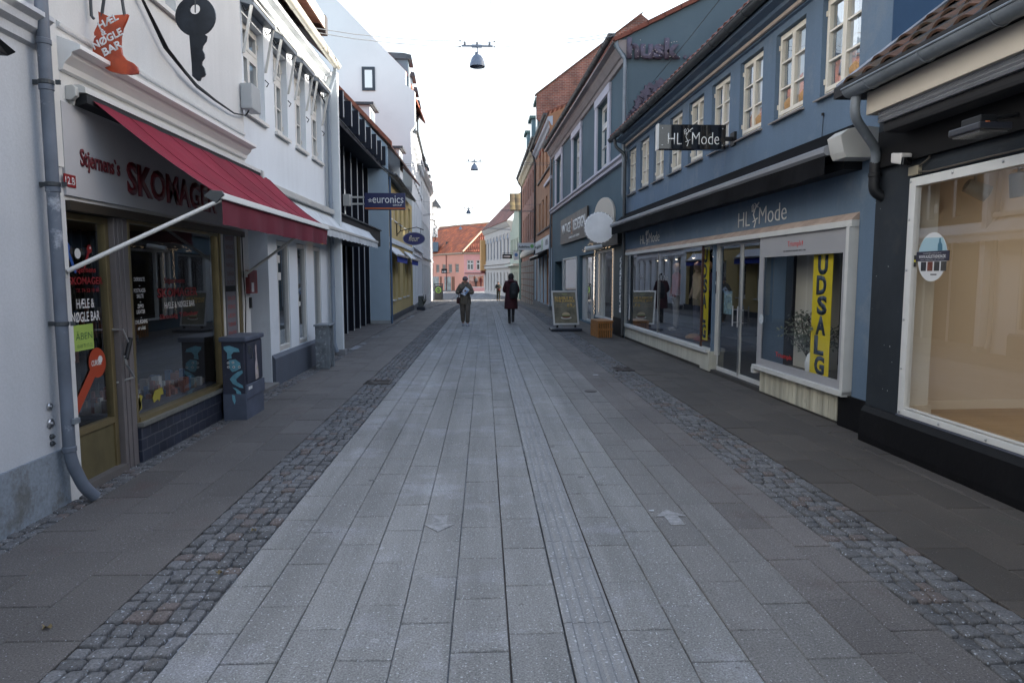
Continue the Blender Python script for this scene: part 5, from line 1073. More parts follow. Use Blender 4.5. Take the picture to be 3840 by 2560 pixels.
clay = mat('dark red clay tile', (.17, .05, .03), .8, var=.3, vs=5, stain=((.07, .04, .03), 5, .55, .8))
e0 = RB.w(0, 5.22, .40); upv = Vector((-RB.n.x*.75, -RB.n.y*.75, .66)).normalized()
pantiles(e0, RB.d, upv, 11.6, 5.7, clay, t, w=.235, h=.33, amp=.035, step=.03, name='roof', seg=5)
b = MB(); top_ = e0+upv*5.7; b.quad(top_, top_+RB.d*11.6, RB.w(11.6, 5.0, -9.2), RB.w(0, 5.0, -9.2)); b.build('back_roof', clay, t, recalc=False)
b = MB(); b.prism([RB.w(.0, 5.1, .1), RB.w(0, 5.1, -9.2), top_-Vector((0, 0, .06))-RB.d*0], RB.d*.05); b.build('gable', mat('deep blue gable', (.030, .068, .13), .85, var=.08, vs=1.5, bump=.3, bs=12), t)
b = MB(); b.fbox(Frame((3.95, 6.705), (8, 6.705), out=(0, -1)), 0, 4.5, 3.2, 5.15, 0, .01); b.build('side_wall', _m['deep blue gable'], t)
# shopfront woodwork
trim = mat('white shop trim', (.52, .52, .50), .45, var=.06, vs=4, stain=((.3, .28, .26), 6, .68)); pinkl = mat('pinkish weathered ledge', (.36, .28, .23), .8, var=.25, vs=5)
creamp = mat('cream dado panel', (.50, .49, .42), .55, var=.08, vs=3, streak=.18, stain=((.25, .22, .17), 4, .64))
sf = MB(); sf.sweep(RB, [(0, 2.24), (.10, 2.235), (.10, 2.25), (.02, 2.32), (0, 2.32)], .42, 11.25); sf.build('ledge', pinkl, t)
b = MB(); b.fbox(RB, .42, 11.22, 2.17, 2.237, -.1, .105); b.build('head_frame', trim, t, bevel=.004)
b = MB(); b.fbox(RB, 11.12, 11.2, .33, 2.2, -.06, .07); b.fbox(RB, 4.8, 11.2, .33, .40, -.06, .09); w_ = b.build('window', trim, t, bevel=.004, label='long white framed display window left of the glass doors')
b = MB(); b.quad(RB.w(5.25, .38, .02), RB.w(11.15, .38, .02), RB.w(11.15, 2.2, .02), RB.w(5.25, 2.2, .02)); b.quad(RB.w(5.25, .38, .02), RB.w(5.25, 2.2, .02), RB.w(4.85, 2.2, -.12), RB.w(4.85, .38, -.12)); b.build('pane', GL, w_, recalc=False)
b = MB(); b.fbox(RB, 5.225, 5.26, .40, 2.17, .0, .035); b.build('corner_mullion', mat('bronze mullion', (.10, .05, .04), .4, metal=.4), w_)
b = MB(); b.fbox(RB, 8.05, 8.075, .4, 2.17, -.03, .025); b.build('mullion', mat('thin grey mullion', (.25, .25, .25), .4), w_)
b = MB(); b.fbox(RB, 4.72, 4.82, .30, 2.17, -.14, -.05); b.build('door_post', trim, t)
b = MB()
for (a, c) in ((5.2, 6.5), (6.515, 8.6), (8.615, 11.15)): b.fbox(RB, a, c, .06, .315, -.02, .03)
b.build('dado', creamp, t, bevel=.003)
b = MB(); b.fbox(RB, 4.74, 5.19, .02, .36, -.12, .045); b.build('dado', creamp, t, bevel=.004)
b = MB(); b.fbox(RB, 2.74, 11.2, -.05, .055, -.12, .01); b.build('base_strip', mat('dark dirty base', (.04, .037, .035), .85, var=.3), t)
# double glass doors
dt = MB(); 
for (a, c) in ((2.80, 3.745), (3.765, 4.70)):
    d = MB(); d.fbox(RB, a, c, .03, .12, -.10, -.07); d.fbox(RB, a, a+.02, .12, 2.16, -.095, -.075); d.fbox(RB, c-.02, c, .12, 2.16, -.095, -.075); d.fbox(RB, a, c, 2.13, 2.165, -.1, -.07)
    o = d.build('door', trim, t, bevel=.003); b = MB(); b.quad(RB.w(a, .1, -.085), RB.w(c, .1, -.085), RB.w(c, 2.15, -.085), RB.w(a, 2.15, -.085)); b.build('pane', GL, o, recalc=False)
    hs = c-.09 if a < 3 else a+.09; sg = 1 if a < 3 else -1
    b = MB(); b.tube([RB.w(hs-.14*sg*0, .86, 0), RB.w(hs, 1.18, 0)], .012, 8)
    for z in (.92, 1.12): b.tube([RB.w(hs, z, -.09), RB.w(hs, z, 0)], .009, 6)
    b.build('handle', steel, o, smooth='auto')
    if a < 3:
        for (s_, e, g, w0) in ((2.98, 1.28, 1.60, .13), (3.0, .95, 1.28, .07)): sheet(RB, s_, s_+w0, e, g, -.078, paper, o, 'notice')
    else:
        sheet(RB, 4.16, 4.52, 1.02, 1.40, -.105, mat('faded poster', (.20, .30, .32), .6, var=.6, vs=14), o, 'poster')
b = MB(); b.fbox(RB, 3.73, 3.78, .1, 2.15, -.1, -.06); b.build('meeting_stile', steel, t)
q_ = sheet(RB, 4.73, 4.79, 1.35, 1.72, -.046, vb, None, 'entry_notice', .003); tag(q_, 'narrow black notice with white border beside the glass doors', 'notice'); sheet(RB, 4.74, 4.78, 1.5, 1.56, -.044, wt, q_, 'symbol', .002)
# lingerie window with grey printed surround
greyp = mat('grey printed film', (.30, .30, .31), .45, var=.04)
b = MB(); b.fbox(RB, .44, .50, .35, 2.2, -.06, .115); b.fbox(RB, .44, 2.80, .34, .40, -.06, .12); b.fbox(RB, 2.72, 2.80, .28, .36, -.06, .13); w_ = b.build('window', trim, t, bevel=.004, label='white framed window with grey surround near the street corner')
b = MB(); n_ = .07
for (a, c, e, g) in ((.50, .62, .40, 2.17), (2.62, 2.76, .40, 2.17), (.62, 2.62, 1.90, 2.17), (.62, 2.62, .40, .50)): b.fbox(RB, a, c, e, g, n_-.012, n_)
b.build('printed_surround', greyp, w_)
b = MB(); b.quad(RB.w(.6, .45, .05), RB.w(2.65, .45, .05), RB.w(2.65, 1.95, .05), RB.w(.6, 1.95, .05)); b.build('pane', glassmat('lingerie window glass', (.93, .95, .96), 1.2, 1.45), w_, recalc=False)
redt = mat('bright red lettering', (.50, .02, .02), .4)
ftext('Triumph', RB, 1.58, 1.93, 1.995, 2.085, n_+.001, redt, w_, depth=.001); ftext('THE MAKER OF LINGERIE SINCE 1886', RB, 1.45, 2.05, 1.952, 1.97, n_+.001, vb, w_, depth=.001)
b = MB(); b.prism([RB.w(1.56-.03*x, 2.01+.07*y, n_+.001) for x, y in ((.5, 0), (.2, .4), (0, .95), (.35, .8), (.5, 1.0), (.65, .8), (1, .95), (.8, .4))], RB.n*.001); b.build('emblem', redt, w_)
ftext('Triumph', RB, 1.75, 2.2, .56, .64, .052, redt, w_, depth=.001)
b = MB(); b.lathe(RB.w(2.64, 1.05, n_+.001), [(.07, 0), (.07, .001)], 20, axis=RB.n); b.lathe(RB.w(2.64, 1.05, n_+.002), [(.05, 0), (.05, .001)], 20, axis=RB.n); b.build('round_label', mat('pale round label', (.45, .5, .52), .5, var=.4, vs=60), w_)
rb = mat('ribbed cream boarding', (.47, .45, .36), .6, var=.1, vs=2, streak=.4, stain=((.22, .19, .13), 3, .62))
b = MB()
for k in range(33): b.fbox(RB, .66+.062*k, .66+.062*k+.058, .03, .335, -.05, .035+.004*(k % 2))
b.build('boarding', rb, t)
b = MB(); b.fbox(RB, .02, .62, -.05, .355, -.05, .05); b.build('plinth', blackpl, t); b = MB(); b.fbox(RB, .66, 2.74, -.05, .03, -.05, .02); b.build('base_strip', _m['dark dirty base'], t)
b = MB(); b.fbox(RB, .02, .40, .355, 2.7, .0, .03); b.build('pier', blue, t)
# interiors
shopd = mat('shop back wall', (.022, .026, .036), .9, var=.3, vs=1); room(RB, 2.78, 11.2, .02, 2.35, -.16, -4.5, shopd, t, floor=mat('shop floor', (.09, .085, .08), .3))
b = MB(); b.fbox(RB, 5.3, 11.1, .3, .40, -1.1, -.05); b.build('display_floor', mat('dark display floor', (.05, .055, .08), .5), t)
room(RB, .45, 2.74, .38, 2.19, -.32, -1.6, mat('lingerie window back', (.025, .024, .027), .9), t, floor=mat('pale display base', (.30, .27, .22), .7))
b = MB(); b.fbox(RB, 2.1, 2.62, .40, 2.15, -.75, -.40); b.build('column', mat('cream display column', (.50, .47, .40), .7), t)
b = MB(); b.fbox(RB, .52, 1.0, .40, .95, -.9, -.5); b.build('wooden_box', mat('brown box', (.22, .12, .06), .6, streak=.3), t)
# UDSALG banners
yel = mat('sale yellow', (.62, .47, .01), .55, var=.04); navl = mat('dark blue banner letters', (.02, .035, .06), .5)
def banner(a, c, e, g, n, label):
    o = MB().fbox(RB, a, c, e, g, n-.004, n).build('sale_banner', yel); tag(o, label, 'banner')
    H_ = (g-e)/6.15; z = g-.02
    for i, ch in enumerate('UDSALG'):
        wv = (c-a)*.52; off = (c-a)*(.24+.04*math.sin(i*2)); ftext(ch, RB, a+off, a+off+wv, z-H_*.97, z, n+.001, navl, o, bold=.05, depth=.001); z -= H_
banner(.98, 1.42, .45, 1.91, -.02, 'yellow UDSALG banner in the nearer grey surrounded window')
banner(5.66, 6.08, .46, 2.17, -.25, 'yellow UDSALG banner in the long display window by the doors')
# plant and bag
pb = thing('dry_branch_arrangement', 'sprawling dark leafy twigs standing in the grey surrounded window', 'plant', tuple(RB.w(1.9, .4, -.5)))
b = MB(); lv = MB(); random.seed(11)
for k in range(16):
    p = RB.w(1.78+R(-.05, .05), .42, -.24); P = [p]; dv = Vector((R(-.3, .3), R(-.8, .8), 1.6)).normalized(); dv.x = -abs(dv.x)*.3
    for j in range(5):
        dv = (dv+Vector((R(-.25, .25), R(-.35, .35), R(-.35, .05)))).normalized(); p = p+dv*R(.12, .19); P.append(p)
        if j > 1:
            for q in range(12):
                c_ = p+Vector((R(-.07, .07), R(-.09, .09), R(-.06, .06))); u1 = Vector((R(-1, 1), R(-1, 1), R(-1, 1))).normalized()*R(.02, .045); u2 = u1.orthogonal().normalized()*.014; lv.quad(c_-u1, c_+u2, c_+u1, c_-u2)
    b.tube(P, .0045, 4)
b.build('twigs', mat('dark twig', (.05, .04, .03), .8), pb); lv.build('leaves', mat('dull grey green leaves', (.09, .10, .07), .7, var=.3, vs=30), pb, recalc=False)
b = MB(); b.lathe(RB.w(1.60, .40, -.2), [(.10, 0), (.13, .06), (.14, .16), (.11, .26), (.05, .33), (.02, .36)], 18); o = b.build('white_bag', mat('creased white plastic', (.60, .60, .58), .6, bump=.9, bs=16), smooth=True); tag(o, 'white plastic bag slumped behind the foot of the yellow banner', 'bag')
# mannequins
skin_m = mat('mannequin beige', (.42, .28, .20), .5)
def mannequin(F, s, h, n, label, cloth, legc, ht=1.72, headless=False, turn=0):
    t_ = thing('mannequin', label, 'mannequin', tuple(F.w(s, h, n))); k = ht/1.72; c = F.w(s, h, n); dd_ = F.d
    def L_(P, cc, nm, K=16, sq=.62):
        b = MB(); i0 = 0
        for (z, w, off) in P:
            for a in range(K): an = 2*math.pi*a/K; b.v.append(c + dd_*(math.cos(an)*w*k+off*k) + F.n*(math.sin(an)*w*sq*k) + Vector((0, 0, z*k)))
        for r_ in range(len(P)-1):
            for a in range(K): b.f.append((r_*K+a, r_*K+(a+1) % K, (r_+1)*K+(a+1) % K, (r_+1)*K+a))
        b.f.append(tuple(range(K))); b.f.append(tuple(range((len(P)-1)*K, len(P)*K))); return b.build(nm, cc, t_, smooth='auto')
    L_([(.86, .165, 0), (.95, .17, 0), (1.08, .135, 0), (1.25, .165, 0), (1.38, .185, 0), (1.44, .13, 0), (1.47, .06, 0)], cloth, 'torso')
    if not headless: L_([(1.44, .055, 0), (1.51, .05, 0), (1.54, .075, 0), (1.60, .088, 0), (1.67, .075, 0), (1.71, .03, 0)], skin_m, 'head', sq=1.1)
    for sg in (-1, 1):
        b = MB(); b.tube([c+dd_*(sg*.085*k)+Vector((0, 0, z*k)) for z in (.9, .5, .08)], [.085*k, .058*k, .04*k], 10); b.tube([c+dd_*(sg*.085*k)+Vector((0, 0, .05*k)), c+dd_*(sg*.085*k)+F.n*.16*k+Vector((0, 0, .02*k))], [.045*k, .03*k], 8); b.build('leg', legc, t_, smooth=True)
        b = MB(); b.tube([c+dd_*(sg*.175*k)+Vector((0, 0, 1.38*k)), c+dd_*(sg*.235*k)+F.n*.02+Vector((0, 0, 1.1*k)), c+dd_*(sg*.22*k)+F.n*.10+Vector((0, 0, .85*k))], [.05*k, .04*k, .028*k], 8); b.build('arm', cloth, t_, smooth=True)
    b = MB(); b.lathe(c, [(.15, 0), (.15, .012), (.02, .02)], 18); b.build('stand', steel, t_)
    return t_
cl = lambda n_, c_: mat(n_, c_, .85, var=.15, vs=6)
mannequin(RB, 8.9, .40, -.65, 'mannequin in a coral red blouse behind the long shop window', cl('coral cloth', (.30, .05, .05)), cl('pale trousers', (.35, .33, .32)), 1.55)
mannequin(RB, 7.6, .40, -.7, 'mannequin in a beige top behind the long shop window', cl('beige cloth', (.36, .28, .22)), cl('dark trousers', (.03, .03, .05)), 1.55)
mannequin(RB, 6.7, .40, -.6, 'mannequin in a dark purple dress next to the far yellow banner', cl('dark purple cloth', (.05, .03, .06)), cl('dark trousers', (.03, .03, .05)), 1.55)
mannequin(RB, .85, .40, -.55, 'pale mannequin half hidden behind the nearer yellow banner', cl('blush cloth', (.46, .33, .27)), cl('dark trousers', (.03, .03, .05)), 1.42)
for (k, c_) in ((0, (.25, .06, .04)), (1, (.30, .16, .08))): b = MB(); b.lathe(RB.w(6.2+.5*k, .40, -.35), [(.16, 0), (.18, .04), (.10, .09), (.02, .1)], 14); o = b.build('folded_scarf', cl('scarf %d' % k, c_), smooth=True); tag(o, ('dark red' if k == 0 else 'brown')+' folded scarf on the display floor by the far banner', 'scarf')
for k, s in enumerate((6.4, 7.6, 8.8, 9.6, 10.3)):
    lt = thing('ceiling_spot', 'tiny lit spotlight under the ceiling of the long shop window', 'spotlight', tuple(RB.w(s, 2.1, -.6)), group='spotlights in the fashion shop')
    b = MB(); b.lathe(RB.w(s, 2.02, -.6), [(.035, 0), (.045, .06), (.02, .11)], 12); b.build('shade', white_plain, lt); b = MB(); b.lathe(RB.w(s, 2.015, -.6), [(.03, 0), (.0, -.004)], 10); b.build('bulb', mat('small lit bulb', (1, .9, .8), .5, emit=((1, .85, .65), 5)), lt)
# painted names on the wall and projecting sign
def hlmode(F_, s0, s1, h0, h1, n, m_, par, right=None, up=None, origin=None):
    """HL, ornament, Mode in proportion along a baseline"""
    if F_ is not None: right = F_.rd(); up = Vector((0, 0, 1)); a, b_ = F_.w(s0, h0, n), F_.w(s1, h0, n); origin = a if (b_-a).dot(right) > 0 else b_; W = abs(s1-s0)
    else: W = s1
    H = h1-h0 if F_ is not None else h1; right = Vector(right); up = Vector(up)
    text('HL', origin, right, up, W*.27, H*.72, m_, par, bold=-.012, depth=.004); text('Mode', origin+right*W*.47, right, up, W*.53, H*.78, m_, par, bold=-.012, depth=.004)
    b = MB(); nn_ = right.cross(up)*.003; o_ = origin+right*W*.30+nn_
    def p(x, y): return o_+right*(x*W*.16)+up*(y*H)
    for P in ([(.45, -.12), (.62, .15), (.45, .32), (.30, .5), (.42, .68), (.60, .82), (1.0, 1.02)], [(.25, .16), (.55, .22), (.85, .30)], [(.42, .68), (.12, .66), (.08, .9), (.25, 1.0)], [(.45, .62), (.25, .80), (.35, .93)], [(.60, .80), (.62, .95), (.45, 1.02)], [(.7, .86), (.9, .82)]): b.tube([p(*q) for q in P], W*.0055, 5)
    b.build('flower_ornament', m_, par)
letw = mat('pale stone lettering', (.74, .73, .70), .6)
hlmode(RB, SB(8.85), SB(10.45), 2.38, 2.68, .004, letw, t); hlmode(RB, SB(14.8), SB(16.45), 2.40, 2.68, .004, letw, t)
for (a, c) in ((8.05-.75, 8.05-.15), (9.3, 9.9)): hlmode(RB, a, c, 1.55, 1.70, .022, mat('window lettering', (.40, .42, .45), .5), t)
t = thing('black_projecting_sign', 'glossy black projecting sign with white name and flower ornament', 'sign', (3.9, 10.65, 3.9)); YS_ = 10.65
x0, z0 = Dy(1512, 347, YS_); x1, z1 = Dy(1668, 287, YS_); z0b = z0+.02
glossb = mat('gloss black acrylic', (.006, .007, .01), .04, spec=.8)
b = MB(); b.box(x0, x1, YS_, YS_+.12, z0+.03, z1+.0); bd = b.build('box', glossb, t, bevel=.006)
b = MB(); b.box(x0-.015, x0+.003, YS_-.01, YS_+.13, z0+.02, z1+.01); b.build('edge_trim', steel, bd)
hlmode(None, None, (x1-x0)*.76, None, (z1-z0)*.58, None, mat('white sign letters', (.78, .78, .76), .4), bd, right=(1, 0, 0), up=(0, 0, 1), origin=Vector((x0+(x1-x0)*.14, YS_-.001, z0+.03+(z1-z0)*.18)))
b = MB(); b.box(x1, 3.9, YS_+.04, YS_+.09, (z0+z1)/2-.03, (z0+z1)/2+.03); b.build('arm', black_metal, t); b = MB(); b.box(3.86, 3.9, YS_-.02, YS_+.16, (z0+z1)/2-.10, (z0+z1)/2+.10); b.build('wall_plate', black_metal, t)
b = MB()
for (x, z) in ((x0+.06, z0+.09), (x1-.05, z0+.09), (x0+.06, z1-.06), (x1-.05, z1-.06), ((x0+x1)/2, z1-.06)): bolt(b, (x, YS_, z), (0, -1, 0), .010, .004)
b.build('screws', steel, bd)
# black awning over the blue shop
aw = thing('black_awning', 'long closed black awning with pale front bar over the blue shop', 'awning', tuple(RB.w(6, 3, .3)))
AC = mat('black awning cloth dusty', (.008, .008, .009), .95, spec=.08, var=.3, vs=2)
b = MB(); b.sweep(RB, [(.0, 2.86), (.0, 3.24), (.05, 3.25), (.30, 3.04), (.34, 2.96), (.28, 2.90), (.05, 2.86)], .45, 11.25); b.build('fabric_roll', AC, aw)
b = MB(); K = 60
for k in range(K+1): s = .46+10.76*k/K; b.v += [RB.w(s, 2.93, .40), RB.w(s, 2.70+.008*math.sin(k*1.7), .405+.012*math.sin(k*.8))]
for k in range(K): b.f.append((2*k, 2*k+1, 2*k+3, 2*k+2))
b.build('valance', AC, aw, recalc=False)
b = MB(); b.sweep(RB, [(.34, 2.91), (.40, 2.90), (.43, 2.93), (.43, 2.98), (.38, 3.01), (.34, 2.99)], .44, 11.3); b.build('front_bar', mat('pale grey bar', (.24, .25, .27), .45, metal=.3, var=.1), aw)
b = MB(); b.sweep(RB, [(.0, 2.84), (.0, 3.14), (.16, 3.155), (.32, 3.12), (.40, 3.06), (.36, 2.90), (.33, 2.84)], .18, .44); b.build('end_housing', mat('pale grey housing', (.48, .48, .46), .5, var=.06, stain=((.3, .3, .29), 4, .66)), aw, bevel=.006)
b = MB(); b.sweep(RB, [(.0, 2.86), (.0, 3.14), (.36, 3.05), (.38, 2.95)], 11.25, 11.35); b.build('end_housing', mat('pinkish end housing', (.42, .38, .35), .5), aw)
b = MB(); b.fbox(RB, .45, 11.25, 2.76, 2.86, .0, .20); b.build('back_rail', black_metal, aw)
b = MB(); b.tube([(3.95, 8.0, 3.5), (3.95, 8.02, 3.2)], .004, 5); b.lathe((3.94, 8.0, 3.5), [(.015, 0), (.015, .03)], 8); tag(b.build('wire_hook', black_metal), 'short dark wire hanging from a hook on the blue wall', 'hook')
# ---- slate blue burger bar house
GLD = glassmat('shaded shop glass', (.9, .93, .95), .8, 1.4)
RC = Frame((3.73, 18.02), (3.33, 33.65)); SC_ = lambda y: (y-18.02)
sblue = mat('slate blue render', (.056, .098, .125), .82, var=.09, vs=.8, bump=.2, bs=16, grain=.05, gs=60, stain=((.075, .105, .13), .7, .56, .5))
gsl = mat('grey teal gable render', (.085, .125, .15), .85, var=.08, vs=.5, bump=.2, bs=12, stain=((.11, .15, .17), .5, .56, .6))
lilac = mat('pale lilac window surround', (.47, .46, .52), .7, var=.05)
t = thing('slate_blue_house', 'slate blue house with three tall white framed windows and a bulky cornice', 'house', (3.6, 25, 0))
UC = [(2.35, 4.05), (7.3, 9.0), (12.25, 13.95)]
LC = [(1.3, 3.85, .33, 2.42, .12), (4.4, 7.4, .03, 2.38, .2), (7.9, 11.6, .45, 2.38, .12), (12.1, 14.5, -.2, 2.3, .7)]
wall(RC, 0, 15.6, -.35, 7.05, [(a, c, 4.95, 6.9, .16) for a, c in UC]+LC, sblue, t, depth=9.4)
for a, c in UC:
    win(RC, a, c, 4.96, 6.88, t, white_wood, cols=2, bars=1, transom=6.25, rec=.13, curtain=.8, fw=.07, glass=GLU)
    b = MB(); b.fbox(RC, a-.3, a, 4.9, 7.0, 0, .06); b.fbox(RC, c, c+.3, 4.9, 7.0, 0, .06); b.fbox(RC, a-.3, c+.3, 6.92, 7.18, 0, .08); b.build('surround', lilac, t, bevel=.01)
sweepo(RC, [(0, 7.2), (.06, 7.22), (.1, 7.32), (.14, 7.34), (.26, 7.5), (.28, 7.56), (.42, 7.58), (.42, 7.64), (0, 7.66)], -.02, 15.55, mat('dusty cornice', (.30, .27, .27), .75, var=.12, vs=2), t, 'cornice')
b = MB(); b.fbox(RC, 0, 15.6, 7.05, 7.66, -.3, .0); b.build('upper_wall', sblue, t)
b = MB(); b.sweep(RC, [(0, 4.62), (.09, 4.64), (.10, 4.72), (.16, 4.76), (.16, 4.82), (0, 4.88)], 0, 15.6); b.build('string_course', lilac, t)
gutter(RC, -.05, 15.5, 7.80, .44, .09, zinc_dark, t, strap=.7)
b = MB(); b.prism([(3.71, 18.0, 7.0), (3.35, 18.0, 7.50), (3.36, 18.0, 7.62), (8.7, 18.0, 10.22), (14.1, 18.0, 7.6), (14.1, 18.0, 0), (3.76, 18.0, 0)], (0, .05, 0)); b.build('gable', gsl, t)
rft = tilemat('clay roof tiles', (.20, .06, .035), (.15, .05, .03))
b = MB(); b.hexa([(3.3, 17.93, 7.60), (3.0, 33.6, 7.60), (8.7, 33.6, 10.24), (8.7, 17.93, 10.24), (3.3, 17.93, 7.68), (3.0, 33.6, 7.68), (8.7, 33.6, 10.32), (8.7, 17.93, 10.32)]); b.build('roof', rft, t)
b = MB()
for k in range(13): x = 3.35+.42*k; z = 7.66+(x-3.35)*.4865; b.hexa([(x, 17.90, z-.07), (x+.44, 17.90, z+.13), (x+.44, 18.12, z+.13), (x, 18.12, z-.07), (x, 17.90, z), (x+.44, 17.90, z+.21), (x+.44, 18.12, z+.21), (x, 18.12, z)])
b.build('verge', clay, t)
b = MB(); b.box(8.7, 14.1, 18.05, 33.6, 0, 7.6); b.build('rear_wall', sblue, t)
downpipe([(3.40, 18.0, 7.72), (3.42, 17.97, 7.45), (3.62, 17.93, 7.15), (3.62, 17.93, 3.75), (3.66, 17.9, 3.6), (3.66, 17.9, .1)], .045, zinc, t, collars=[(3.62, 17.93, z) for z in (6.4, 5.2)])
downpipe([(3.36, 17.82, 5.12), (3.38, 17.8, 4.95), (3.62, 17.72, 4.72), (3.60, 17.66, 4.5), (3.60, 17.66, .1)], .04, zinc_dark, FS)
# gable writing and tree relief in dark purple
purp = mat('dark purple relief', (.085, .07, .10), .6, var=.25, vs=9); led = mat('tiny lamp', (.4, .36, .36), .5, emit=((1, .9, .7), .02))
gt = thing('gable_sign', 'dark purple studded word husk with dots fixed high on the grey teal gable', 'sign', (4.2, 17.9, 7.3))
o = text('husk', (3.66, 17.94, 7.16), (1, 0, 0), (0, 0, 1), 1.38, .52, purp, gt, bold=.045, depth=.05)
b = MB()
for k in range(3): b.lathe((5.16+.14*k, 17.94, 7.22), [(.045, 0), (.045, .05)], 12, axis=(0, -1, 0))
b.build('dots', purp, gt)
b = MB(); random.seed(4)
for k in range(30): x = 3.72+1.3*R(0, 1); z = 7.2+.45*R(0, 1)*(1 if k % 3 else .2); b.lathe((x, 17.89, z), [(.012, 0), (.008, .012)], 6, axis=(0, -1, 0))
b.build('studs', led, gt)
tr = thing('tree_relief', 'dark purple cut out tree ornament on the grey teal gable above the tiled edge', 'wall ornament', (4.1, 17.9, 6))
random.seed(12); b = MB(); th = 0
for (cx_, cz_, r_, sd_) in ((4.62, 6.42, .27, 0), (4.34, 6.30, .27, .012), (4.12, 6.08, .22, .024), (3.98, 5.85, .17, .036), (3.80, 5.62, .17, .048), (3.74, 5.36, .13, .06)):
    P = []
    for k in range(30): a = 2*math.pi*k/30; rr = r_*(1+.13*math.sin(k*2.4)+.08*math.sin(k*5.1)); P.append((cx_+rr*math.cos(a), 17.94-sd_*.2, cz_+rr*math.sin(a)))
    b.prism(P, (0, .05, 0))
b.build('crown', purp, tr)
b = MB()
for k in range(46): a, c = random.choice([(4.6, 6.42), (4.34, 6.28), (4.12, 6.05), (3.8, 5.62), (3.95, 5.85)]); x, z = a+R(-.22, .22), c+R(-.2, .2); b.tube([(x, 17.915, z), (x+R(-.08, .08), 17.91, z+R(-.08, .08)), (x+R(-.1, .1), 17.915, z+R(-.1, .1))], .012, 4)
b.build('branches', mat('near black purple', (.018, .012, .03), .6), tr)
# shopfront
for (a, c, e, g) in ((1.3, 3.85, .33, 2.42), (7.9, 11.6, .45, 2.38)):
    b = MB(); b.fbox(RC, a, a+.07, e, g, -.08, .03); b.fbox(RC, c-.07, c, e, g, -.08, .03); b.fbox(RC, a, c, g-.07, g, -.08, .03); b.fbox(RC, a-.02, c+.02, e, e+.06, -.08, .06)
    if a < 2: b.fbox(RC, 2.95, 3.02, e+.06, g-.07, -.08, .02); b.fbox(RC, 3.4, 3.5, e+.06, g-.07, -.08, .04)
    w_ = b.build('window', trim, t, bevel=.004); b = MB(); b.quad(RC.w(a, e, -.03), RC.w(c, e, -.03), RC.w(c, g, -.03), RC.w(a, g, -.03)); b.build('pane', GLD, w_, recalc=False)
for (a, c) in ((4.45, 5.55), (5.57, 6.67)):
    b = MB(); b.fbox(RC, a, a+.05, .03, 2.36, -.19, -.14); b.fbox(RC, c-.05, c, .03, 2.36, -.19, -.14); b.fbox(RC, a, c, .03, .1, -.19, -.14); b.fbox(RC, a, c, 2.29, 2.36, -.19, -.14); o = b.build('door', trim, t)
    b = MB(); b.quad(RC.w(a, .05, -.165), RC.w(c, .05, -.165), RC.w(c, 2.3, -.165), RC.w(a, 2.3, -.165)); b.build('pane', GL, o, recalc=False)
    if a < 5: b = MB(); b.tube([RC.w(5.42, .85, -.14), RC.w(5.42, .85, -.06), RC.w(5.42, 1.3, -.06), RC.w(5.42, 1.3, -.14)], .014, 8); b.tube([RC.w(5.30, .85, -.06), RC.w(5.42, .85, -.06)], .014, 8); b.tube([RC.w(5.30, 1.3, -.06), RC.w(5.42, 1.3, -.06)], .014, 8); b.tube([RC.w(5.30, .85, -.06), RC.w(5.30, 1.3, -.06)], .014, 8); b.build('handle', steel, o)
b = MB(); b.fbox(RC, 6.7, 7.38, .03, 2.36, -.18, -.12); b.build('side_panel', trim, t)
room(RC, .2, 12, .0, 2.5, -.22, -4, mat('burger bar wall', (.10, .09, .085), .9, var=.3), t)
b = MB(); b.fbox(RC, 12.15, 14.45, -.2, 2.28, -.72, -.70); b.build('dark_doorway', mat('navy door', (.012, .02, .032), .6), t)
b = MB(); b.fbox(RC, .05, 1.22, -.1, .5, 0, .05); b.build('pier_base', blackpl, t)
b = MB(); b.fbox(RC, .02, 1.22, .5, 2.6, 0, .035); b.build('pier', mat('dark teal pier', (.035, .055, .062), .6, var=.1), t)
b = MB(); b.fbox(RC, .1, 4.3, 2.48, 2.78, 0, .2); b.build('awning_box', black_metal, t)
o = text('BURGERBAR', RC.w(.28, .66, .038), (0, 0, 1), RC.d, 1.52, .20, wt, t, bold=.03, depth=.004)
t = thing('shop_board', 'long dark picture board lettered VINTAGE and REDESIGN on the slate blue wall', 'sign', tuple(RC.w(8.7, 3.5, 0)))
b = MB(); b.fbox(RC, 5.45, 12.0, 2.98, 4.02, .02, .08); bd = b.build('board', mat('dark photo print', (.04, .035, .035), .5, var=.6, vs=1.3, stain=((.11, .12, .14), .9, .56, .8)), t)
ftext('VINTAGE', RC, 9.15, 11.6, 3.36, 3.78, .082, white_plain, bd, bold=.02); ftext('REDESIGN', RC, 5.8, 8.5, 3.36, 3.78, .082, white_plain, bd, bold=.02); ftext('&', RC, 8.6, 9.0, 3.25, 3.88, .082, mat('brown ampersand', (.35, .18, .1), .5), bd)
ftext('GENBRUG & NYT DESIGN', RC, 7.0, 9.6, 3.12, 3.2, .082, white_plain, bd)
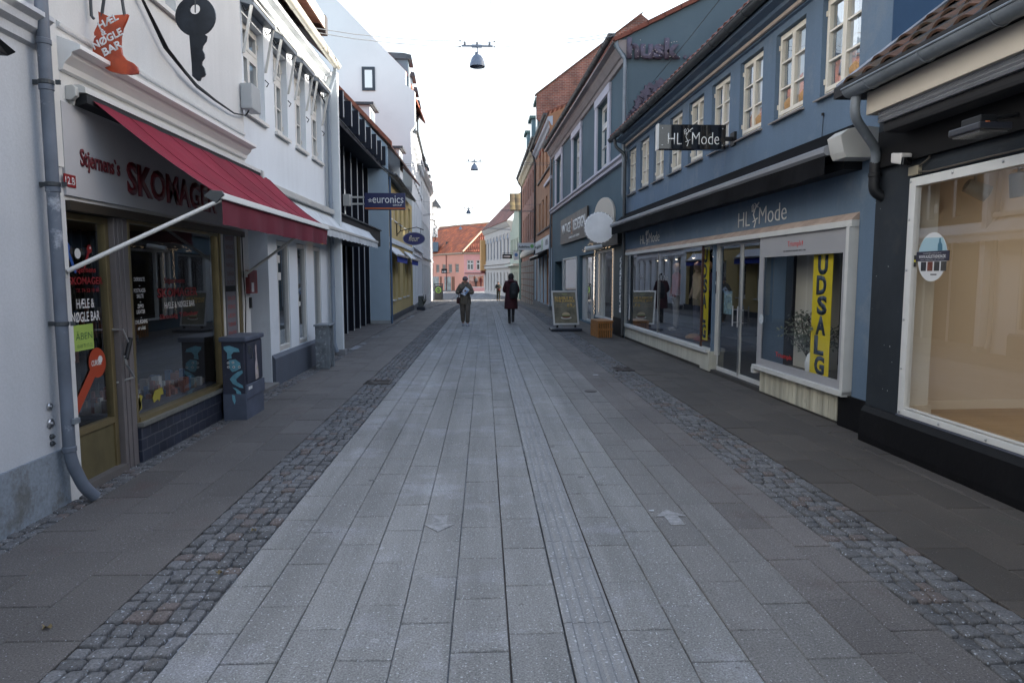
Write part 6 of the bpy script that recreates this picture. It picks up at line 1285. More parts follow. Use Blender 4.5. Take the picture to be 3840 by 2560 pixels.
# round signs
t = thing('round_sign', 'large round silvery white sign ringed with tiny lamps on a bracket', 'sign', (3.12, 18.6, 2.95))
cx_, cz_ = Dy(1377, 523, 18.6); rr = .425
silver = mat('satin silver white disc', (.80, .81, .83), .45, metal=.0, var=.1, vs=2)
b = MB(); b.lathe((cx_, 18.66, cz_), [(rr, 0), (rr, .06), (rr*.97, .075)], 48, axis=(0, -1, 0)); o = b.build('rim', mat('grey rim metal', (.22, .22, .24), .35, metal=.4), t, smooth='auto')
b = MB(); b.lathe((cx_, 18.584, cz_), [(rr*.955, 0), (rr*.94, .010), (rr*.8, .014), (rr*.4, .018), (0, .019)], 48, axis=(0, -1, 0)); b.build('disc', silver, t, smooth='auto')
b = MB()
for k in range(26): a = 2*math.pi*k/26; b.lathe((cx_+rr*.975*math.cos(a), 18.578, cz_+rr*.975*math.sin(a)), [(.007, 0), (.004, .010)], 8, axis=(0, -1, 0))
b.build('lamp_ring', mat('cool tiny lamp', (1, 1, 1), .5, emit=((.9, .95, 1), .35)), t)
b = MB(); b.box(cx_+rr-.02, 3.72, 18.6, 18.68, cz_+.03, cz_+.11); b.box(cx_+rr-.02, 3.72, 18.6, 18.68, cz_-.2, cz_-.14); b.build('bracket', black_metal, t)
t = thing('oval_lamp_sign', 'cream disc sign standing out from the wall behind the round silvery sign', 'sign', (3.42, 19.8, 3.3))
c_ = Vector((3.44, 19.75, 3.34)); u_ = Vector((-.40, .92, 0)).normalized(); P = [c_+u_*.52*math.cos(2*math.pi*k/40)+Vector((0, 0, .54*math.sin(2*math.pi*k/40))) for k in range(40)]
b = MB(); b.prism(P, Vector((.92, .40, 0))*.07); b.build('disc', mat('cream white disc', (.66, .60, .52), .3, metal=.2), t, bevel=.006); b = MB(); b.box(3.5, 3.7, 19.72, 19.78, 3.3, 3.36); b.build('bracket', black_metal, t)
t = thing('white_tube_lamp', 'white cylindrical lamp box under the round silvery sign', 'wall lamp', (3.2, 20.2, 2.6)); b = MB(); b.tube([(2.98, 20.2, 2.42), (3.5, 20.2, 2.50)], .075, 14); b.build('tube', trim, t, smooth='auto'); b = MB(); b.tube([(3.5, 20.2, 2.5), (3.68, 20.2, 2.52)], .03, 8); b.build('arm', black_metal, t)
# string lights round the burger bar window
t = thing('string_lights', 'warm string lights looped around the burger bar door and window', 'string lights', tuple(RC.w(2.6, 1.5, .1)))
b = MB(); wv = MB(); random.seed(9); pts_ = []
for k in range(50): pts_.append(RC.w(1.25, 2.4-.04*k, .07))
for k in range(60): pts_.append(RC.w(3.95+.03*math.sin(k), 2.5-.035*k, .08+.02*math.sin(k*1.7)))
for k in range(40): pts_.append(RC.w(1.25+2.7*k/40, 2.5+.05*math.sin(k*.9), .10))
for k in range(30): pts_.append(RC.w(3.2+R(-.9, 1.6), 2.55+R(-.12, .12), R(.1, .45)))
for k in range(28): pts_.append(RC.w(3.35+.03*math.sin(k*2), 2.3-.065*k, .05))
for p in pts_: b.lathe(p, [(.006, -.006), (.010, 0), (.006, .007)], 6)
o = b.build('bulbs', mat('warm tiny bulb', (1, .8, .6), .5, emit=((1, .72, .45), .45)), t); o['kind'] = 'stuff'
wv.tube(pts_[:50], .003, 4); wv.tube(pts_[50:110], .003, 4); wv.tube(pts_[110:150], .003, 4); wv.build('wire', black_metal, t)
# A-board and slatted crate
t = thing('menu_board', 'silver framed pavement poster stand advertising a burger', 'poster stand', (2.45, 20.6, 0))
tilt = Vector((0, .10, 1)).normalized(); ax_ = Vector((.99, .12, 0)).normalized(); o0 = Vector((2.10, 20.62, .16)); sk = Vector((-.075, 0, 0))
def ab(x, z, n_=0): return o0 + ax_*x + tilt*z + sk*z + ax_.cross(tilt)*n_
Wb, Hb = .80, 1.04
b = MB()
for (x0, x1, z0, z1) in ((0, .05, 0, Hb), (Wb-.05, Wb, 0, Hb), (.05, Wb-.05, 0, .05), (.05, Wb-.05, Hb-.05, Hb)):
    b.hexa([ab(x0, z0, -.02), ab(x1, z0, -.02), ab(x1, z0, .03), ab(x0, z0, .03), ab(x0, z1, -.02), ab(x1, z1, -.02), ab(x1, z1, .03), ab(x0, z1, .03)])
b.build('frame', mat('silver snap frame', (.50, .51, .53), .35, metal=.4), t, bevel=.005)
b = MB(); b.hexa([ab(.04, .04, 0), ab(Wb-.04, .04, 0), ab(Wb-.04, .04, .015), ab(.04, .04, .015), ab(.04, Hb-.04, 0), ab(Wb-.04, Hb-.04, 0), ab(Wb-.04, Hb-.04, .015), ab(.04, Hb-.04, .015)])
ps = b.build('poster', mat('olive brown poster', (.165, .155, .115), .4, var=.5, vs=3, stain=((.24, .21, .15), 3, .55, .7)), t)
gl_ = mat('gold poster letters', (.50, .33, .10), .5); upd = (tilt+sk)
N_ = ax_.cross(tilt)
text('RUMBLE IN', ab(.10, .77, .0165), ax_, tilt+sk, .56, .085, gl_, ps, bold=.05, depth=.001); text('THE JUNGLE', ab(.09, .675, .0165), ax_, tilt+sk, .62, .085, gl_, ps, bold=.05, depth=.001); text('69,-', ab(.46, .52, .0165), ax_, tilt+sk, .26, .13, gl_, ps, bold=.02, depth=.001)
text('100 g oksekød\nsalat, tomat\nrødløg, dressing', ab(.11, .53, .0165), ax_, tilt+sk, .22, .11, mat('tan print', (.32, .24, .15), .5), ps, depth=.001)
def disc_(cx, cz, rx, rz, m_, nm, n_=.017, half=False):
    P = [ab(cx+rx*math.cos(a*math.pi/12), cz+rz*math.sin(a*math.pi/12), n_) for a in range(0, 13 if half else 24)]; b = MB(); b.prism(P, N_*.001); return b.build(nm, m_, ps)
disc_(.41, .215, .17, .04, mat('plate print', (.55, .54, .5), .5), 'plate'); disc_(.41, .245, .13, .04, mat('meat print', (.14, .05, .03), .5), 'patty', .0182); disc_(.41, .285, .14, .018, mat('salad print', (.16, .24, .08), .5), 'salad', .0186); disc_(.41, .30, .125, .085, mat('bun print', (.45, .36, .24), .5), 'bun', .0194, True); disc_(.41, .93, .09, .03, mat('olive badge', (.23, .24, .13), .5), 'badge')
b = MB()
for x in (.12, .68): b.box(*(lambda p: (p.x-.03, p.x+.03, p.y-.02, p.y+.03, .05, .20))(ab(x, 0)))
b.build('spring_feet', black_metal, t)
b = MB(); P = [(1.98, 20.05), (2.92, 20.20), (2.96, 20.95), (1.98, 20.85)]; b.prism([(x, y, .01) for x, y in P], (0, 0, .07)); b.build('base', mat('blue black rubber base', (.022, .026, .038), .5), t, bevel=.02)
t = thing('slatted_crate', 'orange brown slatted wooden crate stool by the burger bar wall', 'crate', (3.2, 18.5, 0))
wd_ = mat('varnished pine', (.34, .155, .05), .45, var=.25, vs=9, streak=.2)
CF = Frame((2.97, 18.95), (3.02, 18.02), out=(-1, 0)); CG = Frame((3.02, 18.02), (3.44, 18.10), out=(0, -1))
for F_, n_ in ((CF, 8), (CG, 8)):
    for k in range(n_):
        s0_ = F_.L*k/n_; b = MB(); b.fbox(F_, s0_+.004, s0_+F_.L/n_*.58, .0, .43, -.018, 0); b.build('slat', wd_, t)
    b = MB(); b.fbox(F_, 0, F_.L, .19, .25, -.034, -.018); b.fbox(F_, 0, F_.L, .38, .43, -.034, -.018); b.build('rail', wd_, t)
b = MB(); b.box(3.06, 3.38, 18.12, 18.86, .0, .42); b.build('gap_shade_box', mat('dark gap shade', (.03, .018, .01), .8), t)  # dark box added inside to put shade into the gaps between slats
b = MB(); tp = [(2.96, 18.96), (3.01, 18.01), (3.46, 18.08), (3.42, 19.0)]
for k in range(8):
    f0_, f1_ = k/8, (k+.93)/8; L2 = lambda a, c, f: (a[0]+(c[0]-a[0])*f, a[1]+(c[1]-a[1])*f); q = [L2(tp[0], tp[3], f0_), L2(tp[1], tp[2], f0_), L2(tp[1], tp[2], f1_), L2(tp[0], tp[3], f1_)]; b.prism([(x, y, .432) for x, y in q], (0, 0, .02))
b.build('top', wd_, t)
# ---- ochre brown house and hearing shop
RD_ = Frame((3.33, 33.66), (3.28, 43.5)); brown = mat('ochre brown render', (.30, .155, .085), .85, var=.12, vs=.8, bump=.2, bs=14, stain=((.22, .12, .08), .9, .56, .6))
t = thing('ochre_brown_house', 'ochre brown rendered house over a white hearing aid shopfront', 'house', (3.3, 38.5, -.2))
U4 = [(.35+2.05*k, 1.25+2.05*k) for k in range(4)]
wall(RD_, 0, 9.84, -.8, 9.3, [(a, c, 7.15, 8.6) for a, c in U4]+[(a, c, 4.2, 5.85) for a, c in U4]+[(.5, 2.6, .2, 2.55), (3.0, 4.6, -.3, 2.55), (5.2, 6.6, .3, 2.55), (7.3, 9.3, -.3, 2.55)], brown, t, depth=9)
arch = mat('red brick arch', (.26, .05, .03), .8, var=.2, vs=9)
for a, c in U4:
    simple_win(RD_, a, c, 7.16, 8.59, t, lilac, transom=8.1); simple_win(RD_, a, c, 4.21, 5.84, t, lilac, transom=5.3)
    for z in (8.6,): b = MB(); m_ = (a+c)/2; b.prism([RD_.w(m_+.62*math.cos(x), z-.30+.62*math.sin(x), .0) for x in [rad(q) for q in range(35, 146, 10)]]+[RD_.w(m_+.45*math.cos(x), z-.30+.42*math.sin(x), .0) for x in [rad(q) for q in range(145, 34, -10)]], RD_.n*.03); b.build('arch', arch, t)
for (z0, z1) in ((7.03, 7.12), (4.08, 4.17)): b = MB(); b.fbox(RD_, .1, 8.2, z0, z1, 0, .08); b.build('sill', mat('dark sill', (.10, .08, .075), .8), t)
b = MB(); b.fbox(RD_, 0, 3.5, 6.35, 6.5, 0, .1); b.build('string_course', lilac, t)
sweepo(RD_, [(0, 8.85), (.08, 8.88), (.14, 9.02), (.24, 9.1), (.25, 9.25), (0, 9.3)], -.05, 9.8, mat('pale blue grey cornice', (.36, .40, .46), .7), t, 'cornice')
gutter(RD_, -.1, 9.7, 9.42, .36, .10, zinc_dark, t, strap=1.2)
b = MB(); b.prism([(3.33, 33.62, 7.3), (3.12, 33.62, 9.35), (9, 33.62, 11.8), (12.5, 33.62, 10.2), (12.5, 33.62, 7.3)], (0, .04, 0)); b.build('gable', brown, t)
b = MB(); b.hexa([(2.95, 33.6, 9.40), (2.9, 43.5, 9.40), (9, 43.5, 11.85), (9, 33.6, 11.85), (2.95, 33.6, 9.48), (2.9, 43.5, 9.48), (9, 43.5, 11.95), (9, 33.6, 11.95)]); b.build('roof', rft, t)
ppl = mat('pale blue shopfront paint', (.42, .50, .57), .6, var=.06)
for (a, c) in ((.02, .5), (2.6, 3.0), (4.6, 5.2), (6.6, 7.3), (9.3, 9.8)): b = MB(); b.fbox(RD_, a, c, -.6, 3.0, 0, .10); b.build('pilaster', ppl, t)
b = MB(); b.fbox(RD_, .3, 8.5, 3.0, 3.66, .02, .14); bd = b.build('fascia', mat('white blue fascia', (.50, .55, .60), .5), t); ftext('AudioNova', RD_, 4.6, 7.6, 3.2, 3.45, .142, mat('dark print', (.04, .05, .07), .5), bd, bold=.02); ftext('HØRE', RD_, .6, 2.0, 3.2, 3.5, .142, _m['dark print'], bd)
b = MB(); b.fbox(RD_, 3.4, 3.6, 3.05, 3.6, .142, .15); b.fbox(RD_, 4.1, 4.3, 3.05, 3.6, .142, .15); b.build('green_panel', mat('green print', (.12, .33, .10), .5), bd)
for (a, c) in ((.5, 2.6), (3.0, 4.6), (5.2, 6.6), (7.3, 9.3)): simple_win(RD_, a, c, .21 if a < 7 else -.3, 2.54, t, ppl, bars=0)
b = MB(); b.fbox(RD_, 0, 9.8, -.8, .15, 0, .16); b.build('plinth', mat('mid grey plinth', (.12, .13, .14), .8), t)
at = thing('black_shop_awning', 'small closed black awning over the white hearing aid shopfront', 'awning', tuple(RD_.w(3, 2.8, 0))); b = MB(); b.hexa([RD_.w(1.0, 2.72, .14), RD_.w(6.6, 2.72, .14), RD_.w(6.6, 2.5, .6), RD_.w(1.0, 2.5, .6), RD_.w(1.0, 2.98, .14), RD_.w(6.6, 2.98, .14), RD_.w(6.6, 2.66, .62), RD_.w(1.0, 2.66, .62)]); b.build('fabric', AC, at); b = MB(); b.fbox(RD_, 1.0, 6.6, 2.64, 2.7, .6, .66); b.build('front_bar', alu, at)
t = thing('white_projecting_sign', 'white projecting sign with dark lettering and green dot on the right row', 'sign', (3.1, 41.5, 3.6)); x0, z0 = Dy(1189, 573, 41.5); x1, z1 = Dy(1228, 560, 41.5); z1 += .05
b = MB(); b.box(x0, x1, 41.45, 41.6, z0-.03, z1); bd = b.build('board', mat('white blue sign face', (.52, .56, .60), .4), t); text('AudioNova', (x0+.05, 41.44, z0+.09), (1, 0, 0), (0, 0, 1), (x1-x0)*.66, .15, _m['dark print'], bd, bold=.03); b = MB(); b.lathe((x1-.16, 41.45, (z0+z1)/2), [(.11, 0), (.11, .01)], 16, axis=(0, -1, 0)); b.build('green_dot', _m['green print'], bd); b = MB(); b.box(x1, 3.3, 41.5, 41.55, z0+.1, z0+.16); b.build('arm', black_metal, t)
b = MB(); b.tube([(3.24, 33.72, 7.8), (3.26, 33.72, 7.2), (3.26, 33.72, -.2)], .05, 8); o = b.build('rain_pipe', zinc, smooth=True); tag(o, 'grey rain pipe between the slate blue and the ochre brown houses', 'downpipe')
b = MB(); b.tube([(2.95, 43.3, 9.4), (3.1, 43.3, 9.0), (3.2, 43.4, 8.6), (3.2, 43.4, -.3)], .06, 8); o = b.build('rain_pipe', zinc_dark, smooth=True); tag(o, 'dark rain pipe between the ochre brown and the brick houses', 'downpipe')
# ---- red brick town house
RE_ = Frame((3.52, 43.55), (3.42, 62.1)); brick = brickmat('red brick', (.28, .10, .06), (.20, .065, .042), (.25, .20, .17), tint=.28)
brickg = brickmat('weathered red brick gable', (.24, .085, .055), (.15, .055, .042), (.23, .19, .165), bw=.30, bh=.10, ms=.013, tint=.4)
t = thing('brick_town_house', 'tall red brick town house with zinc dormers and a steep brick gable', 'house', (3.5, 52, -.5))
UE = [(.8+2.15*k, 1.75+2.15*k) for k in range(8)]
wall(RE_, 0, 18.5, -1, 9.9, [(a, c, 7.5, 9.1) for a, c in UE]+[(a, c, 4.3, 6.4) for a, c in UE]+[(a-.2, c+.3, -.2, 2.5) for a, c in UE], brick, t, depth=9)
for a, c in UE: simple_win(RE_, a, c, 7.51, 9.09, t); simple_win(RE_, a, c, 4.31, 6.39, t); simple_win(RE_, a-.2, c+.3, -.19, 2.49, t, mat('dark shop frame', (.05, .05, .06), .5), bars=0)
sweepo(RE_, [(0, 9.5), (.1, 9.55), (.2, 9.8), (.35, 9.95), (.36, 10.15), (0, 10.2)], -.05, 18.5, mat('stone yellow cornice', (.42, .37, .26), .8, var=.1), t, 'cornice')
b = MB(); b.fbox(RE_, 0, 18.5, 9.9, 10.15, -.5, 0); b.build('upper_wall', brick, t)
gutter(RE_, -.1, 18.5, 10.28, .44, .11, zinc_dark, t, strap=2)
sweepo(RE_, [(0, 3.2), (.14, 3.24), (.18, 3.4), (.1, 3.7), (0, 3.8)], 0, 18.5, mat('pale sandstone band', (.40, .38, .34), .8, var=.1), t, 'string_course')
b = MB()
for k in range(9):
    s = .1+2.15*k
    for z in range(7): b.fbox(RE_, s, s+.42, -.6+.5*z, -.6+.5*z+.44, .0, .10)
b.build('rusticated_piers', _m['pale sandstone band'], t)
b = MB(); b.prism([(3.5, 43.5, -.6), (3.5, 43.5, 11.2), (3.3, 43.5, 11.4), (3.3, 43.5, 12.85), (9.75, 43.5, 17.7), (16, 43.5, 13), (16, 43.5, -.6)], (0, .3, 0)); b.build('gable', brickg, t)
b = MB()
for k in range(24): x = 3.2+.275*k; z = 12.86+(x-3.3)*.752; b.hexa([(x, 43.42, z-.04), (x+.3, 43.42, z+.18), (x+.3, 43.85, z+.18), (x, 43.85, z-.04), (x, 43.42, z+.05), (x+.3, 43.42, z+.27), (x+.3, 43.85, z+.27), (x, 43.85, z+.05)])
b.build('verge', _m['dark mossy pantiles'], t)
b = MB(); b.hexa([RE_.w(.1, 10.2, .2), RE_.w(18.5, 10.2, .2), RE_.w(18.5, 12.8, -1.0), RE_.w(.1, 12.8, -1.0), RE_.w(.1, 10.3, .3), RE_.w(18.5, 10.3, .3), RE_.w(18.5, 12.9, -.9), RE_.w(.1, 12.9, -.9)]); b.build('mansard', slate, t)
b = MB(); b.prism([RE_.w(0.2, 12.8, -.9), RE_.w(.2, 17.4, -6.2), RE_.w(.2, 12.8, -12)], RE_.d*18.3); b.build('roof', browntile, t)
for k in range(3):
    s = 1.2+5.0*k; b = MB(); b.fbox(RE_, s, s+1.6, 10.9, 12.75, -1.3, .05); dm = b.build('dormer', mat('blue green zinc dormer', (.12, .21, .24), .45, metal=.2), t); b = MB(); b.fbox(RE_, s-.12, s+1.72, 12.75, 12.95, -1.4, .22); b.build('dormer_roof', mat('verdigris edge', (.10, .18, .16), .6), dm); b = MB(); b.fbox(RE_, s+.3, s+1.3, 11.3, 12.5, .05, .06); b.build('pane', GLF, dm)
b = MB(); b.tube([RE_.w(18.2, 10.3, .5), RE_.w(18.2, 9.8, .3), RE_.w(18.3, 9.5, .08), RE_.w(18.3, -.6, .08)], .06, 8); b.build('downpipe', zinc_dark, t)
# ---- green house
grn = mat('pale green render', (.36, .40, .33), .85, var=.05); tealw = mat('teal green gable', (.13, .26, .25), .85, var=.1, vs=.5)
t = thing('green_house', 'narrow pale green house with teal side wall and mossy tiled roof', 'house', (3.2, 68, -.6))
RG = Frame((3.35, 66.0), (2.75, 72.4)); W5 = [(.6, 1.5), (2.2, 3.1), (3.8, 4.7), (5.2, 5.9)]
wall(RG, 0, 6.4, -1.2, 6.2, [(a, c, 3.7, 5.3) for a, c in W5]+[(a, c, .2, 2.0) for a, c in W5], grn, t, depth=7)
for a, c in W5: simple_win(RG, a, c, 3.71, 5.29, t); simple_win(RG, a, c, .21, 1.99, t)
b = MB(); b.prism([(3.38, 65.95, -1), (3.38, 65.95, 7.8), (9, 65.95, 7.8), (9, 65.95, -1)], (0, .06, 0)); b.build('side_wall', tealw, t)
b = MB(); b.prism([RG.w(0, 6.2, .0), RG.w(0, 7.75, .0), RG.w(1.6, 9.4, 0), RG.w(3.6, 7.75, .0), RG.w(5.5, 6.2, 0)], RG.n*-6); b.build('front_gable', grn, t)
gx0, gz0 = Dy(1186, 513, 65.9); b = MB(); b.hexa([(2.5, 65.6, 7.75), (9, 65.6, 7.75), (9, 67.6, 9.5), (2.5, 67.6, 9.5), (2.5, 65.6, 7.87), (9, 65.6, 7.87), (9, 67.6, 9.62), (2.5, 67.6, 9.62)]); b.build('roof', tilemat('large mossy tiles', (.20, .15, .06), (.13, .085, .04), w=.6, h=.6), t)
b = MB(); b.fbox(RG, 0, 6.4, 2.6, 2.8, .0, .6); b.build('canopy', mat('pale canopy', (.5, .52, .46), .7), t)
b = MB(); b.tube([(3.3, 65.9, 4.5), (5, 65.9, 5.3)], .06, 6); b.build('pipe', zinc_dark, t)
t = thing('dark_hanging_sign', 'small black hanging sign with white word on the green house', 'sign', (2.6, 64, 3)); x0, z0 = Dy(1154, 594, 64); x1, z1 = Dy(1176, 585, 64); b = MB(); b.box(x0, x1, 63.95, 64.05, z0, z1+.05); bd = b.build('board', black_metal, t); text('mutax', (x0+.12, 63.94, z0+.12), (1, 0, 0), (0, 0, 1), (x1-x0)*.7, .2, wt, bd, bold=.03); b = MB(); b.tube([(x0, 64, z1+.15), (3.5, 64, z1+.15)], .02, 5); b.build('arm', black_metal, t)
t = thing('white_hanging_sign', 'small square white hanging sign with a blue disc', 'sign', (3, 60, 3)); x0, z0 = Dy(1179, 597, 60); x1, z1 = Dy(1192, 578, 60); b = MB(); b.box(x0, x1, 59.95, 60.05, z0, z1); bd = b.build('board', white_plain, t); b = MB(); b.lathe(((x0+x1)/2, 59.95, (z0+z1)/2+.08), [(.15, 0), (.15, .01)], 16, axis=(0, -1, 0)); b.build('disc', mat('sky blue disc', (.10, .22, .45), .5), bd); b = MB(); b.tube([(x0-.1, 60, z1+.1), (3.5, 60, z1+.1)], .02, 5); b.build('arm', black_metal, t)
# ---- white house with arched windows
arw = mat('pearl white render', (.50, .455, .42), .85, var=.05)
t = thing('arcaded_white_house', 'pearl white house with a row of tall arched windows where the street curves', 'house', (1.5, 80, -.6))
RH = Frame((2.75, 72.45), (.05, 89.5)); L_ = RH.L; n_ = 8; W6 = [(L_*(k+.3)/n_, L_*(k+.75)/n_) for k in range(n_)]
wall(RH, 0, L_, -1.2, 7.4, [(a, c, 3.5, 5.6) for a, c in W6]+[(a, c, -.3, 2.0) for a, c in W6], arw, t, depth=8)
for a, c in W6:
    simple_win(RH, a, c, 3.51, 5.6, t, mat('pale blue frame', (.36, .39, .45), .6)); simple_win(RH, a, c, -.29, 1.99, t, bars=0)
    m_ = (a+c)/2; r_ = (c-a)/2+.12; b = MB(); b.prism([RH.w(m_+r_*math.cos(x), 5.6+r_*math.sin(x), 0) for x in [rad(q) for q in range(0, 181, 15)]], RH.n*.02); o = b.build('arch', mat('grey blue tympanum', (.26, .30, .37), .8), t)
    b = MB(); P = [RH.w(m_+r_*math.cos(x), 5.6+r_*math.sin(x), .03) for x in [rad(q) for q in range(0, 181, 15)]]; b.tube(P, .07, 6); b.build('arch_moulding', arw, t)
sweepo(RH, [(0, 6.8), (.1, 6.85), (.3, 7.2), (.35, 7.4), (0, 7.45)], 0, L_, arw, t, 'cornice'); b = MB(); b.fbox(RH, 0, L_, 2.5, 2.8, 0, .2); b.fbox(RH, 0, L_, 2.9, 3.0, 0, .25); b.build('string_course', arw, t)
gableroof(RH, -.2, L_, 7.45, .4, 12.0, -4.0, tilemat('dark red far tiles', (.20, .06, .035), (.15, .045, .03), w=.35, h=.5), t)
b = MB(); b.fbox(RH, L_-1.0, L_-.1, 2.3, 6.2, .0, .6); b.build('bay', mat('apricot bay', (.60, .34, .14), .8), t); b = MB(); b.fbox(RH, L_-1.0, L_-.1, 1.95, 2.3, .05, .55); b.build('bay_foot', mat('dark red foot', (.14, .03, .02), .7), t)
# ---- pink corner house closing the view
pink = mat('bounce warmed pink render', (.74, .34, .25), .85, var=.05, vs=.4); pinkp = mat('cooler pink render', (.72, .36, .34), .85, var=.05, vs=.4)  # same pink house: bounced light is put into the warmer left face colour
t = thing('pink_corner_house', 'salmon pink corner house with orange tiled hipped roof closing the street', 'house', (-2, 104, -.6))
pc = Vector((-2.95, 101, 0)); FA = Frame((-9.2, 112), (-2.95, 101), out=(-.5, -1)); FB_ = Frame((-2.95, 101), (6, 101.2), out=(0, -1))
wa = [(1+2.2*k, 2.2+2.2*k) for k in range(5)]
wall(FA, 0, FA.L, -1.5, 5.0, [(a, c, 2.1, 3.4) for a, c in wa], pink, t, depth=8)
wb = [(.45+1.35*k, 1.42+1.35*k) for k in range(5)]
wall(FB_, 0, FB_.L, -1.5, 5.0, [(a, c, 2.45, 3.95) for a, c in wb]+[(.6, 3.0, -.1, 1.75, .5), (3.2, 6, -.1, 1.75, .5)], pinkp, t, depth=8)
for a, c in wb: simple_win(FB_, a, c, 2.46, 3.94, t, transom=3.4, bars=0)
for a, c in wa: simple_win(FA, a, c, 2.11, 3.39, t, mat('beige grille', (.42, .38, .33), .7), cols=4)
b = MB(); b.fbox(FB_, .1, 7, 1.98, 2.06, 0, .15); b.build('string_course', mat('dark lead strip', (.05, .06, .065), .6), t)
lit = mat('glowing shop interior', (.62, .58, .48), .8, emit=((1, .9, .72), .10)); room(FB_, .5, 6.1, -.15, 1.8, -.5, -2.5, lit, t)  # room walls given a faint glow in place of shop lamps
simple_win(FB_, .6, 3.0, -.1, 1.75, t, rec=.1, cols=1, bars=0, glass=GL)
simple_win(FB_, 3.2, 6, -.1, 1.75, t, rec=.1, cols=1, bars=0, glass=GL)
for (a, c) in ((1.2, 4.2), (6.2, 8.4)): b = MB(); b.fbox(FA, a, c, -.9, 1.5, 0, .03); o = b.build('shop_window', mat('pale reflecting shop glass', (.24, .26, .25), .15, var=.5, vs=1.5), t)
b = MB(); b.fbox(FA, 8.7, 9.6, -1.2, 1.5, 0, .05); b.build('wooden_door', mat('reddish wooden door', (.20, .07, .03), .6), t); b = MB(); b.fbox(FA, 4.6, 5.2, -1.2, 1.5, 0, .05); b.build('wooden_door', mat('reddish wooden door', (.20, .07, .03), .6), t)
for F_ in (FA, FB_): sweepo(F_, [(0, 4.75), (.3, 4.9), (.35, 5.05), (0, 5.1)], 0, F_.L, mat('cream eaves', (.6, .5, .4), .7), t, 'cornice')
b = MB(); b.tube([FA.w(7.0, 4.9, .1), FA.w(7.0, -1, .1)], .06, 6); b.build('downpipe', mat('dark red pipe', (.2, .06, .05), .6), t)
ap = Vector((.9, 106.5, 9.7)); a0, a1, a2 = FA.w(-.3, 5.05, .4), Vector((-3.1, 100.5, 5.05)), FB_.w(9.2, 5.05, .4); bk = Vector((-7.5, 117, 9.7)); bk2 = Vector((12, 106.5, 9.7))
ot = tilemat('sun brightened orange tiles', (.52, .13, .035), (.38, .085, .03), stain=(.24, .06, .03), w=.3, h=.4)  # sunlight put into this slope's brighter tile colours; the hip stays darker
b = MB(); b.quad(a1, a0, bk, ap); b.quad(bk, a0, Vector((-14, 122, 5))); b.build('roof', ot, t, recalc=False)
u_ = (ap-Vector((ap.x, a1.y, a1.z))); 
b = MB(); nseg = 40   # right hip side with visible pantile ridges
sl = (ap.z-a1.z)/(ap.y-a1.y)
for k in range(34):
    x = a1.x+.28*k
    top_y = a1.y+(x-a1.x)/(ap.x-a1.x)*(ap.y-a1.y) if x < ap.x else ap.y
    z = lambda y: a1.z+(y-a1.y)*sl
    b.quad((x, a1.y, a1.z), (x+.28, a1.y, a1.z), (x+.28, top_y+.3, z(top_y+.3)), (x, top_y, z(top_y))); b.tube([(x+.07, a1.y, a1.z+.05), (x+.07, top_y, z(top_y)+.05)], .075, 6)
b.build('hip_tiles', tilemat('red brown hip tiles', (.30, .08, .035), (.22, .06, .03), w=.28, h=.38), t, recalc=False)
b = MB(); b.tube([a1+Vector((0, 0, .08)), ap+Vector((0, 0, .08))], .13, 8); b.tube([ap+Vector((0, 0, .05)), bk+Vector((0, 0, .05))], .13, 8); b.tube([ap+Vector((0, 0, .05)), bk2], .13, 8); b.build('ridge', mat('mortared ridge', (.55, .38, .25), .8), t)
b = MB(); q = a0*.35+a1*.3+ap*.15+bk*.2; b.box(q.x-.3, q.x+.3, q.y-.5, q.y, q.z-.1, q.z+.25); b.build('skylight', GLF, t)
b = MB(); b.box(-8.6, -7.2, 108.2, 110, 5.4, 6.9); b.build('dormer', zb, t)
t = thing('small_black_sign', 'tiny black sign with white letters on the pink house', 'sign', (-6, 104, 2)); x0, z0 = Dy(1014, 627, 103); x1, z1 = Dy(1027, 618, 103); b = MB(); b.box(x0, x1, 102.9, 103.1, z0-.05, z1+.05); bd = b.build('board', black_metal, t); text('e·six', (x0+.1, 102.88, z0+.05), (1, 0, 0), (0, 0, 1), (x1-x0)*.75, .35, wt, bd, bold=.03); b = MB(); b.tube([(x1, 103, z0), (x1+.4, 104.5, z0)], .04, 5); b.build('arm', black_metal, t)
mn = cl('grey jersey', (.10, .10, .10)); 
for (s_, lab, m1, m2) in ((1.0, 'far shop mannequin in a grey dress, left of three in the pink house', mn, mn), (1.75, 'far shop mannequin in a patterned black outfit, middle of three in the pink house', cl('black white knit', (.05, .05, .05)), cl('black skirt', (.01, .01, .01))), (2.5, 'far shop mannequin in a red outfit, right of three in the pink house', cl('red outfit', (.25, .03, .03)), cl('red trousers', (.16, .02, .03)))):
    mannequin(FB_, s_, -.12, -.75, lab, m1, m2, 1.62)
# background house filling the gap on the far right
t = thing('far_rear_house', 'grey slate roof rising behind the pink house at the far left', 'house', (-16, 128, 0)); b = MB(); b.box(-22, -9.5, 126, 134, -1, 6); b.build('wall', wh6, t); b = MB(); b.prism([(-22, 125.5, 6), (-22, 130, 9.5), (-22, 134.5, 6)], (13, 0, 0)); b.build('roof', mat('pale grey roof', (.3, .3, .3), .8), t)
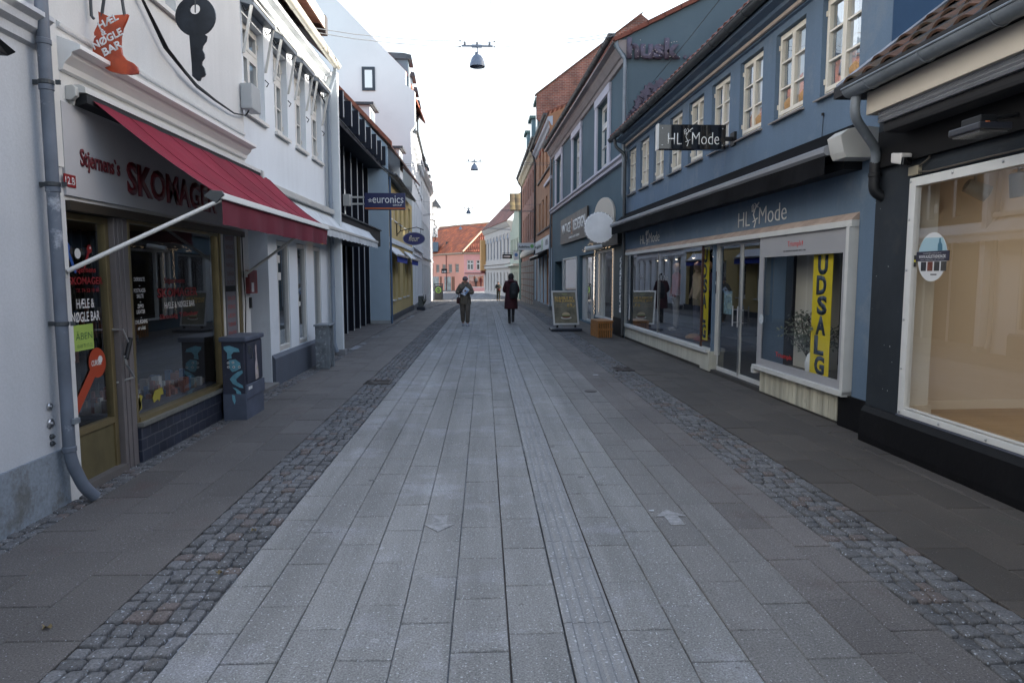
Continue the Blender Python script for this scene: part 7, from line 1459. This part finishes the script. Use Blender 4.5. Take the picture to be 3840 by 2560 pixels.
# ================================================================ street lamps on span wires
wire_m = mat('dull span wire', (.16, .17, .18), .5); lampm = mat('haze paled lamp enamel', (.17, .21, .27), .4, metal=.2, var=.1)  # lamp enamel lightened to blue grey; sky haze is put into its colour
def span_lamp(u0, u1, v, vb, y, L_end, R_end, label, size=1.0, feed=False):
    xa, h = Dy(u0, v, y); xb, _ = Dy(u1, v, y); xc = (xa+xb)/2; _, hb = Dy((u0+u1)/2, vb, y)
    t = thing('span_lamp', label, 'street lamp', (xc, y, h), group='street lamps hung on span wires')
    b = MB(); b.box(xa, xb, y-.02, y+.02, h-.03, h+.0); b.box(xc-.12, xc+.10, y-.03, y+.03, h-.045, h+.008); b.build('bar', lampm, t, bevel=.004)
    b = MB(); b.tube([(xc, y, h-.02), (xc+.008, y, hb+.30)], .012, 8); b.build('stem', lampm, t)
    R_ = .158*size; D_ = .27*size
    b = MB(); prof = [(.030, D_+.03), (.048, D_+.025), (.05, D_-.02), (.085, D_-.045), (.125*size, D_*.62), (.148*size, D_*.34), (R_, .06), (R_+.006, .0), (R_-.004, .0), (.14*size, .08), (.10*size, .16), (.03, .2)]
    b.lathe((xc, y, hb), prof, 28); b.build('shade', lampm, t, smooth='auto')
    b = MB(); b.lathe((xc, y, hb+.02), [(.03, .12), (.06, .06), (.07, .03), (.0, .005)], 16); b.build('bulb', mat('frosted unlit bulb', (.30, .33, .36), .3), t, smooth=True)
    for x in (xa+.07, xc, xb-.07): b = MB(); b.lathe((x, y, h), [(.02, 0), (.03, .015), (.018, .03), (.03, .045), (.018, .06), (.012, .075)], 10); b.build('insulator', mat('grey insulator', (.22, .24, .26), .4), t)
    b = MB()
    for s_, E in ((-1, L_end), (1, R_end)):
        x = xa-.03 if s_ < 0 else xb+.03
        for dz in (-.03, .085):
            p = Vector((x, y, h+dz)); q = Vector(E)+Vector((0, 0, dz*.6)); m_ = (p+q)/2-Vector((0, 0, .06)); b.tube([p, (p+m_)/2-Vector((0, 0, .02)), m_, (q+m_)/2-Vector((0, 0, .02)), q], .0075*max(1, y/25), 5)
        b.tube([(x-.02, y, h+.085), (x+.02, y, h+.085)], .013, 6); b.tube([(x-.02, y, h-.03), (x+.02, y, h-.03)], .013, 6); b.tube([(x, y, h-.03), (x, y, h+.085)], .004, 4)
    b.tube([(xa, y, h+.06), (xb, y, h+.06)], .004, 5); b.build('span_wire', wire_m, t)
    if feed:
        b = MB()
        for x in (xa+.07, xc, xb-.07): b.tube([(x, y, h+.07), (x, y-5, h-.0), (x, y-10, h-.02), (x, y-19, h+.05)], .005, 4)
        b.build('feed_wire', wire_m, t)
    return t
span_lamp(1060, 1132, 104, 154, 15.0, (-2.99, 12.38, 5.86), (3.32, 17.98, 7.75), 'nearest grey bell shaped street lamp hung over the middle of the street', feed=True)
span_lamp(1072.5, 1106.5, 370, 391, 30.0, (-3.4, 29.0, 6.2), (3.3, 31, 6.6), 'second nearest bell shaped street lamp hanging over the street', 1.0)
span_lamp(1065, 1087, 478.5, 491, 47.0, (-4.1, 47.0, 5.7), (3.45, 47, 6.0), 'third bell shaped street lamp, small against the white sky', 1.0)
span_lamp(1051, 1064.5, 517, 527, 72.0, (-6.5, 72.0, 6.0), (2.8, 72, 6.4), 'farthest bell shaped street lamp just above the orange roof', 1.0)
p0 = Dy(1498, 191, 17.88); p1 = Dy(1700, -60, 12.0)
b = MB(); b.tube([(p0[0], 17.88, p0[1]), ((p0[0]+p1[0])/2, 14.9, (p0[1]+p1[1])/2-.03), (p1[0], 12.0, p1[1])], .006, 5); tag(b.build('loose_wire', black_metal), 'thin dark wire rising across the grey teal gable', 'wire')
b = MB(); b.tube([(-3.5, 33.0, 5.2), (0, 33.5, 4.95), (3.2, 34, 5.15)], .006, 4); tag(b.build('cross_wire', wire_m), 'thin wire crossing the street in front of the brown house', 'wire')
# ================================================================ bin, post with plant
t = thing('litter_bin', 'black litter bin with round green emblem at the far end of the left row', 'bin', (-4.35, 66, -.6))
xa, _ = Dy(998, 687, 64); xb, _ = Dy(1017, 687, 64); zt = Dy(1008, 656, 64)[1]; bk_ = mat('black bin', (.012, .014, .02), .45)
b = MB(); b.box(xa, xb, 63.8, 64.5, -.6, zt); b.build('body', bk_, t, bevel=.02); b = MB(); b.box(xa-.03, xb+.03, 63.77, 64.53, zt+.12, zt+.2); b.box(xa, xa+.06, 63.8, 64.5, zt, zt+.12); b.box(xb-.06, xb, 63.8, 64.5, zt, zt+.12); b.build('lid', bk_, t, bevel=.01)
c_ = ((xa+xb)/2, 63.79, zt-.40); gr_ = mat('lime emblem', (.22, .42, .08), .5)
b = MB(); b.tube([(c_[0]+.24*math.cos(a*math.pi/12), 63.79, c_[2]+.24*math.sin(a*math.pi/12)) for a in range(25)], .035, 6); b.build('emblem_ring', gr_, t); text('STOP', (c_[0]-.15, 63.79, c_[2]-.06), (1, 0, 0), (0, 0, 1), .3, .13, gr_, t, bold=.03)
t = thing('stone_post', 'short weathered stone post with bare climbing stems by the far yellow house', 'post', (-3.1, 34.2, -.03)); px_, pz_ = Dy(967, 708, 34.2)
b = MB(); b.box(px_-.13, px_+.13, 34.1, 34.35, pz_, pz_+.62); b.build('post', mat('weathered post', (.10, .11, .11), .8, var=.3, vs=12), t, bevel=.03); b = MB(); b.box(px_-.2, px_+.2, 34.0, 34.42, pz_-.1, pz_+.08); b.build('base', mat('dark block', (.03, .035, .05), .7), t, bevel=.02)
b = MB(); random.seed(2)
for k in range(12): b.tube([(px_+.1, 34.15, pz_+.1), (px_+.16+R(-.05, .1), 34.1, pz_+.35), (px_+.15+R(-.1, .15), 34.1+R(-.1, .1), pz_+R(.4, .7))], .012, 4)
b.build('stems', mat('dark stems', (.03, .035, .03), .8), t)
# ================================================================ people
def skinmesh(name, V_, E_, R_, m, parent, sub=2, smooth=True):
    me = bpy.data.meshes.new('s'); me.from_pydata([Vector(v) for v in V_], E_, []); ob = bpy.data.objects.new('s', me); COL.objects.link(ob)
    ob.modifiers.new('skin', 'SKIN').use_smooth_shade = True; sb = ob.modifiers.new('sub', 'SUBSURF'); sb.levels = sub; sb.render_levels = sub
    sv = me.skin_vertices[0].data
    for i, r in enumerate(R_): sv[i].radius = (r, r) if isinstance(r, (int, float)) else r
    sv[0].use_root = True
    dg = bpy.context.evaluated_depsgraph_get(); dg.update(); nm = bpy.data.meshes.new_from_object(ob.evaluated_get(dg)); bpy.data.objects.remove(ob)
    nm.name = name; nm.materials.clear(); nm.materials.append(m)
    for p in nm.polygons: p.use_smooth = True
    o = bpy.data.objects.new(name, nm); COL.objects.link(o); o.parent = parent; o.matrix_parent_inverse = Matrix.Translation(-parent_origin(parent)); return o
def ellipse_stack(name, rows, m, parent, K=20, T=None):
    """stacked ellipses (x, y, z, rx, ry) closed at both ends"""
    b = MB()
    for (x, y, z, rx, ry) in rows:
        for a in range(K): an = 2*math.pi*a/K; b.v.append(T(Vector((x+rx*math.cos(an), y+ry*math.sin(an), z))))
    for r in range(len(rows)-1):
        for a in range(K): b.f.append((r*K+a, r*K+(a+1) % K, (r+1)*K+(a+1) % K, (r+1)*K+a))
    b.f.append(tuple(range(K))); b.f.append(tuple(range((len(rows)-1)*K, len(rows)*K)))
    return b.build(name, m, parent, smooth='auto')
skin_c = mat('skin', (.42, .24, .17), .55); hair_d = mat('near black hair', (.012, .010, .010), .7)
def person(label, loc, ht, yaw, pose, outfit):
    """pose: joints in metres for a 1.72 m figure facing -y; outfit: what is worn"""
    t = thing('person', label, 'person', loc); k = ht/1.72; cy, sy = math.cos(yaw), math.sin(yaw)
    def T(v): v = Vector(v)*k; return Vector((loc[0]+v.x*cy-v.y*sy, loc[1]+v.x*sy+v.y*cy, loc[2]+v.z))
    J = dict(pel=(0, 0, .93), wst=(0, -.01, 1.08), chs=(0, 0, 1.28), nck=(0, .01, 1.44), nk2=(0, -.01, 1.50), hd=(0, -.02, 1.585), top=(0, -.01, 1.665),
             shl=(.165, .01, 1.40), shr=(-.165, .01, 1.40), hpl=(.09, 0, .90), hpr=(-.09, 0, .90)); J.update(pose)
    body = ['pel', 'wst', 'chs', 'nck', 'nk2', 'hd', 'top', 'shl', 'ell', 'wrl', 'pal', 'shr', 'elr', 'wrr', 'par', 'hpl', 'knl', 'anl', 'tol', 'hpr', 'knr', 'anr', 'tor']
    rb = dict(pel=(.13, .10), wst=(.115, .085), chs=(.145, .10), nck=.055, nk2=.052, hd=(.075, .092), top=(.055, .07), shl=.06, ell=.042, wrl=.028, pal=(.034, .018), shr=.06, elr=.042, wrr=.028, par=(.034, .018), hpl=.085, knl=.058, anl=.04, tol=(.04, .025), hpr=.085, knr=.058, anr=.04, tor=(.04, .025))
    ix = {n: i for i, n in enumerate(body)}
    ed = [('pel', 'wst'), ('wst', 'chs'), ('chs', 'nck'), ('nck', 'nk2'), ('nk2', 'hd'), ('hd', 'top'), ('chs', 'shl'), ('shl', 'ell'), ('ell', 'wrl'), ('wrl', 'pal'), ('chs', 'shr'), ('shr', 'elr'), ('elr', 'wrr'), ('wrr', 'par'), ('pel', 'hpl'), ('hpl', 'knl'), ('knl', 'anl'), ('anl', 'tol'), ('pel', 'hpr'), ('hpr', 'knr'), ('knr', 'anr'), ('anr', 'tor')]
    sc = lambda r: (r[0]*k, r[1]*k) if isinstance(r, tuple) else r*k
    V_ = [T(J[n]) for n in body]; E_ = [(ix[a], ix[b_]) for a, b_ in ed]; R_ = [sc(rb[n]) for n in body]
    # five fingers per hand, grown from the palm
    for sd in ('l', 'r'):
        pa = Vector(J['pa'+sd]); d_ = (pa-Vector(J['wr'+sd])).normalized(); sdv = d_.cross(Vector((0, 0, 1))); sdv = sdv.normalized() if sdv.length > .1 else Vector((1, 0, 0))
        curl = Vector((0, 0, -1)) if abs(d_.z) < .8 else Vector((0, -1, 0))
        for f, (o_, l_) in enumerate(((-.027, .062), (-.010, .072), (.008, .068), (.024, .055))):
            a_ = pa+d_*.03+sdv*o_; b1 = a_+d_*l_*.5; b2 = b1+(d_*.4+curl*.8).normalized()*l_*.5
            i0 = len(V_); V_ += [T(a_), T(b1), T(b2)]; R_ += [.0095*k, .0085*k, .007*k]; E_ += [(ix['pa'+sd], i0), (i0, i0+1), (i0+1, i0+2)]
        a_ = pa-d_*.01-sdv*.034; b1 = a_+(d_-sdv*.6).normalized()*.03; i0 = len(V_); V_ += [T(a_), T(b1), T(b1+(d_+curl*.4)*.026)]; R_ += [.011*k, .010*k, .008*k]; E_ += [(ix['pa'+sd], i0), (i0, i0+1), (i0+1, i0+2)]
    bo = skinmesh('body', V_, E_, R_, skin_c, t, 2)
    def sub(names, rad_, name, m, edges_=None, s=2):
        i_ = {n: q for q, n in enumerate(names)}; e_ = edges_ or [(i_[a], i_[b_]) for a, b_ in ed if a in i_ and b_ in i_]
        return skinmesh(name, [T(J[n]) for n in names], e_, [sc(r) for r in rad_], m, t, s)
    # face
    fx = T((0, -.115, 1.575))
    f = MB(); f.lathe(T((0, -.095, 1.585)), [(.013*k, 0), (.011*k, .012*k), (.002, .028*k)], 8, axis=T((0, -1, -.1))-T((0, 0, 0))); f.build('nose', skin_c, t, smooth=True)
    for sx in (-.032, .032): f = MB(); f.lathe(T((sx, -.098, 1.60)), [(.011*k, 0), (.008*k, .004*k), (.001, .006*k)], 8, axis=T((0, -1, 0))-T((0, 0, 0))); f.build('eye', mat('eye', (.03, .025, .02), .3), t)
    for sx in (-.078, .078): f = MB(); f.lathe(T((sx, -.01, 1.585)), [(.022*k, -.006*k), (.026*k, 0), (.01*k, .008*k)], 8, axis=T((1 if sx > 0 else -1, 0, 0))-T((0, 0, 0))); f.build('ear', skin_c, t, smooth=True)
    f = MB(); f.box(-.022, .022, -.1, -.094, 1.538, 1.545); f.v = [T(v) for v in f.v]; f.build('mouth', mat('lips', (.30, .10, .09), .5), t)
    return t, T, sub, J, k
olive = mat('brown olive jacket cloth', (.125, .105, .082), .85, var=.2, vs=9, bump=.4, bs=30); trz = mat('brown grey trousers', (.11, .092, .075), .88, var=.2, vs=8, bump=.4, bs=20)
g1 = gnd = None
P1 = dict(ell=(.27, -.05, 1.14), wrl=(.12, -.25, 1.20), pal=(.06, -.29, 1.22), elr=(-.29, -.03, 1.15), wrr=(-.16, -.24, 1.17), par=(-.10, -.29, 1.18), knl=(.10, -.13, .50), anl=(.09, -.06, .09), tol=(.10, -.20, .04), knr=(-.09, -.02, .49), anr=(-.085, .10, .11), tor=(-.09, -.02, .04), hd=(.01, -.035, 1.58), top=(.01, -.03, 1.66))
t, T, sub, J, k = person('person in a brown hooded jacket and baggy trousers walking towards the camera reading a paper', (-.63, 22.6, 0), 1.62, rad(-4), P1, None)
sub(['pel', 'wst', 'chs', 'nck', 'shl', 'ell', 'wrl', 'shr', 'elr', 'wrr'], [(.20, .15), (.175, .145), (.185, .15), .09, .095, .078, .05, .095, .078, .05], 'jacket', olive)
ellipse_stack('jacket_hem', [(0, 0, .76, .205, .16), (0, 0, .80, .215, .165), (0, 0, .95, .20, .155), (0, 0, 1.05, .175, .14), (0, 0, 1.12, .16, .13)], olive, t, T=T)
sub(['pel', 'hpl', 'knl', 'anl', 'hpr', 'knr', 'anr'], [(.15, .12), .115, .092, .075, .115, .092, .075], 'trousers', trz)
for sd in 'lr': a_, o_ = Vector(J['an'+sd]), Vector(J['to'+sd]); ellipse_stack('shoe', [(a_.x, (a_.y+o_.y)/2, .0, .048, .14), (a_.x, (a_.y+o_.y)/2, .03, .052, .145), (a_.x, (a_.y*.6+o_.y*.4), .07, .045, .10), (a_.x, a_.y, .10, .045, .055)], mat('pale worn shoe', (.30, .32, .36), .6), t, T=T)
ellipse_stack('knit_hat', [(.01, -.02, 1.605, .096, .112), (.01, -.015, 1.64, .10, .115), (.01, -.01, 1.69, .085, .10), (.01, 0, 1.725, .045, .055), (.01, 0, 1.735, .01, .01)], mat('mauve grey knit', (.14, .115, .12), .95, bump=.5, bs=80), t, T=T)
sub(['nck', 'nk2'], [(.12, .13), (.10, .11)], 'scarf', mat('grey brown scarf', (.13, .12, .11), .9, var=.2, vs=10), edges_=[(0, 1)])
ellipse_stack('hood', [(.0, .05, 1.40, .15, .10), (.0, .07, 1.47, .15, .11), (.0, .07, 1.54, .11, .07)], olive, t, T=T)
f = MB(); f.box(-.07, .075, -.118, -.108, 1.588, 1.612); f.v = [T(v) for v in f.v]; f.build('glasses', mat('dark glasses', (.01, .01, .012), .2), t)
for sd, o_ in (('l', 1), ('r', -1)): pa = Vector(J['pa'+sd]); b = MB(); b.tube([T(Vector(J['wr'+sd])), T(pa), T(pa+(pa-Vector(J['wr'+sd])).normalized()*.06)], [.042*k, .046*k, .03*k], 10); b.build('glove', mat('black glove', (.010, .011, .014), .7), t, smooth=True)
pp = MB(); pp.prism([T(v) for v in ((-.12, -.32, 1.14), (.03, -.34, 1.06), (.19, -.31, 1.27), (.05, -.29, 1.37))], T((0, -.012, .0))-T((0, 0, 0))); pp2 = pp.build('folded_paper', mat('white blue paper', (.50, .56, .66), .7, var=.15, vs=12)); tag(pp2, 'folded white and blue paper held in both gloved hands', 'paper')
b = MB(); b.prism([T(v) for v in ((.05, -.345, 1.10), (.15, -.335, 1.21), (.12, -.325, 1.25), (.01, -.33, 1.14))], T((0, -.004, 0))-T((0, 0, 0))); b.build('print', mat('blue print', (.12, .22, .40), .6), pp2)
bg_ = MB(); rows = [(-.235, -.03, .78, .05, .09), (-.24, -.03, .82, .06, .11), (-.24, -.03, .97, .055, .10), (-.235, -.03, 1.0, .04, .08)]
bag = ellipse_stack('shoulder_bag', rows, mat('dark red brown bag', (.06, .018, .02), .5), None, T=T); tag(bag, 'small dark red brown bag hanging at the hip of the person reading a paper', 'bag'); b = MB(); b.tube([T((-.235, -.03, 1.0)), T((-.17, -.16, 1.2)), T((.05, -.17, 1.40)), T((.13, 0, 1.47)), T((0, .16, 1.35)), T((-.2, .08, 1.05))], .011, 6); b.build('strap', mat('dark strap', (.03, .02, .02), .6), bag, smooth=True)
# second person seen from behind
P2 = dict(ell=(.25, .0, 1.13), wrl=(.19, -.20, 1.07), pal=(.15, -.26, 1.08), elr=(-.25, .03, 1.12), wrr=(-.20, -.17, 1.03), par=(-.17, -.23, 1.03), knl=(.07, -.10, .50), anl=(.055, -.02, .10), tol=(.06, -.14, .04), knr=(-.075, .03, .50), anr=(-.07, .16, .16), tor=(-.07, .10, .05), top=(0, .0, 1.665))
t, T, sub, J, k = person('person seen from behind in a dark red knee length coat walking away', (.93, 23.7, 0), 1.73, rad(176), P2, None)
coat = mat('dark maroon coat', (.040, .006, .010), .85, var=.25, vs=6, bump=.3, bs=20)
sub(['pel', 'wst', 'chs', 'nck', 'shl', 'ell', 'wrl', 'shr', 'elr', 'wrr'], [(.20, .15), (.19, .15), (.19, .15), .09, .09, .068, .05, .09, .068, .05], 'coat', coat)
ellipse_stack('coat_skirt', [(0, .01, .50, .225, .17), (0, .01, .54, .235, .18), (0, 0, .75, .225, .175), (0, 0, .95, .205, .16), (0, 0, 1.10, .18, .14), (0, 0, 1.2, .165, .13)], coat, t, T=T)
ellipse_stack('hood', [(.0, .03, 1.38, .15, .11), (.0, .05, 1.45, .135, .12), (.0, .04, 1.50, .10, .09), (0, .03, 1.53, .08, .07)], coat, t, T=T)
sub(['hpl', 'knl', 'anl'], [.09, .063, .048], 'legging', mat('black leggings', (.006, .007, .010), .8), edges_=[(0, 1), (1, 2)]); sub(['hpr', 'knr', 'anr'], [.09, .063, .048], 'legging', _m['black leggings'], edges_=[(0, 1), (1, 2)])
for sd in 'lr': a_, o_ = Vector(J['an'+sd]), Vector(J['to'+sd]); z = a_.z-.10; ellipse_stack('boot', [(a_.x, (a_.y+o_.y)/2, z, .045, .13), (a_.x, (a_.y+o_.y)/2, z+.03, .048, .135), (a_.x, (a_.y*.7+o_.y*.3), z+.08, .05, .08), (a_.x, a_.y, z+.22, .054, .056)], mat('black boot', (.008, .008, .01), .4), t, T=T)
ellipse_stack('hair', [(0, .02, 1.49, .07, .07), (0, .015, 1.54, .095, .10), (0, 0, 1.60, .10, .112), (0, 0, 1.66, .092, .105), (0, .0, 1.71, .06, .07), (0, 0, 1.725, .01, .01)], hair_d, t, T=T)
bp_ = ellipse_stack('backpack', [(-.10, .21, .86, .10, .06), (-.10, .22, .89, .14, .10), (-.10, .23, 1.05, .15, .115), (-.10, .22, 1.25, .14, .10), (-.10, .19, 1.38, .10, .07), (-.10, .17, 1.41, .04, .03)], mat('black backpack', (.007, .008, .010), .75, bump=.3, bs=20), None, T=T); tag(bp_, 'black backpack carried by the person in the dark red coat', 'backpack')
b = MB(); b.tube([T((-.13, .13, 1.38)), T((-.14, -.02, 1.49)), T((-.13, -.16, 1.38)), T((-.14, -.17, 1.15)), T((-.15, .1, .95))], .016, 6); b.build('strap', black_metal, bp_, smooth=True)
b = MB(); b.tube([T((-.20, .25, .95)), T((-.21, .26, .75)), T((-.20, .26, .62))], .006, 5); b.build('loose_strap', black_metal, bp_)
b = MB(); b.lathe(T((-.10, .33, 1.02)), [(.09, 0), (.085, .02), (.05, .035)], 12, axis=T((0, 1, 0))-T((0, 0, 0))); b.build('pocket', _m['black backpack'], bp_, smooth=True)
# third person, far off
P3 = dict(ell=(.25, -.04, 1.13), wrl=(.14, -.24, 1.16), pal=(.09, -.29, 1.18), elr=(-.26, -.03, 1.14), wrr=(-.13, -.24, 1.12), par=(-.07, -.28, 1.13), knl=(.09, -.06, .50), anl=(.09, .0, .09), tol=(.10, -.12, .04), knr=(-.09, -.02, .50), anr=(-.09, .04, .09), tor=(-.10, -.08, .04))
t, T, sub, J, k = person('distant person in a dark jacket and cap standing by the arcaded white house', (1.28, 62.0, -.6), 1.72, rad(12), P3, None)
sub(['pel', 'wst', 'chs', 'nck', 'shl', 'ell', 'wrl', 'shr', 'elr', 'wrr'], [(.18, .14), (.18, .14), (.19, .15), .09, .095, .075, .05, .095, .075, .05], 'jacket', mat('dark olive jacket', (.035, .038, .032), .8))
sub(['pel', 'hpl', 'knl', 'anl', 'hpr', 'knr', 'anr'], [(.15, .12), .10, .08, .06, .10, .08, .06], 'trousers', mat('dark trousers olive', (.04, .038, .022), .85))
for sd in 'lr': a_, o_ = Vector(J['an'+sd]), Vector(J['to'+sd]); ellipse_stack('shoe', [(a_.x, (a_.y+o_.y)/2, .0, .048, .14), (a_.x, (a_.y+o_.y)/2, .03, .05, .14), (a_.x, a_.y, .09, .045, .06)], mat('dark shoe', (.05, .04, .035), .5), t, T=T)
ellipse_stack('cap', [(0, -.02, 1.63, .095, .115), (0, -.01, 1.68, .09, .105), (0, 0, 1.72, .05, .06), (0, 0, 1.73, .01, .01)], mat('grey cap', (.06, .06, .06), .8), t, T=T)
rb_ = ellipse_stack('waist_bag', [(.02, -.17, .93, .08, .05), (.02, -.18, 1.0, .09, .06), (.02, -.17, 1.06, .06, .04)], mat('red waist bag', (.20, .015, .012), .6), None, T=T); tag(rb_, 'small red bag at the waist of the distant person in a cap', 'bag')
